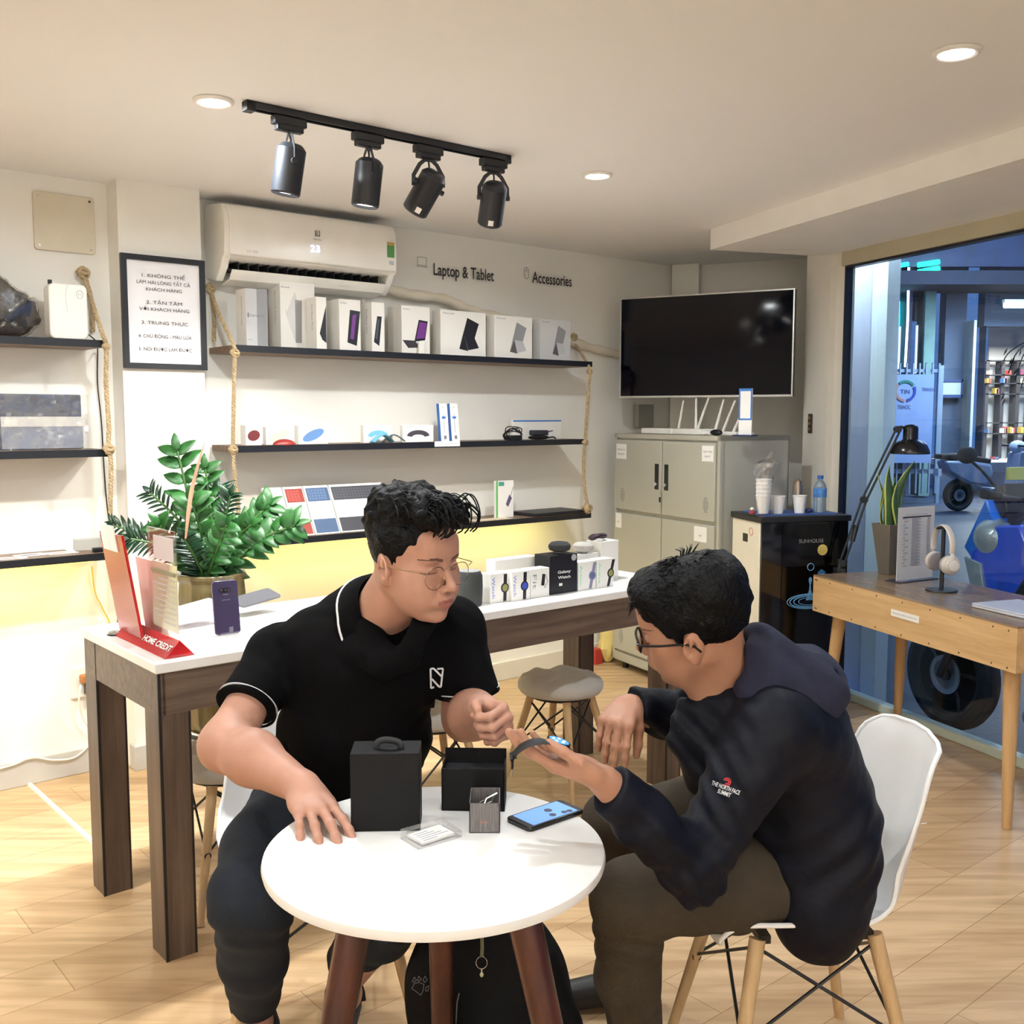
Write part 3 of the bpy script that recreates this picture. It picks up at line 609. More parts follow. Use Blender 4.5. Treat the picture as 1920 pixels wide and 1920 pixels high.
G().box(-.21,.17,-.10,.11,.003,.012).obj('base',mat('laptop_black',(38,40,44),.5),t,bevel=.003); G().box(-.21,.17,-.10,.11,.0125,.017).obj('lid',mat('laptop_black',(0,0,0)),t,bevel=.002)
for k,(px,dx) in enumerate(((905,0),(940,.05))):
    u,_=w_on_y(px,972,4.15); t=thing('leaflet',['flat cream leaflet on the lowest shelf nearest the curly haired man','flat cream leaflet on the lowest shelf before the adapter pack'][k],'leaflet',wpt(u,4.17,Z3),WZ+R(8*k-4)); G().box(-.06,.06,-.045,.045,.001,.002).obj('sheet',mat('paper_cream',(228,208,178),.6),t,smooth=0)
# ------------------------------------------------ left shelves
u,_=w_on_y(95,640,4.12); u2,zt=w_on_y(163,535,4.12)
t=thing('router','white rounded wireless router standing on the top left shelf','router',wpt(u,4.12,Z1L),WZ); w_=u2-u; h=zt-Z1L
G().prism(rrect(w_,h,.022,6,w_/2,h/2),0,.07,'y').obj('housing',mat('router_white',(240,236,228),.3),t,bevel=.006,seg=3)
g=G().tube([(w_*.80+.012*math.cos(q),-.001,h*.82+.016*math.sin(q)) for q in [i*math.pi/8 for i in range(16)]],.0012,5,closed=True); g.text('H',w_*.80,h*.82,h=.012,y=-.001); g.obj('logo',GRL,t)
G().tube(catmull([(w_*.50,-.001,h*.99),(w_*.43,-.001,h*.8),(w_*.46,-.001,h*.5)],6),.0009,5).obj('seam',GRL,t)
G().cyl((.02,.05,h),(.02,.05,h+.016),.008,n=10).obj('antenna_stub',PLASB,t)
# wrapped black bag
def sack(name,label,cat,loc,sc,seed,body,group=None,film=True,extra=None):
    t=thing(name,label,cat,loc,WZ)
    g=G(); n=44
    def P(i,j,off):
        a=2*math.pi*i/n; b=-math.pi/2+math.pi*j/22; x=math.copysign(abs(math.cos(b))**.55,1)*math.cos(a); y=math.cos(b)*math.sin(a); z=math.copysign(abs(math.sin(b))**.6,math.sin(b))
        q=noise.noise(Vector((x*2.2,y*2.2,z*2.2+seed)))*.22+noise.noise(Vector((x*6,y*6,z*6+seed)))*.08
        s_=1+off+q*(1 if z>-.5 else .2); slope=1-.42*max(0,x)*max(0,z)
        return (x*sc[0]*s_, y*sc[1]*s_, (max(z*s_,-1)+1)*sc[2]*slope)
    vs=[P(i,j,0) for j in range(23) for i in range(n)]; fs=[(j*n+i,j*n+(i+1)%n,(j+1)*n+(i+1)%n,(j+1)*n+i) for j in range(22) for i in range(n)]
    g.add(vs,fs); g.obj('bag_body',body,t)
    if film:
        g=G(); vs=[P(i,j,.06+.05*noise.noise(Vector((i*.7,j*.8,seed)))) for j in range(23) for i in range(n)]; g.add(vs,fs); g.obj('plastic_wrap',FILM,t,smooth=20)
    return t
u,_=w_on_y(-14,640,4.2)
sack('wrapped_bag','black laptop bag crumpled in a clear plastic sleeve on the top left shelf','bag',wpt(u,4.2,Z1L),(.155,.055,.118),3.1,mat('bag_black',(44,42,40),.6,bump=.4,bscale=200))
# grey sleeve in plastic
u0,_=w_on_y(1,800,4.16); u1,zt=w_on_y(158,740,4.16); 
t=thing('laptop_sleeve','grey laptop sleeve with a light band in a shiny plastic bag, middle left shelf','laptop sleeve',wpt(u0,4.17,Z2L),WZ); w_=u1-u0; h=zt-Z2L
G().box(0,w_*.97,0,.03,.002,h).obj('sleeve',mat('sleeve_grey',(92,94,102),.7,var=.1,vscale=30),t,bevel=.006)
G().box(.002,w_*.975,-.006,.0,.005,h*.60).obj('front_pocket',mat('sleeve_grey2',(132,134,142),.6,var=.1),t,bevel=.003)
G().box(.002,w_*.975,-.008,-.005,h*.42,h*.60).obj('light_band',mat('sleeve_band',(196,192,184),.6),t,bevel=.001)
g=G(); n=30; k=18; vs=[]
for j in range(k+1):
    for i in range(n+1):
        x=-.008+(w_*1.03+.008)*i/n; z=h*1.0*j/k; vs.append((x,-.014-.006*noise.noise(Vector((x*16,z*16,1.3)))-.0035*noise.noise(Vector((x*48,z*60,4.))),z))
g.add(vs,[(j*(n+1)+i,j*(n+1)+i+1,(j+1)*(n+1)+i+1,(j+1)*(n+1)+i) for j in range(k) for i in range(n)]); g.obj('plastic_bag',FILM,t,smooth=12)
# leaflets with photos, grey box, glasses
for k,(px,py) in enumerate(((20,1047),(57,1041),(115,1037),(150,1030))):
    u,y_=w_on_z(px,py,Z3L); y_=min(max(y_,4.14),4.27)
    lb=['leaflet with a pinkish photo at the far left end of the lowest left shelf','leaflet with a grey photo, second on the lowest left shelf','leaflet with a small pink photo near the grey carton','plain pale leaflet lying against the grey carton'][k]
    t=thing('leaflet',lb,'leaflet',wpt(u,y_,Z3L),WZ+R((-8,6,3,-4)[k]),'leaflets on the lowest left shelf')
    G().box(-.055,.055,-.036,.036,.0008,.0016+k*.0002).obj('sheet',PAPER,t,smooth=0)
    if k<3: G().box(-.04,.03,-.025,.012,.0019+k*.0002,.0024+k*.0002).obj('photo',mat('leaf_photo_%d'%k,[(196,160,150),(150,150,152),(200,172,168)][k],.6,var=.3,vscale=60),t,smooth=0)
u,_=w_on_y(155,1020,4.24); t=thing('grey_carton','small silver grey carton on the lowest left shelf','carton',wpt(u,4.25,Z3L),WZ+R(-12)); G().box(-.03,.08,-.02,.03,0,.045).obj('carton',mat('card_silver',(170,168,160),.5),t,bevel=.001)
u,_=w_on_y(186,1028,4.14); t=thing('cable_adapter','small gold and black plug lying at the right end of the lowest left shelf','cable adapter',wpt(u,4.15,Z3L),WZ); G().box(-.022,.016,-.012,.012,0,.018).obj('plug',PLASB,t,bevel=.003); G().tube(catmull([(.01,0,.01),(.03,-.005,.012),(.045,0,.008)],4),.003,6).obj('cord',mat('gold_cord',(160,130,60),.5),t)
# cords down the wall
def cord(pts,r,m,label,name='cable'):
    p0=pts[0]; tag(G().tube(catmull([p-p0 for p in pts],8),r,6).obj(name,m,loc=p0),label,'cable')
cord([wy(163,625,4.20),wy(180,640,4.15),wy(183,655,4.30),wy(183,720,4.32),wy(190,790,4.32),wy(194,860,4.32),wy(199,930,4.32),wy(206,1000,4.32),wy(207,1070,4.32),wy(222,1125,4.30),wy(218,1185,4.31)],.0026,PLASB,'thin black cable running from the white router down the wall')
cord([wy(172,1062,4.31),wy(178,1110,4.32),wy(192,1140,4.32),wy(208,1180,4.32),wy(200,1240,4.31),wy(165,1300,4.26)],.0028,mat('yellow_cord',(226,184,70),.5),'thin yellow cable curving down the wall under the left shelf')
t=thing('wall_socket','white double wall socket with a brown plug and a black adapter','socket',wpt(w_on_y(152,1278,4.33)[0],4.33,w_on_y(152,1278,4.33)[1]),WZ)
G().box(-.045,.06,-.012,0,-.065,.065).obj('plate',PLASW,t,bevel=.004); G().box(-.012,.02,-.05,-.012,.0,.035).obj('plug',mat('plug_brown',(170,110,60),.5),t,bevel=.006); G().box(.005,.075,-.05,-.012,-.05,-.008).obj('adapter',PLASB,t,bevel=.005)
cord([wy(152,1285,4.28),wy(148,1310,4.27),wy(155,1345,4.29),wy(172,1375,4.31),wy(168,1395,4.31),wy(140,1420,4.31),wy(100,1425,4.31),wy(60,1420,4.31),wy(30,1432,4.31),wy(0,1441,4.31)],.004,PLASW,'white cable from the wall socket drooping along the left baseboard')
# ------------------------------------------------ access panel, framed rules, lettering
u0,z0=w_on_y(70,370,4.33); u1,z1=w_on_y(168,468,4.33)
t=thing('access_panel','square cream access panel screwed to the wall near the ceiling','access panel',wpt((u0+u1)/2,4.33,(w_on_y(119,419,4.33)[1])),WZ)
G().prism(rrect(.232,.225,.012),-.012,0,'y').obj('cover',mat('panel_cream',(216,206,184),.5,var=.04),t,bevel=.002)
for x in (-.098,.098):
    for z in (-.095,.095): G().cyl((x,-.0145,z),(x,-.011,z),.0045,n=10).obj('screw',mat('screw_dark',(70,66,60),.4,.6) if x>0 and z>0 else STEEL,t)
u0,zt=w_on_y(228,470,4.2); u1,zb=w_on_y(384,690,4.2)
u0b,_=w_on_y(228,580,4.2);u1b,_=w_on_y(384,580,4.2); fz=(w_on_y(306,482,4.2)[1]); fb=w_on_y(306,692,4.2)[1]; fw=u1b-u0b; fh=fz-fb
t=thing('picture_frame','black framed white poster of five printed Vietnamese rules on the pillar','picture frame',wpt(u0b,4.205,fb),WZ)
g=G()
for x0,x1,a,b_ in ((0,.022,0,fh),(fw-.022,fw,0,fh),(.022,fw-.022,0,.022),(.022,fw-.022,fh-.022,fh)): g.box(x0,x1,-.018,.0,a,b_)
g.obj('frame',mat('frame_black',(26,28,34),.45),t,smooth=0)
G().box(.02,fw-.02,-.006,-.002,.02,fh-.02).obj('poster',mat('poster_white',(240,238,240),.5),t,smooth=0)
g=G()
L=[('1. KHÔNG THỂ',.825),('LÀM HÀI LÒNG TẤT CẢ',.765),('KHÁCH HÀNG',.705),('2. TẬN TÂM',.59),('VỚI KHÁCH HÀNG',.53),('3. TRUNG THỰC',.41),('4. CHỦ ĐỘNG - MÁU LỬA',.29),('5. NÓI ĐƯỢC LÀM ĐƯỢC',.175)]
for s_,zz in L: g.text(s_,fw*.5,fh*zz,h=.0135,w=min(.0150*len(s_),fw*.64),y=-.0085)
g.obj('lettering',mat('letter_grey',(60,54,58),.6),t,smooth=0)
LET=mat('letter_black',(50,48,48),.6)
def lettering(pxl,pxr,py0,py1,body,label,icon):
    yw=4.362; u0,z0=w_on_y(pxl,py0,yw); u1,z1=w_on_y(pxr,py1,yw); t=thing('wall_lettering',label,'wall lettering',wpt(u0,yw,z0),WZ)
    if icon==0: G().box(0,u1-u0,-.001,0,-.001,.001) 
    g=G(); g.text(body,0,0,w=u1-u0,h=.060,align='LEFT',bold=.012); g.obj('letters',LET,t,smooth=0)
    return t,u0,z0
lettering(813,926,504,510,'Laptop & Tablet','black wall lettering reading Laptop & Tablet','')
lettering(998,1072,519,526,'Accessories','black wall lettering reading Accessories','')
u,z=w_on_y(791,491,4.362); t=thing('laptop_icon','outline of a laptop drawn on the wall left of the lettering','wall icon',wpt(u,4.362,z),WZ)
g=G()
for x0,x1,a,b_ in ((-.028,-.026,-.016,.024),(.026,.028,-.016,.024),(-.028,.028,.022,.024),(-.028,.028,-.018,-.016)): g.box(x0,x1,-.001,0,a,b_)
g.obj('screen_outline',GREYINK,t,smooth=0); G().box(-.033,.033,-.001,0,-.025,-.0225).box(-.033,-.031,-.001,0,-.025,-.018).box(.031,.033,-.001,0,-.025,-.018).obj('base_outline',GREYINK,t,smooth=0)
u,z=w_on_y(987,512,4.362); t=thing('mouse_icon','outline of a computer mouse drawn on the wall left of Accessories','wall icon',wpt(u,4.362,z),WZ)
G().tube([(p[0],-.001,p[1]) for p in rrect(.032,.062,.0155,6)],.0013,5,closed=True).obj('outline',GREYINK,t); G().tube([(p[0],-.001,p[1]+.014) for p in rrect(.005,.014,.0024,3)],.0008,5,closed=True).obj('wheel_outline',GREYINK,t)
# ------------------------------------------------ air conditioner
AU0,AU1=1.905,2.775; yb=4.355; AW=AU1-AU0
t=thing('air_conditioner','white wall mounted split air conditioner showing 23 above the boxed shelf','air conditioner',wpt(AU0,yb,2.06),WZ)
ACW=mat('ac_white',(243,240,232),.32)
prof=[(0,0),(-.13,.0),(-.16,.03),(-.175,.06),(-.175,.075),(-.17,.085)]
body=[(0,.02),(-.10,.0),(-.155,.055),(-.17,.085),(-.195,.10),(-.20,.20),(-.19,.28),(-.165,.318),(-.06,.33),(0,.33)]
G().prism(body,0,.035,'x').prism(body,AW-.035,AW,'x').prism([(0,.08),(-.17,.085),(-.195,.10),(-.195,.20),(-.185,.28),(-.16,.315),(-.06,.325),(0,.325)],.03,AW-.03,'x').prism([(0,.02),(-.05,.01),(-.05,.085),(0,.085)],.03,AW-.03,'x').obj('housing',ACW,t,bevel=.006,seg=3)
G().prism([(-.192,.098),(-.208,.104),(-.212,.20),(-.202,.285),(-.180,.316),(-.172,.31),(-.185,.28),(-.195,.20)],.02,AW-.012,'x').obj('front_panel',mat('ac_panel',(246,243,235),.25),t,bevel=.004,seg=3)
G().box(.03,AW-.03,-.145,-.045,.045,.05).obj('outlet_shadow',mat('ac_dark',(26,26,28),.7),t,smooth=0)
g=G(); 
for k in range(16): x=.08+k*(AW-.16)/15; g.box(x,x+.002,-.15,-.06,.048,.082)
g.obj('louver',mat('ac_dark',(0,0,0)),t,smooth=0)
G().prism([(-.06,-.012),(-.14,.005),(-.168,.045),(-.163,.047),(-.135,.010),(-.058,-.006)],.045,AW-.045,'x').obj('flap',ACW,t,bevel=.002)
g=G(); g.text('23',AW*.485,.165,h=.030,w=.048,y=-.214,bold=.01); g.obj('display_digits',em('display_white',(200,205,245),1.1),t,smooth=0)
g=G(); g.text('Electrolux',AW*.50,.207,h=.007,y=-.2135); g.box(AW*.5-.012,AW*.5-.009,-.214,-.212,.220,.245).box(AW*.5+.009,AW*.5+.012,-.214,-.212,.220,.245).box(AW*.5-.012,AW*.5+.012,-.214,-.212,.243,.245).box(AW*.5-.012,AW*.5+.012,-.214,-.212,.220,.222); g.text('K',AW*.5,.232,h=.016,y=-.2135); g.obj('logo',GREYINK,t,smooth=0)
g=G(); g.text('UV 400',.12,.122,h=.012,y=-.212); g.obj('model_lettering',GRL,t,smooth=0)
G().box(AW-.066,AW-.026,-.2135,-.212,.165,.235,0).obj('energy_label',mat('energy_green',(84,150,84),.5),t,smooth=0); G().box(AW-.066,AW-.026,-.2145,-.213,.220,.235).obj('energy_label_top',mat('energy_gold',(196,166,96),.5),t,smooth=0)
g=G(); g.text('R32',AW-.042,.140,h=.016,w=.022,y=-.212); g.obj('refrigerant_sticker',BLUEINK,t,smooth=0)
# wrapped pipe running right and down to the screen
pp=[wy(700,535,4.28),wy(720,540,4.30),wy(770,553,4.325),wy(830,560,4.325),wy(870,577,4.33),wy(910,590,4.335),wy(980,608,4.34),wy(1070,640,4.34),wy(1120,655,4.345),wy(1190,670,4.345)]
p0=pp[0]; Q=catmull([p-p0 for p in pp],8); 
rr=[.026+.003*math.sin(i*1.1)+.002*math.sin(i*.47) for i in range(len(Q))]
tag(G().tube(Q,rr,14).obj('wrapped_pipe',mat('pipe_wrap',(222,212,192),.6,var=.06,bump=.7,bscale=18),loc=p0),'bulky white taped air conditioner pipe running behind the boxes to the screen','pipe')
# ================================================================ FURNITURE
def frame_at(p,ang): return Matrix.Translation(p)@Matrix.Rotation(ang,4,'Z')
# ---- long display counter
CW0=2.64; CT=.83; CL=2.11; CDp=.60
cw=wood('counter_walnut',(78,62,52),(116,98,84),scale=(1,16,16),rough=.4); cwv=wood('counter_walnut_upright',(70,56,46),(108,90,76),scale=(16,16,1),rough=.4)
blk=mat('edge_band_black',(26,22,22),.5)
t=thing('display_counter','long brown wooden display counter with a white top behind the two men','counter',wpt(.99,CW0,0),WZ)
G().box(-.008,CL+.008,-.008,CDp+.008,CT-.03,CT).obj('countertop',mat('counter_white',(240,238,234),.25),t,bevel=.004)
G().box(.012,CL-.012,0,.02,CT-.145,CT-.03).obj('apron',cw,t,smooth=0); G().box(.012,CL-.012,CDp-.02,CDp,CT-.145,CT-.03).obj('apron',cw,t,smooth=0)
for x in (0,CL-.02): G().box(x,x+.02,0,CDp,CT-.145,CT-.03).obj('side_panel',cw,t,smooth=0)
for x in (0,CL-.087):
    for y in (0,CDp-.10):
        G().box(x+.006,x+.081,y+.0,y+.1,0,CT-.145).obj('leg',cwv,t,smooth=0)
        for a in (x,x+.081): 
            G().box(a,a+.006,y-.001,y+.101,0,CT-.145).obj('edge_band',blk if a==x+.081 else cwv,t,smooth=0)
        G().box(x-.001,x+.007,y-.0015,y+.004,0,CT-.03 if x==0 else CT-.145).obj('edge_band',blk,t,smooth=0)
# ---- white round table
TC=Vector((-.136,1.752,0)); TZ=.72
t=thing('round_table','small white round table with dark red wooden legs between the men','table',TC)
G().lathe([(0,TZ-.022),(.292,TZ-.022),(.299,TZ-.018),(.301,TZ-.010),(.299,TZ-.002),(.296,TZ),(0,TZ)],n=96).obj('tabletop',mat('table_white',(242,241,238),.28),t)
lw=wood('leg_mahogany',(46,18,12),(84,38,25),scale=(14,14,1),rough=.3,coat=.3)
for a in (-40,-126,92):
    d=Vector((math.cos(R(a)),math.sin(R(a)),0)); G().cyl(d*.19+Vector((0,0,TZ-.022)),d*(.40 if a<0 else .30),.029,.019,20).obj('leg',lw,t)
G().cyl((0,0,TZ-.05),(0,0,TZ-.022),.17,.17,32).obj('mounting_plate',mat('plate_black',(20,20,20),.6),t)
# ---- shell chairs
SHW=mat('shell_white',(240,240,240),.3); CHW=wood('beech',(186,152,108),(212,182,138),scale=(12,12,1.4),rough=.45); WIRE=mat('wire_black',(22,20,20),.4)
def legs4(t,fx,fy,zt,spread,zb=0,r0=.017,r1=.012,wz=.30):
    L=[]
    for sx,sy in ((1,1),(1,-1),(-1,1),(-1,-1)):
        a=Vector((sx*fx,sy*fy,zt)); b=Vector((sx*(fx+spread),sy*(fy+spread),zb)); L.append((a,b))
        G().cyl(a,b,r0,r1,18).obj('leg',CHW,t)
    P=lambda i,f: L[i][0].lerp(L[i][1],f)
    for i,j in ((0,1),(2,3),(0,2),(1,3)):
        g=G().tube([P(i,.04),P(j,.50)],.0038,6).tube([P(j,.04),P(i,.50)],.0038,6); g.obj('cross_brace',WIRE,t)
    for i in range(4):
        q=P(i,.5); G().cyl(q+Vector((0,-.012,0)),q+Vector((0,.012,0)),.011,n=10).obj('brace_bolt',WIRE,t)
def shell_chair(loc,ang,label):
    """local +x is the sitting direction"""
    t=thing('shell_chair',label,'chair',loc,ang,'white shell chairs')
    prof=catmull([(.215,0,.405),(.222,0,.425),(.19,0,.443),(.10,0,.432),(0,0,.420),(-.10,0,.418),(-.165,0,.437),(-.205,0,.485),(-.232,0,.57),(-.255,0,.67),(-.272,0,.76),(-.280,0,.80)],4)
    n=len(prof)-1; W_=[]; vs=[]; m=20
    for i,p in enumerate(prof):
        s=i/n
        w=np.interp(s,[0,.05,.15,.35,.55,.7,.82,.90,.955,.985,1],[.165,.195,.215,.225,.215,.197,.180,.162,.130,.085,.03])
        for j in range(m+1):
            tt=-1+2*j/m; up=np.interp(s,[0,.1,.35,.55,.7,1],[.012,.02,.055,.05,.015,0]); fw=np.interp(s,[0,.3,.5,.7,.9,1],[0,0,.05,.085,.05,.0])
            x=p.x+fw*abs(tt)**2.2; z=p.z+up*abs(tt)**3.0
            vs.append((x,w*tt,z))
    fs=[(i*(m+1)+j,(i+1)*(m+1)+j,(i+1)*(m+1)+j+1,i*(m+1)+j+1) for i in range(n) for j in range(m)]
    g=G(); g.add(vs,fs); o=g.obj('seat_shell',SHW,t,smooth=80); so=o.modifiers.new('solid','SOLIDIFY'); so.thickness=.006; so.offset=0
    sd=o.modifiers.new('sub','SUBSURF'); sd.levels=sd.render_levels=1
    rim=[vs[j] for j in range(m+1)]+[vs[i*(m+1)+m] for i in range(1,n+1)]+[vs[n*(m+1)+j] for j in range(m-1,-1,-1)]+[vs[i*(m+1)] for i in range(n-1,0,-1)]
    G().tube(rim,.0052,8,closed=True).obj('rim',SHW,t)
    g=G(); 
    for sx in (.11,-.11): g.box(sx-.012,sx+.012,-.14,.14,.395,.412)
    g.box(-.11,.11,-.012,.012,.392,.404); g.obj('underframe',WIRE,t,smooth=0)
    legs4(t,.125,.135,.405,.085); return t
CHL=Vector((-.500,2.470,0)); CHR=Vector((.620,2.17,0))
shell_chair(CHL,R(-72),'white shell chair under the man in the black polo shirt, left of the table')
shell_chair(CHR,R(185),'white shell chair with its back showing, under the man in the dark jacket')
# ---- stools
def stool(u,y,label,rz=0):
    t=thing('padded_stool',label,'stool',wpt(u,y,0),WZ+rz,'grey padded stools at the counter')
    fab=mat('stool_fabric',(188,184,176),.9,var=.05,bump=.4,bscale=220,sheen=.3)
    g=G(); prof=[(0,.395),(.10,.392),(.15,.40),(.168,.42),(.166,.44),(.145,.458),(.09,.464)]
    vs=[];fs=[];n=56
    rings=[(.02,.0),(.14,0),(.160,.006),(.170,.022),(.170,.04),(.158,.058),(.13,.068),(.095,.071),(.06,.071),(.03,.07),(.004,.07)]
    for r_,z_ in rings:
        for i in range(n):
            a=2*math.pi*i/n; q=noise.noise(Vector((r_*math.cos(a)*14,r_*math.sin(a)*14,3)))*.012*(1 if z_>.05 else 0); vs.append((r_*math.cos(a),r_*math.sin(a),.39+z_+q-(.006*math.cos(6*a)*(r_>.05) if z_>.06 else 0)))
    for j in range(len(rings)-1):
        for i in range(n): a=j*n+i;b=j*n+(i+1)%n; fs.append((a,b,b+n,a+n))
    fs.append(tuple(range(n-1,-1,-1))); fs.append(tuple((len(rings)-1)*n+i for i in range(n)))
    g.add(vs,fs); g.obj('cushion',fab,t,smooth=60)
    G().cyl((0,0,.375),(0,0,.392),.12,n=28).obj('seat_base',mat('stool_base',(34,30,28),.6),t)
    legs4(t,.085,.085,.378,.085,r0=.016,r1=.011)
stool(2.71,2.93,'grey padded stool standing clear between the two men',R(14))
stool(2.085,2.94,'grey padded stool half hidden behind the man in the polo shirt',R(-8))
stool(1.31,2.94,'grey padded stool behind the left legs of the counter')
# ---- oak desk at the window
DF=Vector((1.395,4.69,0)); DA=math.atan2(3.51-4.69,1.76-1.395); DL=1.235; DD=.50; DZ=.75
oak=wood('desk_oak',(190,150,100),(214,178,128),scale=(1.2,14,14),rough=.45); oakv=wood('desk_oak_leg',(180,140,92),(204,166,116),scale=(12,12,1.2),rough=.45)
t=thing('desk','light oak desk with splayed round legs beside the shop window','desk',DF,DA)
DM=frame_at(DF,DA)
G().box(0,DL,0,DD,DZ-.008,DZ).obj('desktop',wood('desktop_oak',(126,104,82),(150,126,100),scale=(1.2,12,12),rough=.22),t,smooth=0)
G().box(0,DL,0,.016,DZ-.168,DZ-.0081).obj('front_panel',oak,t,smooth=0)
for x in (.0,DL-.016): G().box(x,x+.016,.016,DD-.016,DZ-.168,DZ-.0081).obj('side_panel',oak,t,smooth=0)
G().box(0,DL,DD-.016,DD,DZ-.168,DZ-.0081).obj('back_panel',oak,t,smooth=0); G().box(.016,DL-.016,.016,DD-.016,DZ-.168,DZ-.156).obj('bottom_panel',oak,t,smooth=0)
for x,y in ((.10,.08),(DL-.10,.08),(.10,DD-.08),(DL-.10,DD-.08)):
    dx=-.05 if x<.5 else .05; dy=-.04 if y<.25 else .03
    G().cyl((x,y,DZ-.168),(x+dx,y+dy,0.0),.031,.017,22).obj('leg',oakv,t)
g=G(); 
for x in [.02,.03]+[.13+.165*k for k in range(7)]+[DL-.04]:
    for z in (DZ-.022,DZ-.155): g=G().cyl((x,-.0012,z+(.004 if x==.02 else 0)),(x,.001,z),.0035,n=8); g.obj('nail',mat('nail_dark',(70,48,30),.5),t)
tag(G().box(0,.17,-.002,-.0005,-.012,.016).obj('label_strip',PAPER,loc=DM@Vector((.56,0,DZ-.075)),rot=DA,smooth=0),'white printed strip stuck on the front of the oak desk','label strip')
G().text('MICROSOFT SURFACE CHINH HANG',.085,.002,w=.15,h=.005,y=-.0022).obj('lettering',GREYINK,[o for o in C.objects if o.name=='label_strip'][0],smooth=0)
def desk_xy(px,py): p=DM.inverted()@on_z(px,py,DZ); return p
# laptop on the desk
p=desk_xy(1880,1140)
t=thing('laptop','thin silver closed laptop on the oak desk at the right edge','laptop',DM@Vector((1.045,.235,DZ)),DA+R(2))
SIL=mat('laptop_silver',(214,216,224),.35,.3)
G().prism(rrect(.34,.235,.012),.001,.010,'z').obj('base',SIL,t,bevel=.002); G().prism(rrect(.34,.235,.012),.0105,.0165,'z').obj('lid',SIL,t,bevel=.002)
g=G(); 
for a in (-.012,.001):
    for b_ in (-.012,.001): g.box(a,a+.011,b_,b_+.011,.0165,.0168)
g.obj('logo',mat('logo_mirror',(60,64,72),.2,.8),t,smooth=0)
# headphones on stand
hp_=on_z(1765,1108,DZ); t=thing('headphone_stand','black round based headphone stand on the oak desk','headphone stand',hp_,DA)
G().lathe([(0,0),(.062,0),(.064,.003),(.062,.007),(.008,.009),(0,.009)],n=40).obj('base',BLACKM,t); G().cyl((0,0,.008),(0,0,.262),.0085,n=16).obj('pole',BLACKM,t)
G().tube([(-.03,0,.262),(0,0,.268),(.03,0,.262)],.006,8,flat=(2.4,1),up=(0,1,0)).obj('hook',BLACKM,t)
hm_=mat('headphone_grey',(206,198,190),.45); hl_=mat('headphone_inner',(150,144,144),.7)
t=thing('headphones','light grey over-ear headphones hanging on the black stand','headphones',hp_+Vector((0,0,.0)),DA+R(-12))
arcp=[(.078*math.sin(q)*1.0,0,.190+.086*math.cos(q)) for q in [R(-105+210*i/18) for i in range(19)]]
G().tube(arcp,.009,12,flat=(1.5,.55),up=(0,1,0)).obj('headband',hm_,t)
for s in (-1,1):
    M=Matrix.Translation((s*.064,0,.118))@Matrix.Rotation(R(90*s),4,'Y')
    g=G(); g.M=M; g.lathe([(0,-.012),(.036,-.012),(.040,-.004),(.0405,.006),(.036,.014),(.029,.017),(.029,.022),(.026,.026),(0,.027)],n=32); cup=g.obj('ear_cup',hm_,t)
    g=G(); g.M=M; g.lathe([(.018,-.026),(.036,-.024),(.039,-.014),(.036,-.008),(.018,-.008)],n=28); g.obj('ear_pad',hl_,cup)
    g=G(); g.M=M; g.lathe([(0,.027),(.021,.027),(.022,.031),(.020,.033),(0,.033)],n=28); g.obj('dial',mat('headphone_dial',(224,220,214),.3),cup)
    G().tube(catmull([(s*.076,0,.17),(s*.083,0,.15),(s*.080,0,.125)],4),.007,10,flat=(1.3,.6),up=(0,1,0)).obj('arm',hm_,cup)
# paper stand
b0=on_z(1680,1092,DZ); b1=on_z(1748,1084,DZ); an=math.atan2(b1.y-b0.y,b1.x-b0.x); wdt=(b1-b0).length
t=thing('price_list_stand','upright white price list in a clear holder on the oak desk','price list',b0,an)
hh=.33; G().box(0,wdt,.0,.0012,.006,hh).obj('sheet',PAPER,t,smooth=0); G().box(-.001,wdt+.001,-.002,-.001,.004,hh+.003).obj('clear_front',CLEAR,t,smooth=0)
G().box(-.012,wdt+.004,-.03,.05,0,.005).obj('foot',mat('foot_smoke',(60,62,74),.2),t,bevel=.002)
g=G().box(wdt*.12,wdt*.90,-.0012,-.0004,hh*.855,hh*.872,0); g.text('BANG GIA PHU KIEN SURFACE',wdt*.5,hh*.895,h=.003,w=wdt*.6,y=-.0004,m=0); 
for k in range(46):
    z=hh*.84-k*hh*.0142; g.box(wdt*.38,wdt*(.60+.04*math.sin(k*2.1)),-.0008,-.0004,z,z+.0022,1)
    if k%3!=1: g.box(wdt*(.16 if k%6 else .12),wdt*(.24+.05*math.sin(k)),-.0008,-.0004,z,z+.0018,1)
    if k<40: g.box(wdt*.80,wdt*.88,-.0008,-.0004,z,z+.0018,1)
g.obj('print',[INK,mat('print_fine_grey',(150,150,160),.6)],t,smooth=0)
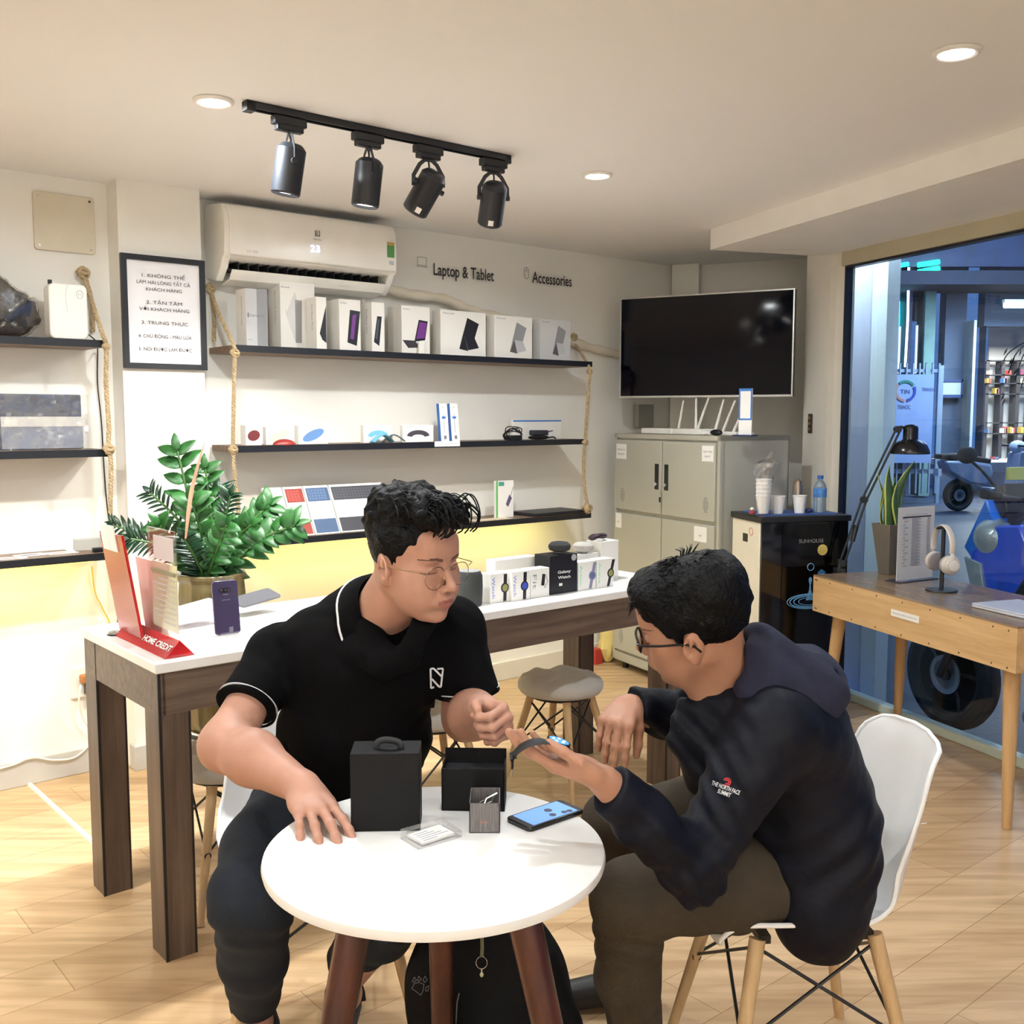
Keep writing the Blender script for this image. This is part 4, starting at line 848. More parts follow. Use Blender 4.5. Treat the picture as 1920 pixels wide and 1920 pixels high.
# snake plant
pb=on_z(1668,1076,DZ); t=thing('snake_plant','snake plant with yellow edged leaves in a tapered grey brown pot on the desk','potted plant',pb)
pc=mat('pot_taupe',(112,104,92),.6,var=.06)
g=G(); n=4
def sq(w,z): return [(-w,-w,z),(w,-w,z),(w,w,z),(-w,w,z)]
g.add(sq(.036,0)+sq(.062,.235)+sq(.054,.235)+sq(.052,.20),[(3,2,1,0),(0,1,5,4),(1,2,6,5),(2,3,7,6),(3,0,4,7),(4,5,9,8),(5,6,10,9),(6,7,11,10),(7,4,8,11),(8,9,13,12),(9,10,14,13),(10,11,15,14),(11,8,12,15)])
g.obj('pot',pc,t,rot=R(20),bevel=.003); G().box(-.05,.05,-.05,.05,.195,.21).obj('soil',mat('soil',(52,42,34),.95,bump=1),t,rot=R(20),smooth=0)
LG=mat('snake_green',(58,92,52),.45,var=.35,vscale=30,stretch=(2,2,10)); LY=mat('snake_yellow',(176,184,96),.45)
for k,(x,y,h,w_,lx,ly,ph) in enumerate(((-.012,-.012,.30,.034,.0,.0,.1),(.026,-.02,.22,.034,-.0,.02,.4),(.02,.01,.32,.024,.075,.0,-.5),(-.034,.0,.20,.022,-.02,.0,1.0),(.0,.02,.24,.022,.02,.02,-.2),(.034,.02,.17,.02,.03,.02,.8),(-.02,.02,.26,.02,-.03,.01,.6))):
    g=G(); vs=[];fs=[];mm=[]; K=16
    for i in range(K+1):
        s=i/K; wd=w_*(1-max(0,(s-.45)/.55)**2.2)*(.55+.45*math.sin(min(1,s*2.2)*1.57))+.0006
        c=Vector((x+lx*s*s+.01*math.sin(s*5+k),y+ly*s*s,.205+h*s)); a=ph+s*.9; d=Vector((math.cos(a),math.sin(a)*.6,0)); nn=Vector((-math.sin(a),math.cos(a),0))
        for q in (-1,-.8,-.4,0,.4,.8,1): vs.append(c+d*wd*q+nn*abs(q)**2*wd*.35)
    for i in range(K):
        for j in range(6): fs.append((i*7+j,i*7+j+1,i*7+j+8,i*7+j+7)); mm.append(1 if j in (0,5) else 0)
    g.add(vs,fs); g.m=mm; g.obj('leaf',[LG,LY],t,solid=.0025,smooth=60)
# desk lamp
LY_=4.80
def lp(px,py,Y=LY_): return at_y(px,py,Y)
base=lp(1574,1068); t=thing('desk_lamp','black spring arm desk lamp leaning over the oak desk','desk lamp',base)
def lo_(px,py): return lp(px,py)-base
def bar(a,b,off,name='arm'):
    d=(b-a).normalized(); s_=Vector((-d.z,0,d.x))
    for q in (-1,1): G().tube([a+s_*off*q,b+s_*off*q],.0055,8).obj(name,BLACKM,t)
G().box(-.02,.02,-.03,.03,-.05,.006).cyl((0,0,0),(0,0,.05),.011,n=12).cyl((0,.0,-.09),(0,0,-.05),.006,n=8).obj('clamp',BLACKM,t,bevel=.002)
bar(lo_(1578,1058),lo_(1620,938),.011); bar(lo_(1621,936),lo_(1684,806),.010); G().tube([lo_(1598,1015),lo_(1606,985)],.012,8).obj('spring_cover',BLACKM,t)
for q in (lo_(1620,937),lo_(1683,805),lo_(1579,1056)): G().cyl(q+Vector((0,-.014,0)),q+Vector((0,.014,0)),.016,n=14).obj('joint',BLACKM,t)
hc=lo_(1706,851); g=G(); g.lathe([(.088,0),(.089,.003),(.086,.018),(.076,.040),(.058,.058),(.036,.066),(.034,.070),(.034,.118),(.030,.130),(.018,.136),(0,.138)],hc,36)
g.obj('shade',mat('lamp_black_gloss',(24,24,28),.22),t,smooth=50); G().lathe([(.084,.001),(.072,.036),(.036,.06),(0,.062)],hc,32).obj('shade_inside',mat('lamp_inner',(220,214,200),.5),t)
G().tube(catmull([lo_(1683,805),lo_(1690,800),lo_(1697,805)],3),.006,8).obj('shade_bracket',BLACKM,t)
# ---- screen
TVa=Vector((.62,5.94,1.583)); TVang=math.atan2(-.48,.87); 
t=thing('television','large black flat screen television with a silver edge above the locker','television',TVa,TVang)
TW,TH=.99,.565
G().box(0,TW,0,.035,0,TH).obj('housing',BLACKM,t,bevel=.003)
for nm,bx in (('bezel',(0,TW,-.004,.012,0,.011)),('bezel',(0,TW,-.004,.012,TH-.007,TH)),('bezel',(0,.008,-.004,.012,.011,TH-.007)),('bezel',(TW-.007,TW,-.004,.012,.011,TH-.007))): G().box(*bx).obj(nm,mat('bezel_silver',(190,190,186),.3,.7),t,smooth=0)
G().box(.008,TW-.007,-.002,0,.011,TH-.007).obj('screen',mat('screen_glass',(2,3,14),.06,spec=.25),t,smooth=0)
G().text('LG',TW*.5,.0055,h=.005,y=-.0045).obj('logo',GREYINK,t,smooth=0)
G().box(.35,.65,.035,.06,.1,.45).box(.45,.55,.06,.28,.22,.32).obj('wall_bracket',BLACKM,t,bevel=.003)
tag(G().box(-.07,.07,-.04,0,-.06,.08).obj('junction_box',mat('junction_grey',(150,148,138),.5),loc=Vector((.80,6.355,1.47)),rot=WZ,bevel=.004),'grey wall box under the left end of the television','wall box')
# ---- steel locker
LA=Vector((.60,5.98,0)); Lang=math.atan2(-.89,.455); LW_,LD_,LH_=.966,.45,1.38
LM=frame_at(LA,Lang); LKm=mat('locker_grey',(176,174,160),.45,var=.02,vscale=3); LKs=mat('locker_line',(110,108,98),.6)
t=thing('steel_locker','grey steel locker cabinet with paper labels below the television','locker',LA,Lang)
g=G().box(0,LW_,.0,LD_,.05,.062).box(0,LW_,0,LD_,LH_-.025,LH_).box(0,.02,0,LD_,.05,LH_).box(LW_-.02,LW_,0,LD_,.05,LH_).box(0,LW_,LD_-.01,LD_,.05,LH_).box(.0,LW_,0.012,.03,.05,LH_); g.obj('carcass',LKm,t,smooth=0)
G().box(.0,LW_,-.002,.02,.055,.10).obj('plinth',LKm,t,bevel=.002)
for x in (.06,LW_-.06):
    for y in (.05,LD_-.05): G().cyl((x,y,0),(x,y,.055),.018,n=12).obj('foot',PLASB,t)
for x0,x1 in ((.022,.474),(.486,LW_-.03)):
    for z0,z1 in ((.945,1.345),(.115,.925)):
        d=G().box(x0,x1,-.008,.014,z0,z1).obj('door',LKm,t,bevel=.003)
        hx=(x1-.055) if x0<.3 else x0+.022; hz=(z0+z1)/2+(.01 if z1>1 else .06)
        if z1<1: hx=x1-.055 if x0<.3 else x0+.03
        G().box(hx,hx+.034,-.012,-.007,hz-.075,hz+.065).obj('handle_plate',PLASB,d,bevel=.002); G().cyl((hx+.017,-.022,hz-.045),(hx+.017,-.012,hz-.045),.011,n=14).obj('lock',CHROME,d)
        g=G(); vx=x0+.055 if x0<.3 else x1-.09
        for r_ in range(9):
            for q in range(5):
                if ((q-2)/2.6)**2+((r_-4)/4.6)**2<1: g.box(vx+q*.009,vx+q*.009+.005,-.0088,-.0079,z0+.045+r_*.009,z0+.049+r_*.009)
        g.obj('vent_holes',LKs,d,smooth=0)
g=G().tube([(.512,-.024,1.095),(.50,-.03,1.08),(.495,-.026,1.06)],.002,6).tube([(.495+.012*math.cos(q),-.027,1.052+.012*math.sin(q)) for q in [i*math.pi/6 for i in range(12)]],.0016,5,closed=True); kk=g.obj('key_ring',CHROME,t); G().box(.488,.500,-.03,-.026,1.015,1.042).obj('key_tag',PLASB,t)
for k,(x,z,w_,h_,tx) in enumerate(((.03,1.235,.105,.085,'KHONG GIU\nTIEN MAT'),(LW_-.135,1.25,.095,.08,'SAP TAM\nNHUT'),(.03,.835,.06,.085,'01'),(LW_-.19,.835,.105,.078,'OP'))):
    lb=['upper left locker door','upper right locker door','lower left locker door','lower right locker door'][k]
    o=tag(G().box(0,w_,-.001,0,0,h_).obj('door_label',PAPER,loc=LM@Vector((x,-.0085,z)),rot=Lang,smooth=0),'white paper label taped to the '+lb,'paper label'); g=G()
    for r_,s_ in enumerate(tx.split('\n')): g.text(s_,w_/2,h_*(.62-.3*r_ if len(tx)>3 else .4),h=.010,w=min(w_*.75,.012*len(s_)),y=-.0012)
    g.obj('lettering',GREYINK,o,smooth=0)
def lk(px,y): # point on locker top seen at px, y back from the front edge
    k=(px-960)/1920*1.0; D=Vector((.455,-.89,0)); Pp=Vector((.89,.455,0)); b0_=LA+Pp*y; kk=k/ (1) ; den=D.x-kk*D.y; tt=(kk*b0_.y-b0_.x)/den; p=b0_+D*tt; p.z=LH_; return p
def ant(g,x,y,z,dx,dz,dy=0): g.tube([(x,y,z),(x+dx*.15,y,z+dz*.15),(x+dx,y+dy,z+dz)],[.007,.008,.005],8)
def rt(pxa,pxb,y,label,ants,h=.032,d=.12):
    a=lk(pxa,y);b=lk(pxb,y); t=thing('wifi_router',label,'wifi router',a,Lang,'wifi routers on the locker'); w_=(b-a).length
    G().box(0,w_,0,d,.001,h).obj('housing',mat('router_white',(0,0,0)),t,bevel=.005)
    for x,dx,dz in ants: g=G(); ant(g,x*w_,d*.9,h*.5,dx,dz); g.obj('antenna',mat('router_white',(0,0,0)),t)
rt(1201,1257,.06,'white wifi router with two antennas, leftmost on the locker',[(.72,.045,.17),(1.0,.0,.0001)])
rt(1260,1311,.07,'white wifi router in the middle of the locker top',[(.28,-.005,.18),(.30,.10,.18),(.95,.07,.17)])
rt(1313,1378,.10,'flat white wifi router with crossing antennas, rightmost on the locker',[(.15,.10,.17),(.45,.12,.17),(.80,.01,.15)],h=.02)
p=lk(1396,.08); t=thing('payment_stand','blue and white upright payment sign standing on the locker','payment sign',p,Lang+R(20)); 
G().box(-.055,.055,-.03,.03,0,.008).obj('base',mat('sign_navy2',(40,56,96),.4),t,bevel=.002); G().box(-.036,.036,-.003,.003,.008,.235).obj('panel',PAPER,t,smooth=0); g=G().box(-.036,.036,-.0045,-.003,.222,.235).box(-.036,-.029,-.0045,-.003,.088,.222).box(.029,.036,-.0045,-.003,.088,.222).box(-.036,.036,-.0045,-.003,.08,.088); g.obj('blue_border',BLUEINK,t,smooth=0)
p=lk(1336,.03); t=thing('black_pouch','small black pouch lying on the front edge of the locker','pouch',p,Lang); G().ell((0,.02,.016),(.045,.02,.016),18,8).obj('pouch_body',PLASB,t)
# yellow bag and red box beside the locker
p=on_z(1141,1246,0); t=thing('plastic_bag','crumpled yellow plastic bag on the floor beside the locker','plastic bag',p+Vector((-.0,.06,0)))
g=G(); vs=[]; n=24
for j in range(13):
    for i in range(n):
        a=2*math.pi*i/n; b=-1.57+3.14*j/12; r_=1+.3*noise.noise(Vector((math.cos(a)*2,math.sin(a)*2,j*.5))); vs.append((.055*r_*math.cos(b)*math.cos(a),.05*r_*math.cos(b)*math.sin(a),.12+.12*math.sin(b)*(1.1 if b>0 else 1)))
g.add(vs,[(j*n+i,j*n+(i+1)%n,(j+1)*n+(i+1)%n,(j+1)*n+i) for j in range(12) for i in range(n)]); g.obj('bag',mat('bag_yellow',(226,204,128),.5,var=.15,bump=.8,bscale=30),t,smooth=25)
tag(G().box(-.03,.03,-.03,.03,0,.09).obj('red_carton',mat('carton_red',(184,60,50),.5),loc=p+Vector((-.075,.03,0)),rot=WZ,bevel=.002),'small red carton on the floor left of the yellow plastic bag','carton')
# ---- water dispenser
WA=Vector((1.168,4.77,0)); Wang=math.atan2(.11,.447); WW,WDp,WH=.46,.30,1.0
t=thing('water_dispenser','tall black and cream water purifier with a droplet picture behind the desk','water dispenser',WA,Wang); WM=frame_at(WA,Wang)
CRM=mat('dispenser_cream',(232,224,204),.4); GLS=mat('dispenser_glass',(6,7,10),.08,spec=.8)
G().box(0,.012,0.01,WDp,.03,WH-.02).box(WW-.012,WW,.01,WDp,.03,WH-.02).box(.012,WW-.012,WDp-.02,WDp,.03,WH-.02).obj('side_panel',CRM,t,bevel=.003)
G().box(0.002,WW-.002,0,.02,.03,WH-.02).obj('front_glass',GLS,t,bevel=.002); G().box(.11,WW-.09,-.004,0,.03,WH-.03).obj('centre_glass',mat('dispenser_glass2',(2,2,3),.12),t,smooth=0)
G().box(-.008,WW+.008,-.01,WDp+.01,WH-.02,WH+.01).obj('top_cover',mat('cover_black',(20,22,28),.4),t,bevel=.004); G().box(.01,WW-.01,.02,WDp-.02,0,.03).obj('base',PLASB,t,smooth=0)
LBm=mat('print_light_blue',(110,170,220),.5); CX=.26
G().text('SUNHOUSE',CX+.0,WH-.11,h=.018,w=.13,y=-.0045).obj('brand_lettering',mat('letter_steel',(140,140,146),.4),t,smooth=0)
g=G(); 
for r_,th_ in ((.12,.0016),(.105,.0022),(.085,.002),(.06,.0014)): g.tube([(CX+r_*math.cos(q),-.005,.60+r_*.30*math.sin(q)) for q in [i*math.pi/24 for i in range(48)]],th_,5,closed=True)
g.obj('ripple_print',LBm,t)
g=G().lathe([(0,0),(.022,0),(.014,.02),(.005,.05),(.004,.075),(.009,.095),(.008,.105),(0,.112)],(CX,-.0045,.605),16); g.v=[Vector((v.x,-.0045+(v.y+.0045)*.05,v.z)) for v in g.v]; g.obj('droplet_print',LBm,t)
G().tube([(CX+.0+.017*math.cos(q),-.005,.765+.017*math.sin(q)) for q in [i*math.pi/12 for i in range(24)]],.0016,5,closed=True).obj('bubble_print',LBm,t)
o=G().cyl((CX+.06,-.0055,.845),(CX+.06,-.004,.845),.026,n=32).obj('gold_seal',mat('seal_gold',(206,184,104),.4,var=.1,vscale=120),t,smooth=0)
g=G().prism([(CX+.035,.70),(CX+.04,.74),(CX+.058,.752),(CX+.078,.74),(CX+.083,.70),(CX+.075,.685),(CX+.043,.685)],-.0055,-.004); wb=g.obj('warranty_badge',mat('badge_blue',(50,110,160),.4),t,smooth=0)
g=G(); g.text('05',CX+.059,.722,h=.016,y=-.006,bold=.02); g.text('NAM',CX+.059,.698,h=.010,y=-.006,bold=.02); g.obj('badge_lettering',PAPER,wb,smooth=0); G().box(CX+.034,CX+.084,-.006,-.0045,.668,.682).obj('badge_ribbon',PAPER,wb,smooth=0)
M=Matrix(((0,0,-1,-.0008),(-1,0,0,0),(0,1,0,0),(0,0,0,1)))
g=G().box(-.001,0,.135,.185,.875,.915); g.obj('side_sticker',PLASB,t,smooth=0); G().tube([(-.0015,.10+.018*math.cos(q),.93+.018*math.sin(q)) for q in [i*math.pi/9 for i in range(18)]],.0015,5,closed=True).obj('side_logo',mat('pink_print',(214,130,120),.5),t)
TRZ=WH+.010
tr=thing('tray','thin blue mat on top of the water purifier','tray',WM@Vector((WW/2,WDp/2,TRZ)),Wang); G().prism(rrect(.40,.24,.02),0,.004,'z').obj('mat',mat('mat_blue',(56,84,150),.5),tr,smooth=0); TRZ+=.004
def wtop(px,y): 
    a=WM@Vector((0,y,0)); d=(WM.to_3x3()@Vector((1,0,0))); k=(px-960)/1920; tt=(k*a.y-a.x)/(d.x-k*d.y); p=a+d*tt; p.z=TRZ; return p
CUP=mat('foam_cup',(242,240,236),.6)
def cup(px,y,label,h=.085,n=1,name='paper_cup'):
    t=thing(name,label,'cup',wtop(px,y),0,'white foam cups on the water purifier'); G().lathe([(0,0),(.023,0),(.033,h-.004),(.035,h-.003),(.035,h),(.032,h),(.022,.004),(0,.004)],n=28).obj('cup_body',CUP,t)
cup(1461,.10,'white foam cup right beside the bagged cup stack'); cup(1501,.10,'white foam cup standing alone between the stack and the bottle')
t=thing('cup_stack','tall stack of white foam cups in a clear twisted plastic bag','cup stack',wtop(1433,.08),0)
for k in range(5): G().lathe([(0,0),(.024,0),(.036,.082),(.038,.083),(.038,.088),(.034,.088),(.022,.004),(0,.004)],(0,0,.004+k*.019),24).obj('foam_cup',CUP,t)
g=G(); vs=[];n=24
for j in range(17):
    z=j/16*.30; r_=(.041 if z<.17 else .041+.02*math.sin((z-.17)*12)) if z<.25 else .012+.02*(.30-z)/.05*.6
    for i in range(n):
        a=2*math.pi*i/n; q=1+(.28*noise.noise(Vector((math.cos(a)*2.5,math.sin(a)*2.5,z*30))) if z>.16 else .03*noise.noise(Vector((a*3,z*40,0)))); vs.append((r_*q*math.cos(a)+max(0,z-.2)*.35,r_*q*math.sin(a),z))
g.add(vs,[(j*n+i,j*n+(i+1)%n,(j+1)*n+(i+1)%n,(j+1)*n+i) for j in range(16) for i in range(n)]); g.obj('clear_bag',FILM,t,smooth=20)
t=thing('water_bottle','small clear water bottle with a blue label and cap on the purifier','bottle',wtop(1539,.13))
G().lathe([(0,0),(.028,0),(.031,.006),(.031,.10),(.029,.105),(.031,.112),(.030,.12),(.022,.142),(.012,.155),(.012,.165),(0,.165)],n=32).obj('bottle_body',mat('water_clear',(206,224,236),.08,trans=.75,spec=.6),t)
G().cyl((0,0,.072),(0,0,.116),.0318,n=32,caps=False).obj('label_band',mat('bottle_label',(70,130,200),.4,var=.3,vscale=60),t); G().cyl((0,0,.160),(0,0,.178),.0145,n=20).obj('cap',mat('cap_blue',(54,104,180),.4),t)
t=thing('candy','small red and white wrapped sweet on the left edge of the purifier top','sweet',wtop(1412,.06)); G().ell((0,0,.012),(.016,.012,.011),14,8).obj('sweet',mat('candy_red',(150,50,60),.3),t); G().ell((0,0,.028),(.010,.010,.008),12,8).obj('sweet_top',PLASW,t)
t=thing('crumpled_wrapper','dark blue crumpled wrapper between the foam cup and the water bottle','wrapper',wtop(1519,.09)); G().ell((0,0,.012),(.02,.014,.012),9,5).obj('wrapper',mat('wrapper_blue',(34,50,96),.4),t,smooth=20)
t=thing('steel_flask','brushed steel flask standing behind the foam cups','flask',wtop(1497,.24)); G().lathe([(0,0),(.024,0),(.025,.004),(.025,.115),(.020,.13),(.020,.145),(.010,.155),(0,.155)],n=26).obj('flask_body',mat('flask_steel',(150,138,128),.3,.8),t)
# light switch on the pier
sp=Vector(P0)+WD*.40+WN*(-.052); t=thing('switch_plate','narrow dark switch plate with three buttons on the window pier','switch',Vector((sp.x,sp.y,1.44)),WR)
G().prism(rrect(.030,.105,.006),-.008,0,'y').obj('plate',mat('switch_dark',(58,54,52),.4),t,bevel=.001)
for z in (-.03,0,.03): G().cyl((0,-.011,z),(0,-.008,z),.008,n=14).obj('button',mat('switch_brass',(170,130,80),.35,.5),t)
# black power strip foot under the desk
p=on_z(1575,1362,0); t=thing('cable_box','black power box on the floor beside the purifier','power box',p+Vector((0,.0,0)),Wang); G().box(-.03,.04,-.02,.06,0,.055).obj('box_body',PLASB,t,bevel=.004)
# ================================================================ PEOPLE (smooth-blended volumes, one continuous skin each)
class Vol:
    def __init__(s): s.p=[]
    def cone(s,a,b,ra,rb=None,k=.02,sub=False): s.p.append(('c',np.array(a,float),np.array(b,float),ra,ra if rb is None else rb,k,sub)); return s
    def ell(s,c,r,M=None,k=.02,sub=False): s.p.append(('e',np.array(c,float),np.array(r,float),np.eye(3) if M is None else np.array(M,float),0,k,sub)); return s
    def chain(s,pts,rs,k=.02):
        for i in range(len(pts)-1): s.cone(pts[i],pts[i+1],rs[i],rs[i+1],k)
        return s
    def xf(s,M3,c):
        """place prims given in a local frame: rows M3 = local axes as world vectors"""
        A=np.array(M3,float).T; o=Vol(); c=np.array(c,float)
        for t,a,b,r,q,k,sub in s.p:
            if t=='c': o.p.append((t,A@a+c,A@b+c,r,q,k,sub))
            else: o.p.append((t,A@a+c,b,A@r,q,k,sub))
        return o
    def plus(s,o): s.p+=o.p; return s
    def mesh(s,lo,hi,h,disp=None,grow=0,cuts=()):
        lo=np.array(lo,float);hi=np.array(hi,float); n=np.ceil((hi-lo)/h).astype(int)+1
        ax=[lo[i]+h*np.arange(n[i]) for i in range(3)]; D=np.full(n,.2,np.float32)
        for t,a,b,r,q,k,sub in s.p:
            if t=='c': mn=np.minimum(a-r,b-q); mx=np.maximum(a+r,b+q)
            else:
                e=np.sqrt(((r*b)**2).sum(1)); mn=a-e; mx=a+e
            pad=k+abs(grow)+3*h+.012; i0=np.maximum(0,np.floor((mn-pad-lo)/h)).astype(int); i1=np.minimum(n,np.ceil((mx+pad-lo)/h).astype(int)+1)
            if (i1<=i0).any(): continue
            X=ax[0][i0[0]:i1[0],None,None]; Y=ax[1][None,i0[1]:i1[1],None]; Z=ax[2][None,None,i0[2]:i1[2]]
            if t=='c':
                ba=b-a; L=max((ba**2).sum(),1e-9); px,py,pz=X-a[0],Y-a[1],Z-a[2]; T=np.clip((px*ba[0]+py*ba[1]+pz*ba[2])/L,0,1)
                d=np.sqrt((px-T*ba[0])**2+(py-T*ba[1])**2+(pz-T*ba[2])**2)-(r+(q-r)*T)
            else:
                px,py,pz=X-a[0],Y-a[1],Z-a[2]; u=[(px*r[0][j]+py*r[1][j]+pz*r[2][j]) for j in range(3)]
                k0=np.sqrt((u[0]/b[0])**2+(u[1]/b[1])**2+(u[2]/b[2])**2); k1=np.sqrt((u[0]/b[0]**2)**2+(u[1]/b[1]**2)**2+(u[2]/b[2]**2)**2)+1e-9
                d=k0*(k0-1)/k1
            sl=(slice(i0[0],i1[0]),slice(i0[1],i1[1]),slice(i0[2],i1[2])); e=D[sl]
            if sub: d=-d; hh=np.clip(.5-.5*(e-d)/k,0,1) ; D[sl]=e+(d-e)*hh+k*hh*(1-hh)
            else: hh=np.clip(.5+.5*(e-d)/k,0,1); D[sl]=e+(d-e)*hh-k*hh*(1-hh)
        D-=grow
        if disp is not None or cuts:
            X=ax[0][:,None,None]+0*D; Y=ax[1][None,:,None]+0*D; Z=ax[2][None,None,:]+0*D
            if disp is not None: D=D-disp(X,Y,Z)
            for c in cuts: D=np.maximum(D,c(X,Y,Z))
        return nets(D.astype(np.float32),lo,h)
def nets(D,lo,h):
    S=D<0; C8=[(i,j,k) for i in (0,1) for j in (0,1) for k in (0,1)]; n=np.array(D.shape)-1
    cnt=sum(S[i:n[0]+i,j:n[1]+j,k:n[2]+k].astype(np.int8) for i,j,k in C8); act=(cnt>0)&(cnt<8); idx=np.argwhere(act)
    if not len(idx): return [],[]
    vals=np.stack([D[idx[:,0]+i,idx[:,1]+j,idx[:,2]+k] for i,j,k in C8],1); off=np.array(C8,float); P=np.zeros((len(idx),3)); N_=np.zeros(len(idx))
    for a in range(8):
        for b in range(a+1,8):
            if np.abs(off[a]-off[b]).sum()!=1: continue
            m=(vals[:,a]<0)!=(vals[:,b]<0); t=vals[m,a]/(vals[m,a]-vals[m,b]); P[m]+=off[a]+(off[b]-off[a])*t[:,None]; N_[m]+=1
    P=(P/N_[:,None]+idx)*h+lo; ID=np.full(tuple(n),-1,np.int64); ID[tuple(idx.T)]=np.arange(len(idx)); F=[]
    for ax in range(3):
        sl=[slice(1,n[0]),slice(1,n[1]),slice(1,n[2])]; a=list(sl); b=list(sl); a[ax]=slice(0,n[ax]); b[ax]=slice(1,n[ax]+1)
        e=np.argwhere(S[tuple(a)]!=S[tuple(b)]); 
        if not len(e): continue
        base=e.copy()
        for q in range(3):
            if q!=ax: base[:,q]+=1
        s0=S[tuple(base.T)]; o1,o2=[(1,2),(2,0),(0,1)][ax]; q=[]
        for d1,d2 in ((0,0),(1,0),(1,1),(0,1)):
            c=base.copy(); c[:,o1]-=d1; c[:,o2]-=d2; q.append(ID[tuple(c.T)])
        q=np.stack(q,1); q[s0]=q[s0][:,::-1] if False else q[s0]; q[~s0]=q[~s0][:,::-1]; F.append(q[(q>=0).all(1)])
    F=np.concatenate(F); return P,F
def vobj(name,parts,mats,parent=None,mi=None,smooth=1,iters=0):
    vs=[];fs=[];o=0
    for P,F in parts:
        if len(P)==0: continue
        vs.append(np.asarray(P)); fs.append(np.asarray(F)+o); o+=len(P)
    V_=np.concatenate(vs); F_=np.concatenate(fs)
    me=bpy.data.meshes.new(name); me.vertices.add(len(V_)); me.vertices.foreach_set('co',V_.astype(np.float32).ravel())
    me.loops.add(len(F_)*4); me.loops.foreach_set('vertex_index',F_.ravel().astype(np.int32)); me.polygons.add(len(F_)); me.polygons.foreach_set('loop_start',np.arange(0,len(F_)*4,4,dtype=np.int32))
    for m in mats: me.materials.append(m)
    if mi is not None:
        c=V_[F_].mean(1); me.polygons.foreach_set('material_index',mi(c).astype(np.int32))
    me.polygons.foreach_set('use_smooth',[True]*len(F_)); me.update(calc_edges=True); me.validate()
    ob=bpy.data.objects.new(name,me); C.objects.link(ob)
    if parent: ob.parent=parent; ob.matrix_parent_inverse=Matrix.Translation(-parent.location)
    if iters: s=ob.modifiers.new('smooth','SMOOTH'); s.factor=.5; s.iterations=iters
    return ob
def wn(X,Y,Z,f,s=0):
    a=np.sin(f*X+1.7*np.sin(f*.6*Y+s)+s)*np.sin(f*Y+1.3*np.sin(f*.7*Z+2*s)+2.1*s)*np.sin(f*Z+1.5*np.sin(f*.5*X+s)+.7*s); return a
def basis(f,roll=0,up=(0,0,1)):
    f=Vector(f).normalized(); y=Vector(up).cross(f).normalized(); z=f.cross(y); q=Matrix.Rotation(roll,3,f); return np.array([f,q@y,q@z])   # x fwd, y his left, z up
def head_vol(neck_to=None,sc=1.0,near=1):
    v=Vol()
    v.ell((-.012,0,.035),(.094,.076,.086)); v.ell((.028,0,-.030),(.062,.060,.074),k=.03)
    for s in (-1,1):
        v.cone((-.012,s*.052,-.040),(.050,s*.022,-.096),.020,.015,k=.03); v.ell((.054,s*.042,-.018),(.020,.020,.017),k=.028)
        v.ell((.060,s*.030,-.055),(.022,.018,.026),k=.03)
    v.ell((.070,0,-.101),(.017,.019,.014),k=.022); v.cone((.079,-.030,.022),(.079,.030,.022),.0105,k=.022); v.ell((.074,0,.055),(.022,.045,.03),k=.03)
    for s in (-1,1): v.ell((.097,s*.031,.004),(.016,.018,.010),k=.014,sub=True)
    for s in (-1,1):
        v.ell((.0745,s*.0315,.0035),(.0135,.0155,.0105),k=.004)
        v.cone((.0855,s*.020,-.0025),(.083,s*.043,-.001),.0022,.0018,k=.003)     # lower rim of the lowered lid
        v.cone((.0872,s*.021,-.0052),(.0838,s*.044,-.0036),.0010,.0008,k=.0015,sub=True)
        v.cone((.086,s*.019,.0105),(.079,s*.046,.010),.0016,k=.003,sub=True)
    v.cone((.087,0,.014),(.110,0,-.030),.0065,.0090,k=.012); v.ell((.110,0,-.034),(.0105,.0105,.0095),k=.008)
    for s in (-1,1): v.ell((.098,s*.0125,-.038),(.0105,.0075,.0075),k=.006); v.ell((.104,s*.0065,-.046),(.0050,.0036,.0040),k=.003,sub=True)
    v.ell((.087,0,-.064),(.016,.026,.018),k=.014)
    for s in (-1,1):
        v.cone((.0855,s*.0225,-.0655),(.1000,s*.004,-.0600),.0030,.0052,k=.004); v.cone((.0855,s*.0215,-.0680),(.0985,0,-.0725),.0032,.0062,k=.004)
        v.cone((.088,s*.022,-.0668),(.1035,0,-.0660),.0012,.0016,k=.0022,sub=True)
    for s in (-1,1):
        Me=np.array(Matrix.Rotation(R(-14),3,'Y')@Matrix.Rotation(R(s*18),3,'Z'))
        v.ell((-.010,s*.079,-.006),(.019,.0085,.032),M=Me,k=.006); v.ell((-.006,s*.087,-.002),(.011,.0075,.021),M=Me,k=.004,sub=True)
        v.ell((.004,s*.079,-.010),(.006,.006,.008),k=.004); v.ell((-.006,s*.078,-.034),(.009,.006,.008),k=.006); v.ell((-.009,s*.0835,.006),(.004,.004,.012),M=Me,k=.003)
    for p in range(len(v.p)):
        t,a,b,r,q,k,sub=v.p[p]
        v.p[p]=(t,a*sc,b*sc,r*sc if t=='c' else r,q*sc,k,sub)
    return v
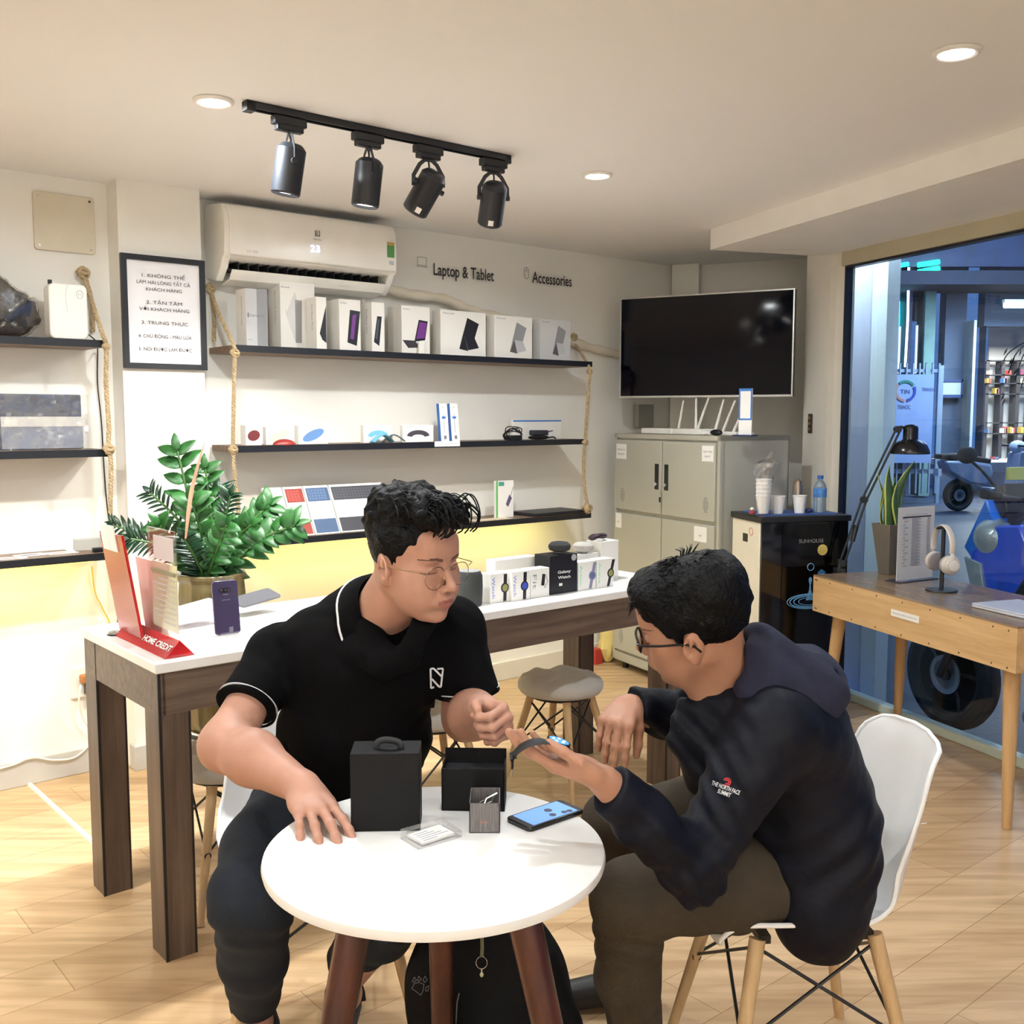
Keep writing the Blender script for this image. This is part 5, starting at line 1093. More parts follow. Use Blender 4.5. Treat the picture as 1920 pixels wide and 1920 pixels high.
def face_mat(Mh,c0,sc=1.0):
    """skin 0, lips 1, brows 2"""
    c0=np.array(c0)
    def f(P):
        q=((P-c0)@Mh.T)/sc; x,y,z=q.T; m=np.zeros(len(P),int); ay=np.abs(y)
        m[(x>.084)&(ay<.0225)&(z>-.0785+ay*.35)&(z<-.0565-ay*.32)&(x>.0875-ay*.1)]=1
        zb=.0215+.005*np.sin((ay-.012)/.040*2.6)
        m[(x>.055)&(ay>.012)&(ay<.052)&(np.abs(z-zb)<.0031-.0020*((ay-.012)/.04)**2)]=2
        m[(x>.07)&(ay>.021)&(ay<.045)&(np.abs(z+.0048-.0016*(ay-.021)/.023)<.0009)]=2
        return m
    return f
SK=lambda n,c: mat(n,c,.5,var=.06,vscale=24,bump=.12,bscale=420,sub=.12,spec=.35)
def hand_vol(wr,X,Y,Z,curls,spread=(6,2,-3,-9),thumb=None,sc=1.0,flat=0):
    X=Vector(X).normalized(); Y=(Vector(Y)-X*Vector(Y).dot(X)).normalized(); Zc=X.cross(Y); Z=Zc if Zc.dot(Vector(Z))>0 else -Zc; W_=Vector(wr)
    T=lambda p: np.array(W_+(X*p[0]+Y*p[1]+Z*p[2])*sc)
    v=Vol(); kn=[(.086,.026,.001),(.090,.006,.004),(.085,-.014,.002),(.076,-.032,-.003)]; ln=[(.040,.024,.020),(.045,.028,.021),(.041,.026,.020),(.032,.019,.018)]; rr=[.0092,.0095,.0088,.0078]
    for i,k in enumerate(kn):
        v.cone(T((.006,k[1]*.55,-.001)),T(k),.0145*sc,(rr[i]+.0022)*sc,k=.012)
    v.ell(T((.045,-.004,-.008)),(.034*sc,.030*sc,.012*sc),M=np.array([X,Y,Z]).T,k=.014); v.ell(T((.030,.024,-.012)),(.026*sc,.014*sc,.013*sc),M=np.array([X,Y,Z]).T,k=.012); v.ell(T((.035,-.026,-.010)),(.028*sc,.011*sc,.012*sc),M=np.array([X,Y,Z]).T,k=.012)
    tips=[]
    for i,k in enumerate(kn):
        p=Vector(k); a=0; s=R(spread[i]); c=curls[i]
        for j in range(3):
            a+=R(c[j]); d=Vector((math.cos(a)*math.cos(s),math.sin(s)*max(.3,math.cos(a)),-math.sin(a))); q=p+d*ln[i][j]; r0=rr[i]-.0006*j; v.cone(T(p),T(q),r0*sc,(r0-.0008)*sc,k=.0035 if j else .006)
            if j<2: v.ell(T(q),((r0+.0003)*sc,)*3,k=.003)
            p=q
        tips.append((T(p),d))
    th=thumb or [(.018,.022,-.008),(.046,.044,-.014),(.072,.056,-.016),(.093,.060,-.014)]
    v.cone(T(th[0]),T(th[1]),.0145*sc,.0118*sc,k=.014); v.cone(T(th[1]),T(th[2]),.0112*sc,.0098*sc,k=.006); v.cone(T(th[2]),T(th[3]),.0102*sc,.0080*sc,k=.004)
    v.tips=tips; v.ax=(X,Y,Z); return v
def nails(name,v,parent,mm,idx=(0,1,2,3),sc=1.0):
    X,Y,Z=v.ax
    for i in idx:
        p,d=v.tips[i]; d=(X*d.x+Y*d.y+Z*d.z).normalized(); up=(Z-d*Z.dot(d)).normalized(); sd=d.cross(up); c=Vector(p)+up*.0052-d*.002
        g=G(); g.add([c+sd*a*.0046+d*b*.0055+up*(-.0014*a*a-.0006*b*b) for b in (-1,-.5,0,.5,1) for a in (-1,-.5,0,.5,1)],[(j*5+i2,j*5+i2+1,j*5+i2+6,j*5+i2+5) for j in range(4) for i2 in range(4)]); o=g.obj('fingernail',mm,parent); o.matrix_parent_inverse=Matrix.Translation(-parent.location); s=o.modifiers.new('s','SOLIDIFY'); s.thickness=.0012; s.offset=1
def hair_vol(v,Mh,c0,sc,top,side,line,h,disp,puffs=(),extra=None):
    """hair shell over the skull, kept above a hairline z>line(x)"""
    w=Vol(); w.ell((-.014,0,.035+top*.5),(.094+side*1.3,.076+side,.086+top*.5),k=.02)
    for c,r in puffs: w.ell(c,r,k=.025)
    lo=(-.16,-.13,-.12); hi=(.16,.13,.19)
    xs=[p[0] for p in line]; zs=[p[1] for p in line]
    def cut(X,Y,Z): return (np.interp(X,xs,zs)-Z-(.004*np.sin(X*220+Y*90)))*.8
    def ear(X,Y,Z): return .024-np.sqrt(((X+.006)/.85)**2+(np.abs(Y)-.086)**2*1.2+((Z+.006)/1.35)**2)
    P,F=w.mesh(lo,hi,h,disp=disp,cuts=(cut,ear))
    return (np.asarray(P)*sc)@Mh+np.array(c0),F
def wpart(g,name,m,par,Mh=None,c0=None,**k):
    if Mh is not None: g.v=[Vector(tuple(np.array(p)@Mh+np.array(c0))) for p in g.v]
    o=g.obj(name,m,par,**k); o.matrix_parent_inverse=Matrix.Translation(-par.location); return o
def drape_on(ob,polys,px_off=.0016):
    """lay picture-space outlines on a garment surface: returns builder with faces lying on the cloth"""
    dg=bpy.context.evaluated_depsgraph_get(); bpy.context.view_layer.update(); me=ob.data; M=ob.matrix_world
    bv=BVHTree.FromPolygons([M@v.co for v in me.vertices],[tuple(p.vertices) for p in me.polygons]); o=Vector((0,0,CAM_H)); g=G()
    for pts,fs,mi in polys:
        out=[]
        for x,y in pts:
            d=ray(x,y).normalized(); hit=bv.ray_cast(o,d)
            if hit[0] is None: out=None; break
            out.append(hit[0]-d*px_off)
        if out: g.add(out,fs,mi)
    return g
def line_poly(P,w):
    """thin ribbon along picture points"""
    out=[]
    for (x0,y0),(x1,y1) in zip(P[:-1],P[1:]):
        L=math.hypot(x1-x0,y1-y0) or 1; nx,ny=-(y1-y0)/L*w/2,(x1-x0)/L*w/2; n=max(1,int(L/4))
        pts=[]; 
        for i in range(n+1): t=i/n; x=x0+(x1-x0)*t; y=y0+(y1-y0)*t; pts+=[(x+nx,y+ny),(x-nx,y-ny)]
        out.append((pts,[(2*i,2*i+1,2*i+3,2*i+2) for i in range(n)],0))
    return out
HAIR=mat('hair_black',(4,4,6),.5,bump=.9,bscale=150,stretch=(1,1,1),spec=.16,var=.3,vscale=60)
# ---------------------------------------------------------------- man in the polo shirt
def man_polo():
    skin=SK('skin_polo',(186,140,120)); lip=mat('lips_polo',(162,100,92),.4); brow=mat('brow',(98,72,62),.8)
    f=(.74,-.66,-.10); Mh=basis(f,R(3)); hc=(-.203,2.12,1.178); sc=1.0
    hv0=head_vol(sc=sc)
    for s in (-1,1): hv0.ell((.040,s*.044,-.046),(.030,.024,.034),k=.03)
    hd=hv0.xf(Mh,hc)
    neckb=(-.290,2.215,1.045)
    hd.cone(np.array(hc)+np.array((-.03,.0,-.03))@Mh,neckb,.056,.062,k=.03); hd.cone(np.array(hc)+np.array((.01,0,-.06))@Mh,(-.275,2.200,1.045),.044,.040,k=.03)
    parts=[hd.mesh(np.array(hc)-(.15,.15,.23),np.array(hc)+(.15,.15,.15),.0026)]
    # viewer-left arm (his right), hand flat on the table
    sA=(-.548,2.32,.932); eA=(-.607,2.115,.785); wA=(-.405,1.925,.762)
    am=Vol().chain([sA,eA,((eA[0]*.62+wA[0]*.38),(eA[1]*.62+wA[1]*.38),.782),wA],[.042,.052,.053,.031],k=.03)
    am.cone(wA,(-.385,1.90,.758),.029,.026,k=.02)
    tip=on_z(650,1598,.733); Xh=(tip-Vector(wA)); Xh.z=-.030
    hA=hand_vol(np.array(wA)+np.array(Xh.normalized())*.004,Xh,(.8,.6,.06),(0,0,1),[(10,16,8),(11,14,6),(11,14,6),(12,16,8)],spread=(9,2,-5,-13),thumb=[(.018,.022,-.006),(.038,.036,-.018),(.056,.034,-.026),(.072,.026,-.028)],sc=1.06)
    am.plus(hA); parts.append(am.mesh((-.69,1.74,.715),(-.27,2.38,1.03),.003))
    # viewer-right arm, loose fist in front of the chest
    sB=(-.125,2.265,1.0); eB=(-.105,2.265,.800); wB=(-.050,2.055,.878)
    bm=Vol().chain([sB,eB,(-.085,2.17,.835),wB],[.055,.048,.050,.030],k=.03)
    hB=hand_vol((-.050,2.060,.878),(.42,-.90,.02),(-.30,.05,.95),(.9,.4,.3),[(62,78,30),(66,82,34),(68,84,36),(70,84,38)],spread=(2,0,-1,-3),
        thumb=[(.018,.020,-.012),(.040,.036,-.030),(.062,.044,-.042),(.082,.040,-.048)],sc=1.02)
    bm.plus(hB); parts.append(bm.mesh((-.20,1.90,.70),(.06,2.34,1.08),.0026))
    # trunk and legs under the clothes
    tr=Vol(); tr.ell((-.41,2.40,.58),(.15,.12,.13)).ell((-.36,2.33,.76),(.13,.09,.13),k=.05).ell((-.32,2.29,.94),(.15,.075,.11),k=.05).cone(sA,(-.3,2.27,.98),.034,.05,k=.03).cone(sB,(-.3,2.27,.98),.034,.05,k=.03).cone((-.3,2.27,.99),neckb,.05,.055,k=.03)
    tr.chain([(-.52,2.42,.55),(-.53,1.99,.50),(-.600,2.28,.12)],[.085,.062,.040],k=.04).chain([(-.35,2.42,.55),(-.20,2.10,.50),(-.405,2.40,.10)],[.085,.060,.038],k=.04)
    for a,b in (((-.605,2.30,.085),(-.615,2.13,.030)),((-.41,2.42,.080),(-.43,2.24,.030))): tr.cone((a[0],a[1]+.03,.04),b,.034,.026,k=.02).cone(a,(a[0],a[1],.05),.036,.034,k=.02)
    parts.append(tr.mesh((-.72,1.85,.004),(.0,2.60,1.02),.009))
    ob=vobj('person',parts,[skin,lip,brow],mi=face_mat(Mh,hc,sc)); tag(ob,'seated man in a black polo shirt with wavy black hair and thin metal glasses','person')
    nl=mat('nail_pink',(224,180,164),.3); nails('n',hA,ob,nl); 
    # hair: full wavy top, short sides
    def disp(X,Y,Z): 
        t=np.clip((Z-.03)/.05,0,1); return t*(.0095*wn(X,Y,Z,62,1.)+.005*wn(X,Y,Z,140,2.2))+.0012*wn(X,Y,Z,420,.4)
    line=[(-.14,-.085),(-.075,-.075),(-.045,-.045),(-.022,-.012),(-.006,-.006),(.008,-.022),(.017,-.020),(.022,.020),(.045,.046),(.062,.060),(.085,.074),(.15,.080)]
    P,F=hair_vol(None,Mh,hc,sc,.022,.0045,line,.0028,disp,puffs=[((.045,0,.118),(.055,.066,.032)),((.080,.0,.112),(.036,.058,.026)),((-.03,0,.132),(.070,.070,.028)),((-.072,0,.085),(.050,.068,.055))])
    vobj('hair',[(P,F)],[HAIR],ob)
    g=G(); rnd=random.Random(5)
    for k in range(120):
        y=rnd.uniform(-.06,.06); x=rnd.uniform(-.06,.10); z=.135+rnd.uniform(-.012,.006)-abs(y)*.35; 
        if x>.07: z-=.012
        a=rnd.uniform(-.6,.6); L=rnd.uniform(.03,.06); hgt=rnd.uniform(.010,.022); pts=[(x,y,z-.012),(x+L*.25*math.cos(a),y+L*.25*math.sin(a),z+hgt*.7),(x+L*.6*math.cos(a),y+L*.6*math.sin(a),z+hgt),(x+L*math.cos(a),y+L*math.sin(a),z+hgt*.35),(x+L*1.05*math.cos(a),y+L*math.sin(a),z-.006)]
        g.tube(catmull(pts,3),rnd.choice([.0012,.0018,.0026]),5)
    for k in range(16):   # loose curls falling forward from the front
        y=rnd.uniform(-.05,.055); r_=rnd.uniform(.016,.034); x0=.062+rnd.uniform(0,.02); pts=[(x0-.01,y,.118),(x0+r_*.6,y+.004,.150),(x0+r_*1.5,y+.002,.146),(x0+r_*2.1,y,.118),(x0+r_*2.0,y-.003,.088+.006*rnd.random()),(x0+r_*1.55,y-.004,.078)]
        g.tube(catmull(pts,4),[.0016]*21,5)
    wpart(g,'hair_curls',HAIR,ob,Mh,hc)
    # glasses: thin gold wire
    gm=mat('glasses_wire',(196,180,150),.2,1); g=G(); gl=[]
    for s in (-1,1):
        loop=[(.1005-.004*abs(math.cos(q)),s*.034+.0275*math.cos(q),-.009+.0250*math.sin(q)*(1 if math.sin(q)<0 else .86)) for q in [2*math.pi*i/28 for i in range(28)]]
        g.tube(loop,.0009,6,closed=True); g.tube([(.099,s*.0612,.002),(.094,s*.074,.006)],.0010,6); g.tube(catmull([(.094,s*.074,.006),(.05,s*.080,.004),(-.004,s*.083,.004),(-.020,s*.083,-.010)],5),.0010,6); gl.append(loop)
    g.tube(catmull([(.1005,-.010,.004),(.105,0,.009),(.1005,.010,.004)],4),.0010,6); gf=wpart(g,'eyeglasses',gm,ob,Mh,hc)
    for lp_ in gl: g=G(); g.add(lp_,[tuple(range(28))]); o=wpart(g,'lens',clear('lens_clear',amount=.1),ob,Mh,hc,smooth=0); 
    # polo shirt
    BK=mat('polo_black',(6,6,8),.9,bump=.35,bscale=500,var=.15,spec=.12)
    sh=Vol(); sh.ell((-.415,2.395,.60),(.175,.145,.12),k=.05).ell((-.365,2.315,.75),(.180,.132,.15),k=.08).ell((-.32,2.275,.935),(.185,.122,.135),k=.08)
    sh.cone((-.540,2.325,.935),(-.36,2.28,1.01),.060,.068,k=.06).cone((-.135,2.27,1.01),(-.26,2.26,1.02),.060,.066,k=.06).cone((-.34,2.29,1.04),(-.27,2.235,1.05),.064,.062,k=.05)
    sh.cone(at_y(677,1165,2.172),at_y(722,1226,2.112),.024,.026,k=.02).cone(at_y(672,1212,2.168),at_y(722,1250,2.12),.032,.030,k=.03).cone(at_y(764,1222,2.09),at_y(797,1163,2.12),.022,.024,k=.012).cone(at_y(722,1240,2.11),at_y(764,1236,2.095),.028,.026,k=.02)
    dA=np.array(eA)-np.array(sA); dB=np.array(eB)-np.array(sB)
    sh.cone(np.array(sA)-(0,0,.004),np.array(sA)+dA*.60,.060,.0665,k=.04); sh.cone(sB,np.array(sB)+dB*.68+np.array((.012,-.02,0)),.064,.070,k=.04)
    uA=dA/np.linalg.norm(dA); uB=dB/np.linalg.norm(dB); hA_=np.array(sA)+dA*.60; hB_=np.array(sB)+dB*.68
    def cutA(X,Y,Z): d=(X-hA_[0])*uA[0]+(Y-hA_[1])*uA[1]+(Z-hA_[2])*uA[2]; return np.where((X<-.50)&(Z>.72),d,-1)
    def cutB(X,Y,Z): d=(X-hB_[0])*uB[0]+(Y-hB_[1])*uB[1]+(Z-hB_[2])*uB[2]; return np.where((X>-.175)&(Z>.75)&(Y>2.16),d,-1)
    def cutW(X,Y,Z): return .505-Z
    def dsp(X,Y,Z): return .0045*wn(X,Y,Z*.7,26,.6)+.0022*wn(X+Z*.5,Y,Z,55,1.9)+.004*np.sin(90*(Z+.5*X)+2*np.sin(9*Y+7*X))*np.clip((.78-Z)/.15,0,1)
    shirt=vobj('polo_shirt',[sh.mesh((-.72,2.02,.48),(.03,2.62,1.16),.0055,disp=dsp,cuts=(cutA,cutB,cutW))],[BK],ob)
    STR=mat('stripe_white',(226,226,230),.7)
    def hem(c,u,r,name,squash=1):
        u=Vector(u).normalized(); a=u.orthogonal().normalized(); b=u.cross(a); c=Vector(c)
        for off,m,w in ((-.010,STR,.0026),(.0,BK,.003)):
            g=G(); g.tube([c+u*off+(a*math.cos(q)+b*math.sin(q))*r for q in [2*math.pi*i/40 for i in range(40)]],w,6,closed=True,flat=(.55,1.3),up=u); wpart(g,name,m,ob)
    hem(hA_,uA,.0665,'sleeve_hem'); hem(hB_+np.array((.012,-.02,0))*.9,uB,.0705,'sleeve_hem')
    # collar flaps with white edge
    nb=np.array((-.287,2.222,1.052)); na=(np.array(hc)+np.array((-.02,0,-.05))@Mh)-nb; na=Vector(na).normalized(); fx=Vector((.55,-.83,-.1)); fx=(fx-na*fx.dot(na)).normalized(); fy=na.cross(fx)
    g=G(); rows=[]; K=36
    for i in range(K+1):
        q=R(28)+R(304)*i/K; d=fx*math.cos(q)+fy*math.sin(q); e=min(i,K-i)/K; op=max(0,1-e*5)
        ci=Vector(nb); rows.append([ci+d*.062+na*(.022-.020*op),ci+d*.072+na*(.038-.026*op),ci+d*.083+na*(.026-.026*op),ci+d*(.094+.006*op)+na*(-.002-.036*op),ci+d*(.098+.008*op)+na*(-.016-.042*op)])
    g.add([p for r_ in rows for p in r_],[(i*5+j,i*5+j+1,(i+1)*5+j+1,(i+1)*5+j) for i in range(K) for j in range(4)]); o=wpart(g,'collar',BK,ob,smooth=80); s=o.modifiers.new('s','SOLIDIFY'); s.thickness=.004
    g=G(); g.tube([r_[4] for r_ in rows],.0028,6); wpart(g,'collar_stripe',STR,ob)
    # logo
    pts=lambda L:[(805+(x)*.26,1252+(y)*.40) for x,y in L]
    seg=[[(0,98),(0,0),(14,2)],[(14,2),(58,50)],[(60,60),(60,8)],[(100,0),(72,0)],[(100,0),(86,98)],[(86,98),(76,92)],[(76,92),(36,56)],[(34,50),(26,90)],[(0,98),(26,90)]]
    seg=[[(808,1290),(807,1254),(813,1253),(828,1268)],[(820,1254),(831,1253),(827,1288),(823,1287),(810,1273)],[(808,1290),(814,1288)]]
    polys=[]
    for s_ in seg: polys+=line_poly(s_,3.2)
    g=drape_on(shirt,polys,.003); 
    if g.f: o=wpart(g,'chest_logo',STR,ob,smooth=0); s=o.modifiers.new('s','SOLIDIFY'); s.thickness=.0015
    # jeans, rolled at the ankle
    JN=mat('jeans_charcoal',(36,41,49),.85,bump=.5,bscale=240,var=.35,vscale=7,spec=.2)
    jn=Vol(); jn.ell((-.43,2.44,.545),(.185,.16,.115),k=.06).chain([(-.52,2.40,.55),(-.530,2.16,.535),(-.530,2.00,.505)],[.105,.095,.084],k=.05).chain([(-.530,2.00,.505),(-.560,2.12,.31),(-.598,2.27,.12)],[.084,.070,.056],k=.03)
    jn.chain([(-.36,2.40,.55),(-.20,2.10,.50)],[.10,.082],k=.05).chain([(-.20,2.10,.50),(-.30,2.25,.31),(-.395,2.385,.165)],[.082,.070,.055],k=.03)
    def dj(X,Y,Z): return .004*wn(X,Y,Z,24,2.)+.004*np.sin(95*Z+30*Y+3*np.sin(14*X))*np.exp(-((Z-.44)/.05)**2)+.0015*np.sin(90*Z+40*X+4*np.sin(12*Y))*np.exp(-((Z-.18)/.05)**2)+.0035*np.sin(110*Y+60*X+20*Z)*np.exp(-((Y-2.34)/.07)**2)
    vobj('jeans',[jn.mesh((-.70,1.86,.10),(-.05,2.64,.70),.0062,disp=dj,cuts=(lambda X,Y,Z:.10-Z,))],[JN],ob)
    SN=mat('sandal_black',(24,22,22),.6)
    for ax_,ay in ((-.608,2.24),(-.42,2.36)):
        g=G(); g.prism(rrect(.085,.27,.04,6,ax_,ay-.01),.0,.022,'z'); wpart(g,'sandal_sole',SN,ob,bevel=.004)
        for dy,hh in ((-.08,.05),(.09,.085)):
            g=G(); g.tube([(ax_+.042*math.cos(q),ay+dy,.015+hh*math.sin(q)*.85) for q in [math.pi*i/10 for i in range(11)]],.010,8,flat=(.3,1.1),up=(0,1,0)); wpart(g,'sandal_strap',SN,ob)
    return ob
# ---------------------------------------------------------------- man in the hooded jacket
def man_jacket():
    skin=SK('skin_jacket',(174,128,104)); lip=mat('lips_jacket',(160,98,86),.4); brow=mat('brow',(104,74,60),.8)
    Mh=basis((-.92,.36,-.20),R(-18)); hc=(.350,1.95,1.078); sc=1.02
    hd=head_vol(sc=sc).xf(Mh,hc); nb=(.445,2.01,.925)
    hd.cone(np.array(hc)+np.array((-.03,0,-.03))@Mh,nb,.055,.060,k=.03); hd.cone(np.array(hc)+np.array((.01,0,-.06))@Mh,(.41,1.99,.91),.044,.05,k=.03)
    parts=[hd.mesh(np.array(hc)-(.15,.15,.23),np.array(hc)+(.15,.16,.15),.0026)]
    sN=(.478,1.865,.895); eN=(.335,1.815,.655); wN=(.160,1.722,.850)
    nm=Vol().chain([eN,wN],[.045,.028],k=.03)
    hN=hand_vol((.156,1.720,.854),(-.90,.12,.30),(-.15,-.97,.1),(.30,-.1,-.95),[(14,20,12),(8,14,10),(6,14,10),(8,16,10)],spread=(4,1,-2,-5),thumb=[(.016,.020,-.004),(.048,.034,-.022),(.080,.034,-.030),(.108,.026,-.034)],sc=1.0)
    nm.plus(hN); parts.append(nm.mesh((-.02,1.64,.60),(.40,1.90,1.02),.0026))
    sF=(.44,2.235,.90); eF=(.47,2.27,.75); wF=(.248,2.115,.868)
    fm_=Vol().chain([eF,wF],[.045,.028],k=.03)
    hF=hand_vol((.243,2.112,.874),(-.34,-.88,-.20),(.92,-.36,-.12),(0,-.2,.97),[(64,16,8),(66,16,8),(68,18,8),(70,22,10)],spread=(4,1,-2,-6),thumb=[(.018,.020,-.008),(.040,.036,-.028),(.050,.040,-.058),(.056,.040,-.080)],sc=1.0)
    fm_.plus(hF); parts.append(fm_.mesh((.10,1.90,.64),(.52,2.33,.95),.0028))
    tr=Vol(); tr.ell((.62,2.15,.56),(.12,.155,.12)).ell((.59,2.11,.72),(.11,.14,.14),k=.08).ell((.52,2.05,.86),(.11,.16,.11),k=.08).cone((.50,2.03,.90),nb,.07,.06,k=.05).cone(sN,(.50,2.04,.88),.05,.07,k=.05).cone(sF,(.50,2.04,.88),.05,.07,k=.05).cone(sN,eN,.05,.044,k=.03).cone(sF,eF,.05,.044,k=.03)
    tr.chain([(.62,2.06,.53),(.24,2.0,.50),(.285,2.13,.10)],[.08,.06,.04],k=.04).chain([(.62,2.25,.53),(.25,2.37,.50),(.285,2.46,.10)],[.08,.06,.04],k=.04)
    for a in ((.285,2.13),(.285,2.46)): tr.cone((a[0]+.02,a[1],.05),(a[0]-.13,a[1]-.02,.03),.034,.026,k=.02)
    parts.append(tr.mesh((.12,1.82,.004),(.78,2.58,.99),.009))
    ob=vobj('person',parts,[skin,lip,brow],mi=face_mat(Mh,hc,sc)); tag(ob,'seated man in a dark hooded jacket and black framed glasses holding a watch','person')
    nl=mat('nail_pink',(224,180,164),.3); nails('n',hF,ob,nl)
    def disp(X,Y,Z): return .0035*wn(X,Y,Z,70,.3)+.0020*wn(X,Y*1.3,Z*.6,230,1.)
    line=[(-.14,-.070),(-.085,-.066),(-.055,-.050),(-.025,-.012),(-.006,-.006),(.008,-.018),(.018,-.016),(.024,.010),(.046,.030),(.062,.040),(.080,.052),(.15,.056)]
    P,F=hair_vol(None,Mh,hc,sc,.016,.0085,line,.0028,disp,puffs=[((.055,0,.085),(.050,.062,.040)),((-.055,0,.08),(.06,.072,.06))])
    vobj('hair',[(P,F)],[HAIR],ob)
    g=G(); rnd=random.Random(11)
    for k in range(260):
        a=rnd.uniform(-1.5,1.5); b=rnd.uniform(.35,1.5); n_=Vector((math.cos(b)*math.cos(a),math.cos(b)*math.sin(a),math.sin(b))); c=Vector((-.014,0,.043)); p=c+Vector((n_.x*.102,n_.y*.082,n_.z*.092)); d=Vector((.8,rnd.uniform(-.5,.5),-.25*n_.x)).normalized(); q=p+d*rnd.uniform(.012,.03)+n_*rnd.uniform(.0,.006)
        g.tube([p-n_*.004,(p+q)/2+n_*.004,q],[.0014,.0012,.0004],4)
    for k in range(46):
        y=rnd.uniform(-.06,.06); p=Vector((.078,y,.085+rnd.uniform(-.01,.01))); q=p+Vector((.026,rnd.uniform(-.008,.008),-.020)); g.tube([p,p+Vector((.016,0,-.002)),q],[.002,.0015,.0004],4)
    for k in range(18):
        a=rnd.uniform(0,6.3); p=Vector((-.02+.02*math.cos(a),.02*math.sin(a),.135)); g.tube([p,p+Vector((.012*math.cos(a)-.01,.012*math.sin(a),.012)),p+Vector((.03*math.cos(a)-.01,.03*math.sin(a),.012))],[.002,.0016,.0005],4)
    wpart(g,'hair_strands',HAIR,ob,Mh*1.0,hc)
    gm=mat('glasses_black',(16,16,18),.25); g=G(); 
    for s in (-1,1):
        loop=[(.104-.007*abs(math.cos(q))*(math.cos(q)*s>0),s*.034+.027*math.copysign(abs(math.cos(q))**.7,math.cos(q)),.0+.020*math.copysign(abs(math.sin(q))**.8,math.sin(q))) for q in [2*math.pi*i/28 for i in range(28)]]
        g.tube(loop,.0024,8,closed=True); g.tube(catmull([(.097,s*.060,.010),(.092,s*.074,.009),(.05,s*.081,.006),(-.004,s*.085,.004),(-.024,s*.085,-.014)],5),.0024,8,flat=(1,1))
        g2=G(); g2.add(loop,[tuple(range(28))]); wpart(g2,'lens',clear('lens_clear'),ob,Mh,hc,smooth=0)
    g.tube([(.103,-.008,.006),(.106,0,.008),(.103,.008,.006)],.0024,8); wpart(g,'eyeglasses',gm,ob,Mh,hc)
    # jacket
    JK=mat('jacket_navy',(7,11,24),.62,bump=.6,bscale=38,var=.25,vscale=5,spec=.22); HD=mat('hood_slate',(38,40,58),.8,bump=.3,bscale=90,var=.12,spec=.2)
    jk=Vol(); jk.ell((.62,2.11,.58),(.125,.175,.14),k=.06).ell((.605,2.08,.70),(.125,.170,.16),k=.09).ell((.545,2.04,.85),(.128,.190,.125),k=.09)
    jk.cone((.50,1.90,.90),(.46,2.20,.905),.075,.075,k=.06).cone((.50,2.03,.92),(.44,2.0,.94),.085,.070,k=.05)
    jk.chain([sN,eN],[.072,.060],k=.05).chain([eN,(.235,1.765,.765),(.178,1.735,.826)],[.062,.052,.042],k=.02).cone((.190,1.738,.815),(.172,1.730,.838),.044,.042,k=.006)
    jk.chain([sF,eF],[.070,.060],k=.05).chain([eF,(.34,2.18,.83),(.272,2.13,.868)],[.062,.052,.040],k=.03)
    jk.ell((.625,2.00,.50),(.100,.090,.135),k=.04).ell((.68,2.06,.62),(.06,.14,.16),k=.05)
    jk.cone(at_y(1292,1330,1.985),at_y(1368,1318,1.925),.026,.030,k=.02).cone(at_y(1295,1385,1.975),at_y(1375,1385,1.93),.045,.050,k=.04).cone(at_y(1318,1450,1.975),at_y(1385,1455,1.94),.045,.050,k=.04)
    def dk(X,Y,Z):
        arm=np.exp(-(((X-.33)/.12)**2)); return .0055*wn(X,Y,Z,19,.9)+.003*wn(X,Y,Z,44,2.1)+.0045*np.sin(75*(Z-.6*X)+2.4*np.sin(12*Y+8*X))*np.exp(-((Z-.62)/.09)**2)+.003*np.sin(130*(X+Z*.8)+2*np.sin(16*Y))*arm
    cw_=np.array(wN)-np.array((.175,1.732,.832)); un=np.array((-.86,-.35,.66)); un/=np.linalg.norm(un); uf=np.array((-.86,-.5,.12)); uf/=np.linalg.norm(uf)
    cutn=lambda X,Y,Z: np.where((X<.24)&(Y<1.86),(X-.171)*un[0]+(Y-1.729)*un[1]+(Z-.838)*un[2],-1)
    cutf=lambda X,Y,Z: np.where((X<.33)&(Y>2.03),(X-.262)*uf[0]+(Y-2.122)*uf[1]+(Z-.868)*uf[2],-1)
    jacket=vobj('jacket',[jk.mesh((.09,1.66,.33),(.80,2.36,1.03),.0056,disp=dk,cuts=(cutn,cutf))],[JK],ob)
    hv=Vol(); hv.ell((.535,2.02,.985),(.115,.135,.062),M=np.array(Matrix.Rotation(R(16),3,'Y')),k=.03).ell((.480,1.965,1.005),(.055,.075,.070),k=.04).ell((.600,2.02,.945),(.06,.115,.05),k=.04).cone((.47,1.90,.955),(.60,1.93,.93),.042,.038,k=.04).cone((.47,2.12,.97),(.60,2.10,.95),.05,.04,k=.04)
    hv.ell((.545,2.05,1.045),(.075,.085,.035),M=np.array(Matrix.Rotation(R(22),3,'Y')),k=.02,sub=True); hv.ell((.610,1.945,.975),(.030,.030,.014),k=.012,sub=True)
    hv.cone(np.array(hc)+np.array((-.03,0,-.03))@Mh,nb,.060,.064,k=.01,sub=True)
    dh=lambda X,Y,Z: .004*np.sin(60*(X*.6+Z)+3*np.sin(14*Y+9*X))+.003*wn(X,Y,Z,40,.4)
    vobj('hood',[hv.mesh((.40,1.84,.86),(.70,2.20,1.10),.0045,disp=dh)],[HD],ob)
    g=G(); K=30; na=(Vector(hc)-Vector(nb)).normalized(); fx=Vector((-.8,-.1,-.5)); fx=(fx-na*fx.dot(na)).normalized(); fy=na.cross(fx); rows=[]
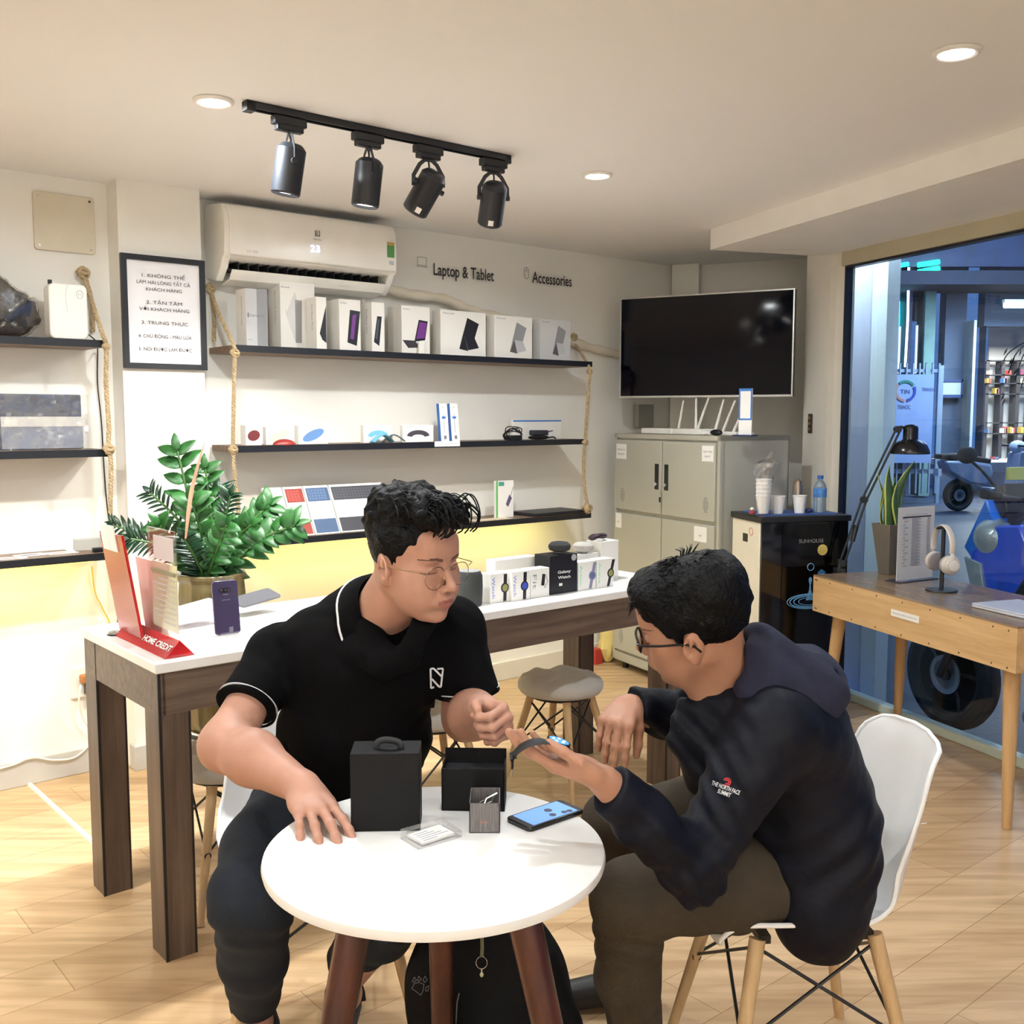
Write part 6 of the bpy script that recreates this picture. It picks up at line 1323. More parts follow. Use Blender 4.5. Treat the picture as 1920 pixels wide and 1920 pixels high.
    for i in range(K+1):
        q=R(22)+R(316)*i/K; d=fx*math.cos(q)+fy*math.sin(q); e=max(0,1-min(i,K-i)/K*4); c=Vector(nb)-na*.01; rows.append([c+d*.066+na*(.03-.03*e),c+d*.078+na*(.046-.03*e),c+d*.088+na*(.02-.02*e),c+d*.096+na*(-.02-.03*e)])
    g.add([p for r_ in rows for p in r_],[(i*4+j,i*4+j+1,(i+1)*4+j+1,(i+1)*4+j) for i in range(K) for j in range(3)]); o=wpart(g,'jacket_collar',JK,ob,smooth=80); s=o.modifiers.new('s','SOLIDIFY'); s.thickness=.005
    LT=mat('thread_white',(214,214,216),.7); LR=mat('thread_red',(190,44,48),.7)
    polys=[]
    def tx(body,x,y,w,h,rot,mi):
        vs,fs,(x0,x1,z0,z1)=glyphs(body,.02); cr,sr=math.cos(rot),math.sin(rot)
        P_=[(x+((a-x0)/(x1-x0)-.5)*w*cr+(b/.7-.5)*h*sr, y+((a-x0)/(x1-x0)-.5)*w*sr-(b/.7-.5)*h*cr) for a,b in vs]; polys.append((P_,fs,mi))
    tx('THE NORTH FACE',1361,1477,56,8,.36,0); tx('SUMMIT',1358,1487,26,8,.36,0)
    for a0,r_ in ((0,7),(0,3.5)):
        for s_ in line_poly([(1363+r_*math.cos(q),1466+r_*math.sin(q)) for q in [-2.6+i*.5 for i in range(11)]],2.2): polys.append((s_[0],s_[1],1))
    g=drape_on(jacket,polys,.004)
    if g.f: o=wpart(g,'sleeve_logo',[LT,LR],ob,smooth=0)
    TRM=mat('trousers_olive',(66,58,48),.85,bump=.5,bscale=200,var=.18,vscale=8,spec=.2)
    tv=Vol(); tv.ell((.62,2.15,.53),(.13,.17,.10),k=.06).chain([(.62,2.05,.535),(.42,2.01,.535),(.240,1.985,.510)],[.098,.090,.078],k=.05).chain([(.240,1.985,.510),(.245,2.06,.30),(.280,2.125,.10)],[.078,.064,.056],k=.03)
    tv.chain([(.62,2.25,.535),(.42,2.32,.535),(.250,2.37,.505)],[.098,.090,.078],k=.05).chain([(.250,2.37,.505),(.26,2.42,.30),(.285,2.455,.10)],[.078,.064,.056],k=.03)
    dt=lambda X,Y,Z: .0035*wn(X,Y,Z,26,1.2)+.006*np.sin(100*(Z+.35*X)+2.6*np.sin(16*Y+6*X))*np.exp(-((Z-.415)/.035)**2)*np.clip((.36-X)/.1,0,1)+.003*np.sin(60*X+30*Z+2*np.sin(9*Y))*np.clip((X-.3)/.1,0,1)
    vobj('trousers',[tv.mesh((.12,1.86,.04),(.80,2.58,.68),.0062,disp=dt,cuts=(lambda X,Y,Z:.065-Z,))],[TRM],ob)
    SN=mat('shoe_black',(26,25,26),.5)
    for ax_,ay in ((.285,2.13),(.285,2.46)):
        v=Vol().cone((ax_+.03,ay,.055),(ax_-.13,ay-.02,.038),.045,.036,k=.03).cone((ax_,ay,.09),(ax_,ay,.05),.046,.046,k=.03)
        vobj('shoe',[v.mesh((ax_-.19,ay-.09,-.02),(ax_+.1,ay+.08,.15),.005,cuts=(lambda X,Y,Z:.001-Z,))],[SN],ob)
    # watch held in the near hand
    X,Y,Z=hN.ax; T=lambda p: Vector((.156,1.720,.854))+X*p[0]+Y*p[1]+Z*p[2]
    wc=T((.092,.004,-.033)); wt=thing('smart_watch','black smart watch with a lit round face held by the man in the jacket','watch',wc)
    nz=-Z; g=G(); g.cyl((0,0,0)+nz*0 if False else Vector((0,0,0))-nz*.005,nz*.006,.0215,.0215,32); g.obj('watch_case',mat('watch_case',(28,28,32),.25,.6),wt,bevel=.0015)
    g=G().cyl(nz*.0062,nz*.0068,.018,.018,32); g.obj('watch_face',em('watch_face_blue',(50,110,170),1.3),wt,smooth=0)
    g=G(); 
    for q in (0,1.2,2.4,3.6,4.8): c=(X*math.cos(q)+Y*math.sin(q))*.010+nz*.0069; g.cyl(c,c+nz*.0004,.0028,n=10)
    g.obj('dial_marks',em('watch_marks',(225,240,255),2.5),wt,smooth=0)
    st=[X*.012+Y*.014,X*.024+Y*.028+nz*.003,X*.042+Y*.042-Vector((0,0,.002)),X*.062+Y*.050-Vector((0,0,.016)),X*.076+Y*.053-Vector((0,0,.036)),X*.078+Y*.053-Vector((0,0,.056))]
    g=G().tube(catmull(st,6),.012,8,flat=(.17,1),up=X.cross(Vector((0,0,1))).cross(X)); g.obj('watch_strap',mat('strap_black',(20,20,22),.6),wt)
    g=G().tube([st[-1]+Vector((0,-.008,0)),st[-1]+Vector((-.002,-.009,-.012)),st[-1]+Vector((0,.009,-.012)),st[-1]+Vector((0,.009,0))],.0013,6); g.obj('buckle',STEEL,wt)
    g=G().tube([-X*.018,-X*.032-nz*.008,-X*.040-nz*.02],.010,8,flat=(.17,1),up=nz); g.obj('watch_strap',mat('strap_black',(20,20,22),.6),wt)
    return ob
man_polo(); man_jacket()
# ================================================================ THINGS ON THE COUNTER
def cpt(px,py,z=CT): u,y=w_on_z(px,py,z); return wpt(u,y,z),u,y
MG2='boxed smart watches on the counter'
def cbox(pxl,pxr,pyb,pyt,label,d=.05,body=None,art=None,name='watch_box',rz=0,cat='box',group=MG2):
    """box whose front bottom edge runs pxl..pxr at picture height pyb (left end)"""
    _,u0,y0=cpt(pxl,pyb); k0=w_on_y(pxl,pyt,y0)[1]; u1=w_on_y(pxr,pyb-10,y0)[0]; w_=u1-u0; h=k0-CT
    t=thing(name,label,cat,wpt(u0,y0,CT),WZ+rz,group); G().box(0,w_,0,d,0,h).obj('carton',body or BOXW,t,bevel=.0012)
    if art:
        g=G(); mats=art(g,w_,h); g.obj('print',mats,t,smooth=0)
    return t
def vtext(g,body,x,z,h,w,m):
    g.text(body,0,0,h=h,w=w,M=Matrix(((0,0,1,x),(0,1,0,0),(-1,0,0,z),(0,0,0,1))),m=m)
def A_watch(col,word,face,lean=0):
    def f(g,w,h):
        vtext(g,word,w*.16,h*.52,.014,h*.72,0)
        cx=w*.68
        g.prism([(cx-.007,h*.02),(cx+.007,h*.02),(cx+.011+lean,h*.95),(cx-.004+lean,h*.95)],-.0008,-.0002,'y',1); g.cyl((cx+lean/2,-.0016,h*.48),(cx+lean/2,-.0006,h*.48),.0175,n=24,m=1); g.cyl((cx+lean/2,-.0022,h*.48),(cx+lean/2,-.0012,h*.48),.0125,n=20,m=2)
        return [col,DK if face!=3 else mat('strap_lilac',(130,130,160),.5),[mat('face_gold',(150,150,90),.4),mat('face_blue',(60,80,180),.4),mat('face_red',(190,60,70),.4),mat('face_violet',(90,100,150),.4)][face]]
    return f
VT=mat('letter_blue',(110,130,220),.5); GT=mat('letter_mint',(120,226,180),.5)
cbox(919,959,1132,1077,'white watch box with a blue sideways word, leftmost beside the black speaker',art=A_watch(VT,'Watch',0))
cbox(960,994,1128,1073,'white watch box with a blue dialled watch picture, second from the speaker',art=A_watch(VT,'Watch',1))
def A_fit(g,w,h): vtext(g,'Fit',w*.22,h*.55,.018,h*.5,0); g.prism([(w*.55,h*.4),(w*.72,h*.38),(w*.78,h*.78),(w*.62,h*.8)],-.0008,-.0002,'y',1); g.tube([(w*.74,-.001,h*.3),(w*.9,-.001,h*.5),(w*.82,-.001,h*.75)],.003,6,m=2); return [mat('letter_grey2',(140,150,160),.5),DK,GRL]
cbox(995,1030,1122,1068,'white fitness band box reading Fit, left of the black box',art=A_fit,name='fitness_band_box')
def A_gal(g,w,h): g.text('Galaxy',w*.52,h*.56,h=.010,w=w*.48,bold=.02); g.text('Watch',w*.52,h*.42,h=.010,w=w*.46,bold=.02); g.box(w*.33,w*.45,-.0006,0,h*.2,h*.27,0); g.cyl((w*.87,-.0008,h*.9),(w*.87,0,h*.9),w*.09,n=20,m=1); return [PAPER,mat('seal_silver',(170,174,178),.4)]
cbox(1031,1082,1116,1043,'black Galaxy Watch box standing among the white watch boxes',d=.085,body=mat('card_black',(18,18,24),.4),art=A_gal)
cbox(1084,1117,1108,1055,'white box with mint lettering and a lilac strapped watch picture',art=A_watch(GT,'Active',3,.02))
cbox(1119,1150,1103,1050,'white box with mint lettering and a black leaning watch, last in the row',art=A_watch(GT,'Active',0,.025))
def back(pxl,pxr,pyb,pyt,dy,label,d,name='white_carton',rz=0,z=CT):
    _,u0,y0=cpt(pxl,pyb); y0+=dy; u0=w_on_y(pxl,pyt,y0)[0]; u1,zt=w_on_y(pxr,pyt,y0); zt=w_on_y(pxl,pyt,y0)[1]; t=thing(name,label,'box',wpt(u0,y0,z),WZ+rz); G().box(0,u1-u0,0,d,0,zt-z).obj('carton',BOXW,t,bevel=.0015); return t,u0,u1,y0,zt
t,*_=back(928,1006,1128,1051,.075,'long white carton behind the watch boxes with a hang tab label',.05)
G().box(.02,.055,-.0012,0,.03,.062).obj('teal_label',mat('label_teal',(140,205,215),.5),t,smooth=0)
back(1078,1122,1108,1041,.075,'white carton behind the mint lettered boxes, under the light grey speaker',.07)
t,u0,u1,y0,zt=back(1127,1160,1100,1016,.065,'tall white carton at the right end of the counter',.08)
# round fabric speakers
def puck(px,py,r,h,c,label,y,z):
    u,_=w_on_y(px,py,y); t=thing('smart_speaker',label,'speaker',wpt(u,y,z)); G().lathe([(0,0),(r*.55,0),(r*.9,h*.16),(r,h*.45),(r*.96,h*.68),(r*.72,h*.92),(r*.3,h),(0,h)],n=36).obj('fabric_shell',mat('fabric_%d'%c[0],c,.9,bump=.4,bscale=500),t); G().lathe([(0,-.004),(r*.4,-.004),(r*.55,.003),(0,.003)],n=24).obj('foot',GRL,t)
ug,yg=w_on_z(1056,1114,CT); puck(1049,1030,.042,.038,(52,54,56),'dark grey round fabric speaker on top of the black watch box',yg+.05,w_on_y(1031,1043,yg)[1]+.005)
puck(1093,1030,.042,.038,(184,180,174),'light grey round fabric speaker on the white carton',w_on_z(1084,1108,CT)[1]+.075+.036,w_on_y(1078,1041,w_on_z(1078,1108,CT)[1]+.075)[1]+.005)
u,_=w_on_y(1132,1020,y0); t=thing('fitness_bracelet','dark purple bracelet lying over the tall white carton','bracelet',wpt(u0+.02,y0+.03,zt+.002),WZ)
G().tube(catmull([(-.035,0,.012),(-.01,-.01,.020),(.03,0,.016),(.04,.02,.010),(.0,.03,.014),(-.03,.02,.010)],5,True),.009,8,closed=True).obj('band',mat('band_plum',(52,36,44),.5),t)
# black tapered speaker and dark phone stand beside it
p,u,y=cpt(893,1138); t=thing('black_speaker','dark grey round cylindrical speaker at the left of the watch boxes','speaker',wpt(u,y+.04,CT))
G().lathe([(0,0),(.040,0),(.0445,.006),(.0475,.06),(.0465,.105),(.040,.118),(.036,.119)],n=40).obj('body',mat('speaker_charcoal',(52,54,54),.8,bump=.3,bscale=500),t); G().lathe([(0,.119),(.037,.119),(.038,.121),(.033,.122),(0,.1215)],n=36).obj('top_plate',mat('speaker_top',(150,150,152),.4),t)
t=thing('display_phone','black phone on a stand behind the cylindrical speaker','phone',wpt(u+.02,y+.15,CT),(R(-12),0,WZ)); G().box(-.03,.03,0,.008,.0,.155).obj('body',PLASB,t,bevel=.002)
p,u,y=cpt(1170,1097); t=thing('acrylic_riser','low clear acrylic riser at the right end of the counter','display riser',wpt(u,y+.06,CT),WZ); G().box(-.09,.05,-.035,.035,.018,.022).box(-.09,-.086,-.035,.035,0,.018).box(.046,.05,-.035,.035,0,.018).obj('riser_sheet',CLEAR,t,smooth=0)
# phones on clear stands, left end
def phone_stand(px,py,h,label,body,rz=0,lean=-8,back_=True,w_=.078):
    p,u,y=cpt(px,py); t=thing('display_phone',label,'phone',wpt(u,y+.01,CT+.003),(R(lean),0,WZ+rz)); G().prism(rrect(w_,h,.010,5,0,h/2),0,.0085,'y').obj('body',body,t,bevel=.002)
    if back_:
        G().prism(rrect(.034,.012,.005,4,-.002,h*.82),-.0014,.0,'y').obj('camera_bump',PLASB,t); 
        for x in (-.012,0,.010): G().cyl((x,-.0022,h*.82),(x,-.001,h*.82),.0035,n=12).obj('camera_lens',mat('lens_glint',(120,110,120),.15,.8),t)
        G().box(-.008,.008,-.0008,0,h*.735,h*.75).obj('sensor',GREYINK,t,smooth=0); G().text('SAMSUNG',0,h*.64,h=.004,y=-.0004).obj('logo',GREYINK,t,smooth=0)
    s=thing('phone_stand','clear acrylic stand holding the '+label.split(',')[0],'phone stand',wpt(u,y,CT),WZ+rz); G().box(-.03,.03,-.02,.05,0,.003).box(-.03,.03,-.016,-.013,0,.014).box(-.006,.006,-.016,-.013,.014,.03).obj('stand_sheet',CLEAR,s,smooth=0); return t
phone_stand(431,1192,.160,'purple phone showing its back, standing upright on the counter',mat('phone_purple',(70,62,92),.2,.3,coat=.3),rz=R(-6))
def flatphone(px,py,label,c):
    p,u,y=cpt(px,py); t=thing('display_phone',label,'phone',wpt(u,y,CT+.052),(R(14),R(-6),WZ+R(10))); G().prism(rrect(.155,.075,.01),-.004,.004,'z').obj('body',mat('phone_%d'%c[0],c,.25),t,bevel=.001)
    s=thing('phone_stand','clear acrylic arch under the '+label.split(',')[0],'phone stand',wpt(u,y,CT),WZ); G().tube([(-.03,0,0),(-.028,0,.025),(-.015,0,.042),(.015,0,.042),(.028,0,.025),(.03,0,0)],.014,8,flat=(.12,1),up=(0,1,0)).obj('arch',CLEAR,s)
flatphone(367,1172,'lilac edged phone lying tilted on a clear arch, left of the purple phone',(200,186,204)); flatphone(480,1150,'slim dark phone lying tilted on a clear arch, right of the purple phone',(92,92,98))
# red sign holder reading HOME CREDIT
fu,fy=w_on_z(338,1232,CT); bu,by=w_on_z(232,1190,CT); Ls=by-fy
t=thing('sign_holder','red HOME CREDIT sign holder with a clear sheet on the display counter','sign holder',wpt(fu,fy,CT),WZ)
RP=mat('acrylic_red',(186,34,38),.2,coat=.4)
G().prism([(-.042,0),(.042,0),(.0,.046)],0,Ls,'y').obj('base',RP,t,bevel=.001)
Mt=Matrix(((0,.0,0,0),(0,0,0,0),(0,0,0,0),(0,0,0,1)))
import math as _m
sl=_m.hypot(.042,.046); ex=Vector((0,-1,0)); ez=Vector((.042,0,.046)).normalized(); ey=ex.cross(ez)*-1
Mt=Matrix((( ex.x,ey.x,ez.x,-.0215),(ex.y,ey.y,ez.y,Ls*.265),(ex.z,ey.z,ez.z,.0232),(0,0,0,1)))
g=G(); g.text('HOME CREDIT',0,0,h=.017,w=Ls*.52,bold=.03,M=Mt@Matrix.Translation((0,.0008 if ey.x<0 else -.0008,0)));
nrm=Vector((-.046,0,.042)).normalized(); g.v=[Vector(v)+nrm*.0012 for v in g.v]; g.obj('lettering',PAPER,t,smooth=0)
G().box(-.002,.002,.004,Ls*.55,.044,.34).obj('clear_sheet',CLEAR,t,smooth=0)
g=G().box(.0022,.0032,.012,Ls*.50,.06,.245).obj('price_leaflet',mat('leaflet_cream',(222,220,196),.6),t,smooth=0)
g=G(); g.box(-.0028,-.0022,.016,Ls*.48,.215,.225,0)
for k in range(9): g.box(-.0028,-.0022,.016,Ls*(.3+.18*((k*7)%5)/5),.08+k*.015,.083+k*.015,1)
g.obj('leaflet_print',[mat('print_olive',(150,150,120),.6),GRL],t,smooth=0)
G().box(-.0030,-.0022,.02,Ls*.42,.255,.32).obj('upper_leaflet',mat('leaflet_pale',(226,220,224),.5),t,smooth=0)
t=thing('red_sign_board','leaning translucent red sign board behind the HOME CREDIT base','sign board',wpt(bu-.01,by-.02,CT+.02),(R(0),R(-9),WZ))
G().box(-.003,.003,-Ls*.42,.02,0,.30).obj('red_board',mat('acrylic_red_board',(164,52,42),.2,coat=.1),t,bevel=.001); G().box(-.004,.004,-Ls*.425,-Ls*.41,0,.302).obj('red_edge',RP,t,smooth=0)
G().box(-.006,-.003,-Ls*.30,-Ls*.16,.25,.325).box(-.006,-.003,-.06,.0,.25,.33).obj('paper_slip',PAPER,t,smooth=0)
t=thing('white_leaflets','upright white leaflets between the red board and the clear sheet','leaflets',wpt(bu+.055,by-.06,CT),(0,R(-6),WZ)); G().box(-.002,.002,-.16,.02,0,.24).box(.006,.010,-.15,.02,0,.23).obj('sheets',PAPER,t,smooth=0)
p,u,y=cpt(216,1190); t=thing('car_key','small silver and black round key fob at the far left end of the counter','key fob',wpt(u-.0,y,CT),WZ); G().lathe([(0,0),(.018,0),(.023,.005),(.021,.010),(0,.012)],n=24).obj('fob',CHROME,t); G().lathe([(0,0),(.0235,0),(.0235,.004),(0,.004)],n=24).obj('fob_base',PLASB,t)
# ---- big pot and plant behind the counter
pu,py_=w_on_y(396,1060,3.62)[0],3.62; PZ=.90
t=thing('potted_plant','glossy green plant with arching stems in a large olive glazed pot behind the counter','potted plant',wpt(pu,py_,0))
gl=mat('glaze_olive',(104,92,58),.25,var=.35,vscale=6,stretch=(6,6,1),coat=.5)
G().lathe([(0,.30),(.088,.30),(.104,.34),(.122,.60),(.126,.82),(.122,.87),(.130,.885),(.130,PZ),(.112,PZ),(.108,.86),(.106,.84),(0,.84)],n=10).obj('pot',gl,t,smooth=20,bevel=.004)
G().cyl((0,0,.845),(0,0,.85),.105,n=20).obj('soil',mat('soil',(0,0,0)),t)
g=G(); 
for k in range(4): a=.6+k*1.57; g=G(); g.tube([(.11*math.cos(a),.11*math.sin(a),0),(.10*math.cos(a),.10*math.sin(a),.30)],.009,8); g.obj('stand_leg',PLASB,t)
G().tube([(.10*math.cos(q),.10*math.sin(q),.292) for q in [i*math.pi/12 for i in range(24)]],.008,8,closed=True).obj('stand_ring',PLASB,t)
LGm=mat('zz_green',(36,88,36),.42,var=.3,vscale=40,spec=.5); LGd=mat('zz_green_dark',(22,54,34),.3,var=.3,vscale=40); STm=mat('zz_stem',(70,110,56),.5)
root=t.location; rnd=random.Random(3)
def leaf(g,p,d,n,L,W_):
    d=d.normalized(); s=d.cross(n).normalized(); n=s.cross(d); K=6; vs=[]
    for i in range(K+1):
        q=i/K; w=W_*math.sin(math.pi*min(1,q**.8))**.8*.5+.0004; c=p+d*L*q-n*(.25*L*q*q)
        vs+=[c-s*w+n*w*.35,c,c+s*w+n*w*.35]
    g.add(vs,[(i*3+j,i*3+j+1,i*3+j+4,i*3+j+3) for i in range(K) for j in (0,1)])
stems=[((333,846),0,.058,0),((385,880),.0,.05,0),((432,930),-.08,.04,1),((552,985),-.02,.055,0),((505,948),.06,.05,0),((283,925),.02,.036,1),((245,1010),-.08,.045,1),((300,985),-.15,.05,0),((360,940),-.16,.055,0),((425,985),-.2,.05,0),((470,985),-.12,.05,0),((345,1010),-.2,.045,1),((212,985),.06,.04,1),((405,920),.1,.05,1)]
for (sx,sy),dd,LL,dk in stems:
    e=at_y(sx,sy,root.y+dd)-root; b=Vector((rnd.uniform(-.03,.03),rnd.uniform(-.03,.03),.85)); mid=b.lerp(e,.5)+Vector((0,0,.045 if abs(e.x)>.15 else .01)); P=catmull([b,mid,e],9)
    g=G().tube(P,[.0065*(1-.6*i/len(P))+.001 for i in range(len(P))],7); st=g.obj('stem',STm,t); g=G(); n=len(P)
    for i in range(3,n,2 if not dk else 1):
        d=(P[min(i+1,n-1)]-P[i-1]).normalized(); vw=Vector((0,-1,.2)); s=d.cross(vw).normalized()
        for q in (-1,1): leaf(g,P[i],s*q*.8+d*.65+Vector((0,rnd.uniform(-.4,.2),0)),Vector((rnd.uniform(-.3,.3),-.8,.6)),LL*rnd.uniform(1.3,1.75),LL*(.80 if not dk else .32)*rnd.uniform(.9,1.2))
    leaf(g,P[-1],(P[-1]-P[-2]),Vector((0,-.8,.6)),LL*1.2,LL*.55); g.obj('leaves',LGd if dk else LGm,st,solid=.0008,smooth=70)
a=at_y(348,1010,root.y-.25)-root; e=at_y(384,828,root.y-.2)-root; g=G().tube(catmull([a,a.lerp(e,.5)+Vector((-.012,0,0)),e],8),[.0035,.004,.005,.006,.007,.008,.008,.0085,.008,.007,.006,.0055,.005,.004,.003,.002,.0008],8,flat=(1,.25)); g.obj('dry_leaf',mat('dry_leaf',(168,120,96),.6,var=.3),t)
# ================================================================ ON THE ROUND TABLE
BKC=mat('box_black_card',(5,5,8),.55,var=.1,spec=.25)
def tp(px,py,z=TZ): return on_z(px,py,z)
a=tp(658,1560); b=tp(788,1557); t=thing('gift_box','tall black box with a loop handle standing on the round table','box',a,math.atan2(b.y-a.y,b.x-a.x)+R(-1)); w_=(b-a).length
G().box(0,w_,0,.075,0,.147).obj('carton',BKC,t,bevel=.0015)
G().tube(catmull([(w_*.36,.03,.147),(w_*.38,.03,.158),(w_*.5,.03,.163),(w_*.68,.03,.158),(w_*.72,.03,.147)],5),.005,8,flat=(.4,1.3),up=(0,1,0)).obj('loop_handle',BLACKM,t)
a=tp(828,1520); b=tp(946,1522); t=thing('open_box','low black open box with a slot tray, behind the small grey box','box',a,math.atan2(b.y-a.y,b.x-a.x)); w_=(b-a).length; H_=.083
g=G().box(0,w_,0,.003,0,H_).box(0,.003,0,.075,0,H_).box(w_-.003,w_,0,.075,0,H_).box(0,w_,.072,.075,0,H_+.018).box(0,w_,0,.075,0,.003); g.obj('carton',BKC,t,smooth=0)
G().box(.003,w_-.003,.003,.072,H_-.016,H_-.012).obj('tray',mat('tray_dark',(40,42,46),.4),t,smooth=0); G().prism(rrect(w_*.42,.010,.004,4,w_*.5,.036),H_-.0118,H_-.011,'z').obj('slot',INK,t,smooth=0)
a=tp(880,1562); b=tp(937,1562); t=thing('small_open_box','small grey wood-grain open box holding metal watch strap parts','box',a,math.atan2(b.y-a.y,b.x-a.x)); w_=(b-a).length; H_=.056
GBX=mat('box_grey_grain',(112,108,108),.5,var=.35,vscale=30,stretch=(14,14,1))
G().box(0,w_,0,.0015,0,H_).box(0,.0015,0,.08,0,H_).box(w_-.0015,w_,0,.08,0,H_).box(0,w_,.0785,.08,0,H_).box(0,w_,0,.08,0,.0015).obj('carton',GBX,t,smooth=0)
G().text('Gear',w_*.5,H_*.38,h=.005,y=-.0004).obj('logo',mat('letter_copper',(200,130,90),.5),t,smooth=0)
g=G().tube([(.012,.03,.034),(.040,.035,.046),(.046,.06,.05),(.018,.055,.036)],.0016,6,closed=True); g.obj('strap_link',STEEL,t); G().tube([(.02,.02,.03),(.03,.05,.045),(.05,.06,.052)],.0022,6).obj('strap_pin',STEEL,t); G().ell((.027,.042,.024),(.02,.03,.012),12,6).obj('strap_piece',PLASB,t,smooth=20)
a=tp(785,1594); b=tp(866,1570); an=math.atan2(b.y-a.y,b.x-a.x); t=thing('clear_case','shallow clear plastic case with a white leaflet, front middle of the round table','plastic case',a,an); w_=(b-a).length; D_=.062
G().box(0,w_,0,D_,0,.002).box(0,w_,0,.001,0,.014).box(0,w_,D_-.001,D_,0,.018).box(0,.001,0,D_,0,.016).box(w_-.001,w_,0,D_,0,.014).obj('clear_tray',FILM,t,smooth=0)
lf=thing('leaflet','small printed white leaflet lying in the clear plastic case','leaflet',a+Vector((0,0,.0035)),an+R(3)); G().box(.012,w_-.008,.006,D_-.008,.0,.004).obj('booklet',PAPER,lf,smooth=0)
g=G(); 
for k in range(5): g.box(.02,.02+.03*(1+(k*3)%4/3),.012+k*.008,.0135+k*.008,.004,.0042)
g.obj('print',GREYINK,lf,smooth=0)
a=tp(985,1562);b=tp(1089,1526);c=tp(955,1540); an=math.atan2(b.y-a.y,b.x-a.x); t=thing('mobile_phone','black phone with a lit blue screen lying on the right of the round table','phone',(b+c)/2,an); L_=(b-a).length; W2=.070
G().prism(rrect(L_,W2,.010),.0002,.009,'z').obj('body',mat('phone_black',(20,20,22),.25),t,bevel=.002)
SC_=em('screen_blue',(90,134,216),.55); G().prism(rrect(L_*.80,W2*.86,.001,2,0,0),.0091,.0094,'z').obj('lit_screen',SC_,t,smooth=0)
g=G(); 
for x,y,r_ in ((.012,.006,.008),(.004,-.016,.007),(.030,-.020,.006),(.042,-.022,.006)): g.cyl((x,y,.0094),(x,y,.0097),r_,n=18)
g.obj('screen_icons',mat('icon_navy',(10,16,60),.4),t,smooth=0)
# backpack under the table
bk=thing('backpack','black backpack with a paw print and key ring standing under the round table','backpack',(-.05,2.15,0))
v=Vol().ell((-.055,2.16,.20),(.185,.090,.225),k=.04).ell((-.05,2.10,.14),(.125,.070,.13),k=.03).ell((-.05,2.16,.05),(.16,.10,.06),k=.04).cone((.06,2.12,.30),(.125,2.12,.16),.03,.03,k=.03)
BPK=mat('backpack_black',(10,10,12),.8,bump=.4,bscale=260,spec=.2); bo=vobj('bag_body',[v.mesh((-.30,1.98,-.01),(.22,2.30,.48),.006,disp=lambda X,Y,Z:.004*wn(X,Y,Z,28,.7),cuts=(lambda X,Y,Z:.003-Z,))],[BPK],bk)
P_=lambda pts:line_poly(pts,1.2); polys=[]
cx,cy=787,1850
for pts in ([(-15,4),(-10,-6),(0,-8),(8,-4),(6,8),(2,16),(-8,8),(-15,4)],[(-14,-10),(-10,-18),(-6,-12),(-12,-8),(-14,-10)],[(-4,-12),(-2,-20),(3,-14),(-2,-10),(-4,-12)],[(6,-12),(10,-20),(14,-13),(9,-8),(6,-12)],[(11,2),(17,-2),(16,8),(11,8),(11,2)]): polys+=P_([(cx+x,cy+y) for x,y in pts])
g=drape_on(bo,polys,.002)
if g.f: o=g.obj('paw_print',GREYINK,bk,smooth=0); o.matrix_parent_inverse=Matrix.Translation(-bk.location)
g=drape_on(bo,line_poly([(861,1862),(857,1880),(855,1919)],2.2),.002)
if g.f: o=g.obj('zip',mat('zip_silver',(150,150,150),.3,.8),bk,smooth=0); o.matrix_parent_inverse=Matrix.Translation(-bk.location)
kr=at_y(903,1805,2.02); t=thing('key_ring','steel key ring with a small strap hanging on the black backpack','key ring',kr)
G().tube([(.0115*math.cos(q),0,.0135*math.sin(q)) for q in [i*math.pi/12 for i in range(24)]],.0009,6,closed=True).obj('ring',CHROME,t); G().tube([(0,0,.013),(.001,.004,.03),(.0,.012,.05)],.005,6,flat=(.3,1)).obj('strap',mat('strap_olive',(120,120,90),.6),t); G().cyl((0,.0,-.0135),(0,.0,-.022),.0012,n=8).ell((0,0,-.026),(.004,.004,.005),10,6).obj('bead',mat('bead_cream',(210,200,170),.4),t)
tag(G().box(-.012,.012,-.003,.003,0,.0006).obj('paper_scrap',PAPER,loc=on_z(1732,1544,0),rot=.3,smooth=0),'tiny scrap of white paper lying on the floor right of the shell chair','paper scrap')
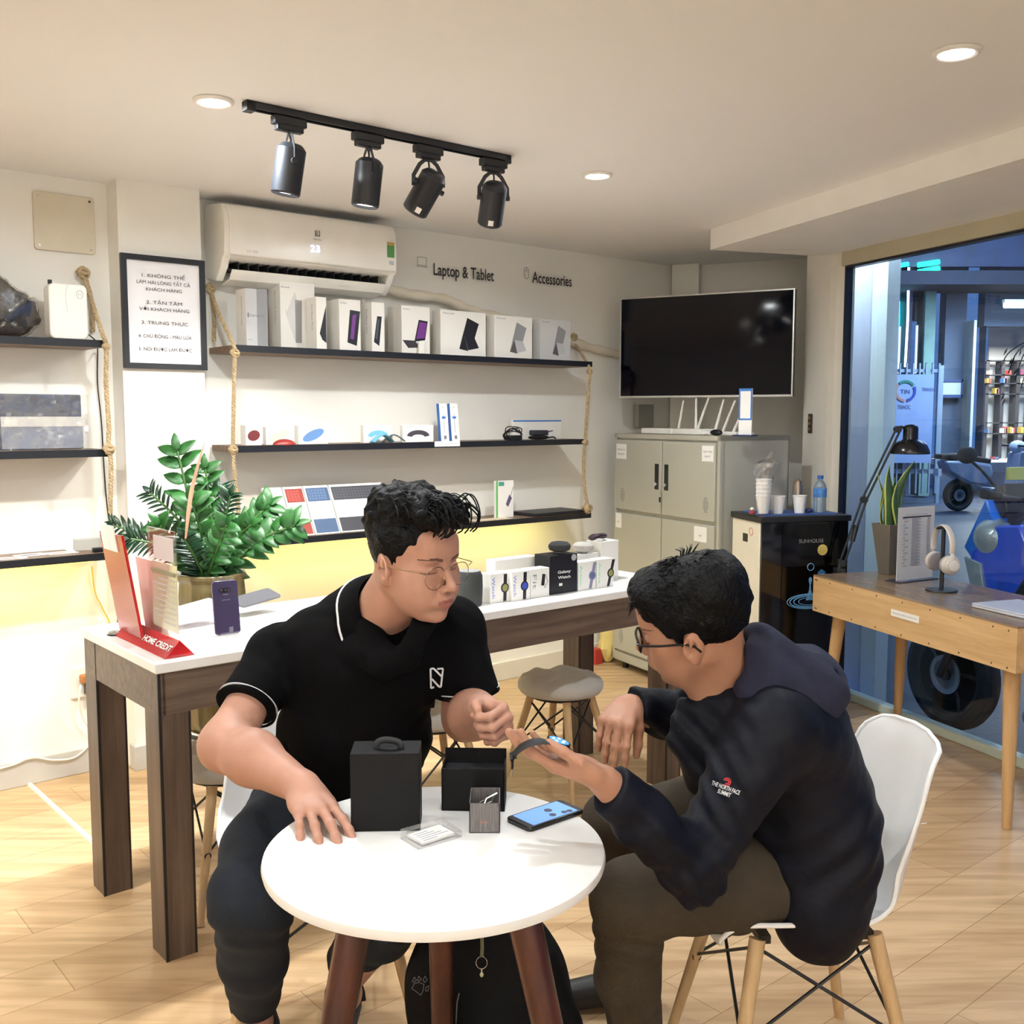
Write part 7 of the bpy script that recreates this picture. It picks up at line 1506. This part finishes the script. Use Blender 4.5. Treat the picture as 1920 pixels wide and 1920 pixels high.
# ================================================================ MOTORBIKES OUTSIDE
BLU=mat('bike_blue',(20,80,220),.25,coat=.6); BL2=mat('bike_blue_light',(40,130,240),.25,coat=.6); DGR=mat('bike_dark',(30,34,40),.45); TYR=mat('tyre',(34,40,44),.8,bump=1,bscale=60); SLV=mat('bike_silver',(170,174,180),.25,.6); GLM=mat('headlight_glass',(190,196,200),.12,.5,bump=1,bscale=30)
def wheel(g0,par,c,r,w,name='wheel'):
    W_=G().lathe([(r-.075,-w*.35),(r-.05,-w*.5),(r-.015,-w*.42),(r,-w*.15),(r,w*.15),(r-.015,w*.42),(r-.05,w*.5),(r-.075,w*.35),(r-.075,-w*.35)],c,48,ax=Matrix.Rotation(R(90),4,'X')).obj('tyre',TYR,par)
    g=G(); g.lathe([(r-.095,-w*.28),(r-.074,-w*.34),(r-.074,w*.34),(r-.095,w*.28),(r-.095,-w*.28)],c,40,ax=Matrix.Rotation(R(90),4,'X'))
    for k in range(5):
        a=k*1.2566; d=Vector((math.cos(a),0,math.sin(a))); g.tube([Vector(c)+d*.03,Vector(c)+d*.12+Vector((-d.z,0,d.x))*.012,Vector(c)+d*(r-.085)],.011,6)
    g.cyl(Vector(c)-Vector((0,.05,0)),Vector(c)+Vector((0,.05,0)),.032,n=16); g.obj('rim',DGR,W_)
    g=G().lathe([(.075,-.003),(.10,-.003),(.10,.003),(.075,.003),(.075,-.003)],Vector(c)+Vector((0,-w*.42,0)),32,ax=Matrix.Rotation(R(90),4,'X')); g.obj('brake_disc',SLV,W_)
wc_=at_y(1785,1262,5.15); ax=Vector((.36,-.93,0)).normalized(); ba_=math.atan2(ax.y,ax.x)
t=thing('motorbike','bright blue and black motorbike parked just outside the window at the right','motorbike',Vector((wc_.x,wc_.y,-.12)),ba_)
r_=.285; wheel(None,t,(0,0,r_),r_,.11); wheel(None,t,(1.25,0,r_),r_,.12)
for s in (-.085,.085): G().cyl((0,s,r_),(.34,s,.96),.020,.024,14).obj('fork',DGR,t)
G().tube([(-.22,0,r_+.20),(-.10,0,r_+.31),(.05,0,r_+.335),(.2,0,r_+.26)],.062,10,flat=(.2,1),up=(0,0,1)).obj('front_fender',BLU,t)
def GB(): g=G(); g.M=Matrix.Translation((.17,0,.13)); return g
for s in (-1,1):
    GB().prism([(.10,.62),(.30,.52),(.62,.40),(.72,.50),(.50,.74),(.36,.98),(.20,.96),(.08,.82)],s*.10,s*.17,'y').obj('side_fairing',BLU,t,bevel=.012)
    GB().prism([(.30,.40),(.62,.28),(.78,.36),(.66,.50),(.36,.56)],s*.105,s*.185,'y').obj('lower_fairing',BL2,t,bevel=.01)
    GB().prism([(.02,.84),(.10,.76),(.20,.98),(.14,1.08)],s*.06,s*.15,'y').obj('nose_panel',BL2,t,bevel=.008)
    GB().cyl((.24,s*.05,1.08),(.34,s*.34,1.12),.014,n=12).obj('handlebar',DGR,t); GB().cyl((.31,s*.25,1.11),(.35,s*.38,1.125),.021,n=14).obj('grip',RUB,t)
    GB().tube([(.25,s*.15,1.10),(.20,s*.24,1.22),(.18,s*.28,1.26)],.007,8).obj('mirror_stem',DGR,t); GB().ell((.17,s*.30,1.29),(.02,.06,.04),16,8).obj('mirror',DGR,t)
GB().ell((.17,-.115,.90),(.10,.085,.095),24,12).obj('headlight',GLM,t); GB().prism([(.02,.93),(.10,.90),(.22,1.02),(.20,1.16),(.12,1.12)],-.10,.10,'y').obj('windscreen',mat('screen_smoke',(26,30,40),.15),t,bevel=.01)
GB().prism([(.5,.70),(.82,.74),(1.35,.86),(1.36,.90),(.85,.82),(.52,.80)],-.12,.12,'y').obj('seat',RUB,t,bevel=.02); GB().box(.4,.75,-.1,.1,.25,.6).obj('engine',DGR,t,bevel=.03); GB().prism([(.85,.52),(1.4,.72),(1.42,.84),(.8,.76)],-.10,.10,'y').obj('tail',BLU,t,bevel=.01)
G().tube([(.6,-.13,.25),(.9,-.15,.22),(1.3,-.16,.34)],.045,12).obj('exhaust',SLV,t); GB().box(.17,.19,-.06,.04,1.17,1.23).obj('yellow_tag',mat('tag_yellow',(226,216,120),.5),t,bevel=.002); G().cyl((.75,-.1,.40),(.80,-.22,0),.010,n=8).obj('side_stand',DGR,t)
GB().prism([(.32,.60),(.62,.52),(.60,.66),(.42,.76)],-.184,-.172,'y').obj('dark_panel',DGR,t,bevel=.004); GB().prism([(.06,.80),(.12,.62),(.22,.54),(.16,.78)],-.186,-.165,'y').obj('silver_panel',GLM,t,bevel=.004)
# far scooter
sc_=on_z(1795,958,-.12); t=thing('scooter','grey scooter parked on its stand across the street','scooter',Vector((sc_.x,sc_.y,-.12)),R(8))
SG=mat('scooter_grey',(120,136,160),.3,coat=.3); wheel(None,t,(0,0,.27),.27,.11); wheel(None,t,(1.25,0,.25),.25,.1)
G().prism([(-.35,.86),(-.28,.66),(.1,.46),(.42,.42),(.55,.62),(.5,.80),(.1,.86)],-.16,.16,'y').obj('tail_body',SG,t,bevel=.05); G().prism([(-.38,.88),(.50,.80),(.52,.88),(.0,.98),(-.40,.96)],-.13,.13,'y').obj('seat',RUB,t,bevel=.03); G().prism([(.5,.30),(1.0,.28),(1.02,.36),(.5,.40)],-.15,.15,'y').obj('footboard',SG,t,bevel=.02)
G().prism([(.92,.32),(1.06,.32),(1.14,.8),(1.08,1.02),(.98,.98)],-.17,.17,'y').obj('leg_shield',SG,t,bevel=.03); G().ell((1.05,0,1.08),(.14,.12,.11),16,8).obj('headset',mat('scooter_pale',(190,204,222),.3),t); G().cyl((1.0,-.34,1.10),(1.0,.34,1.10),.02,n=10).obj('handlebar',DGR,t); G().cyl((1.1,0,.9),(1.25,0,.25),.03,n=10).obj('fork',DGR,t); G().box(-.42,-.36,-.08,.08,.6,.72).obj('number_plate',PAPER,t,smooth=0)
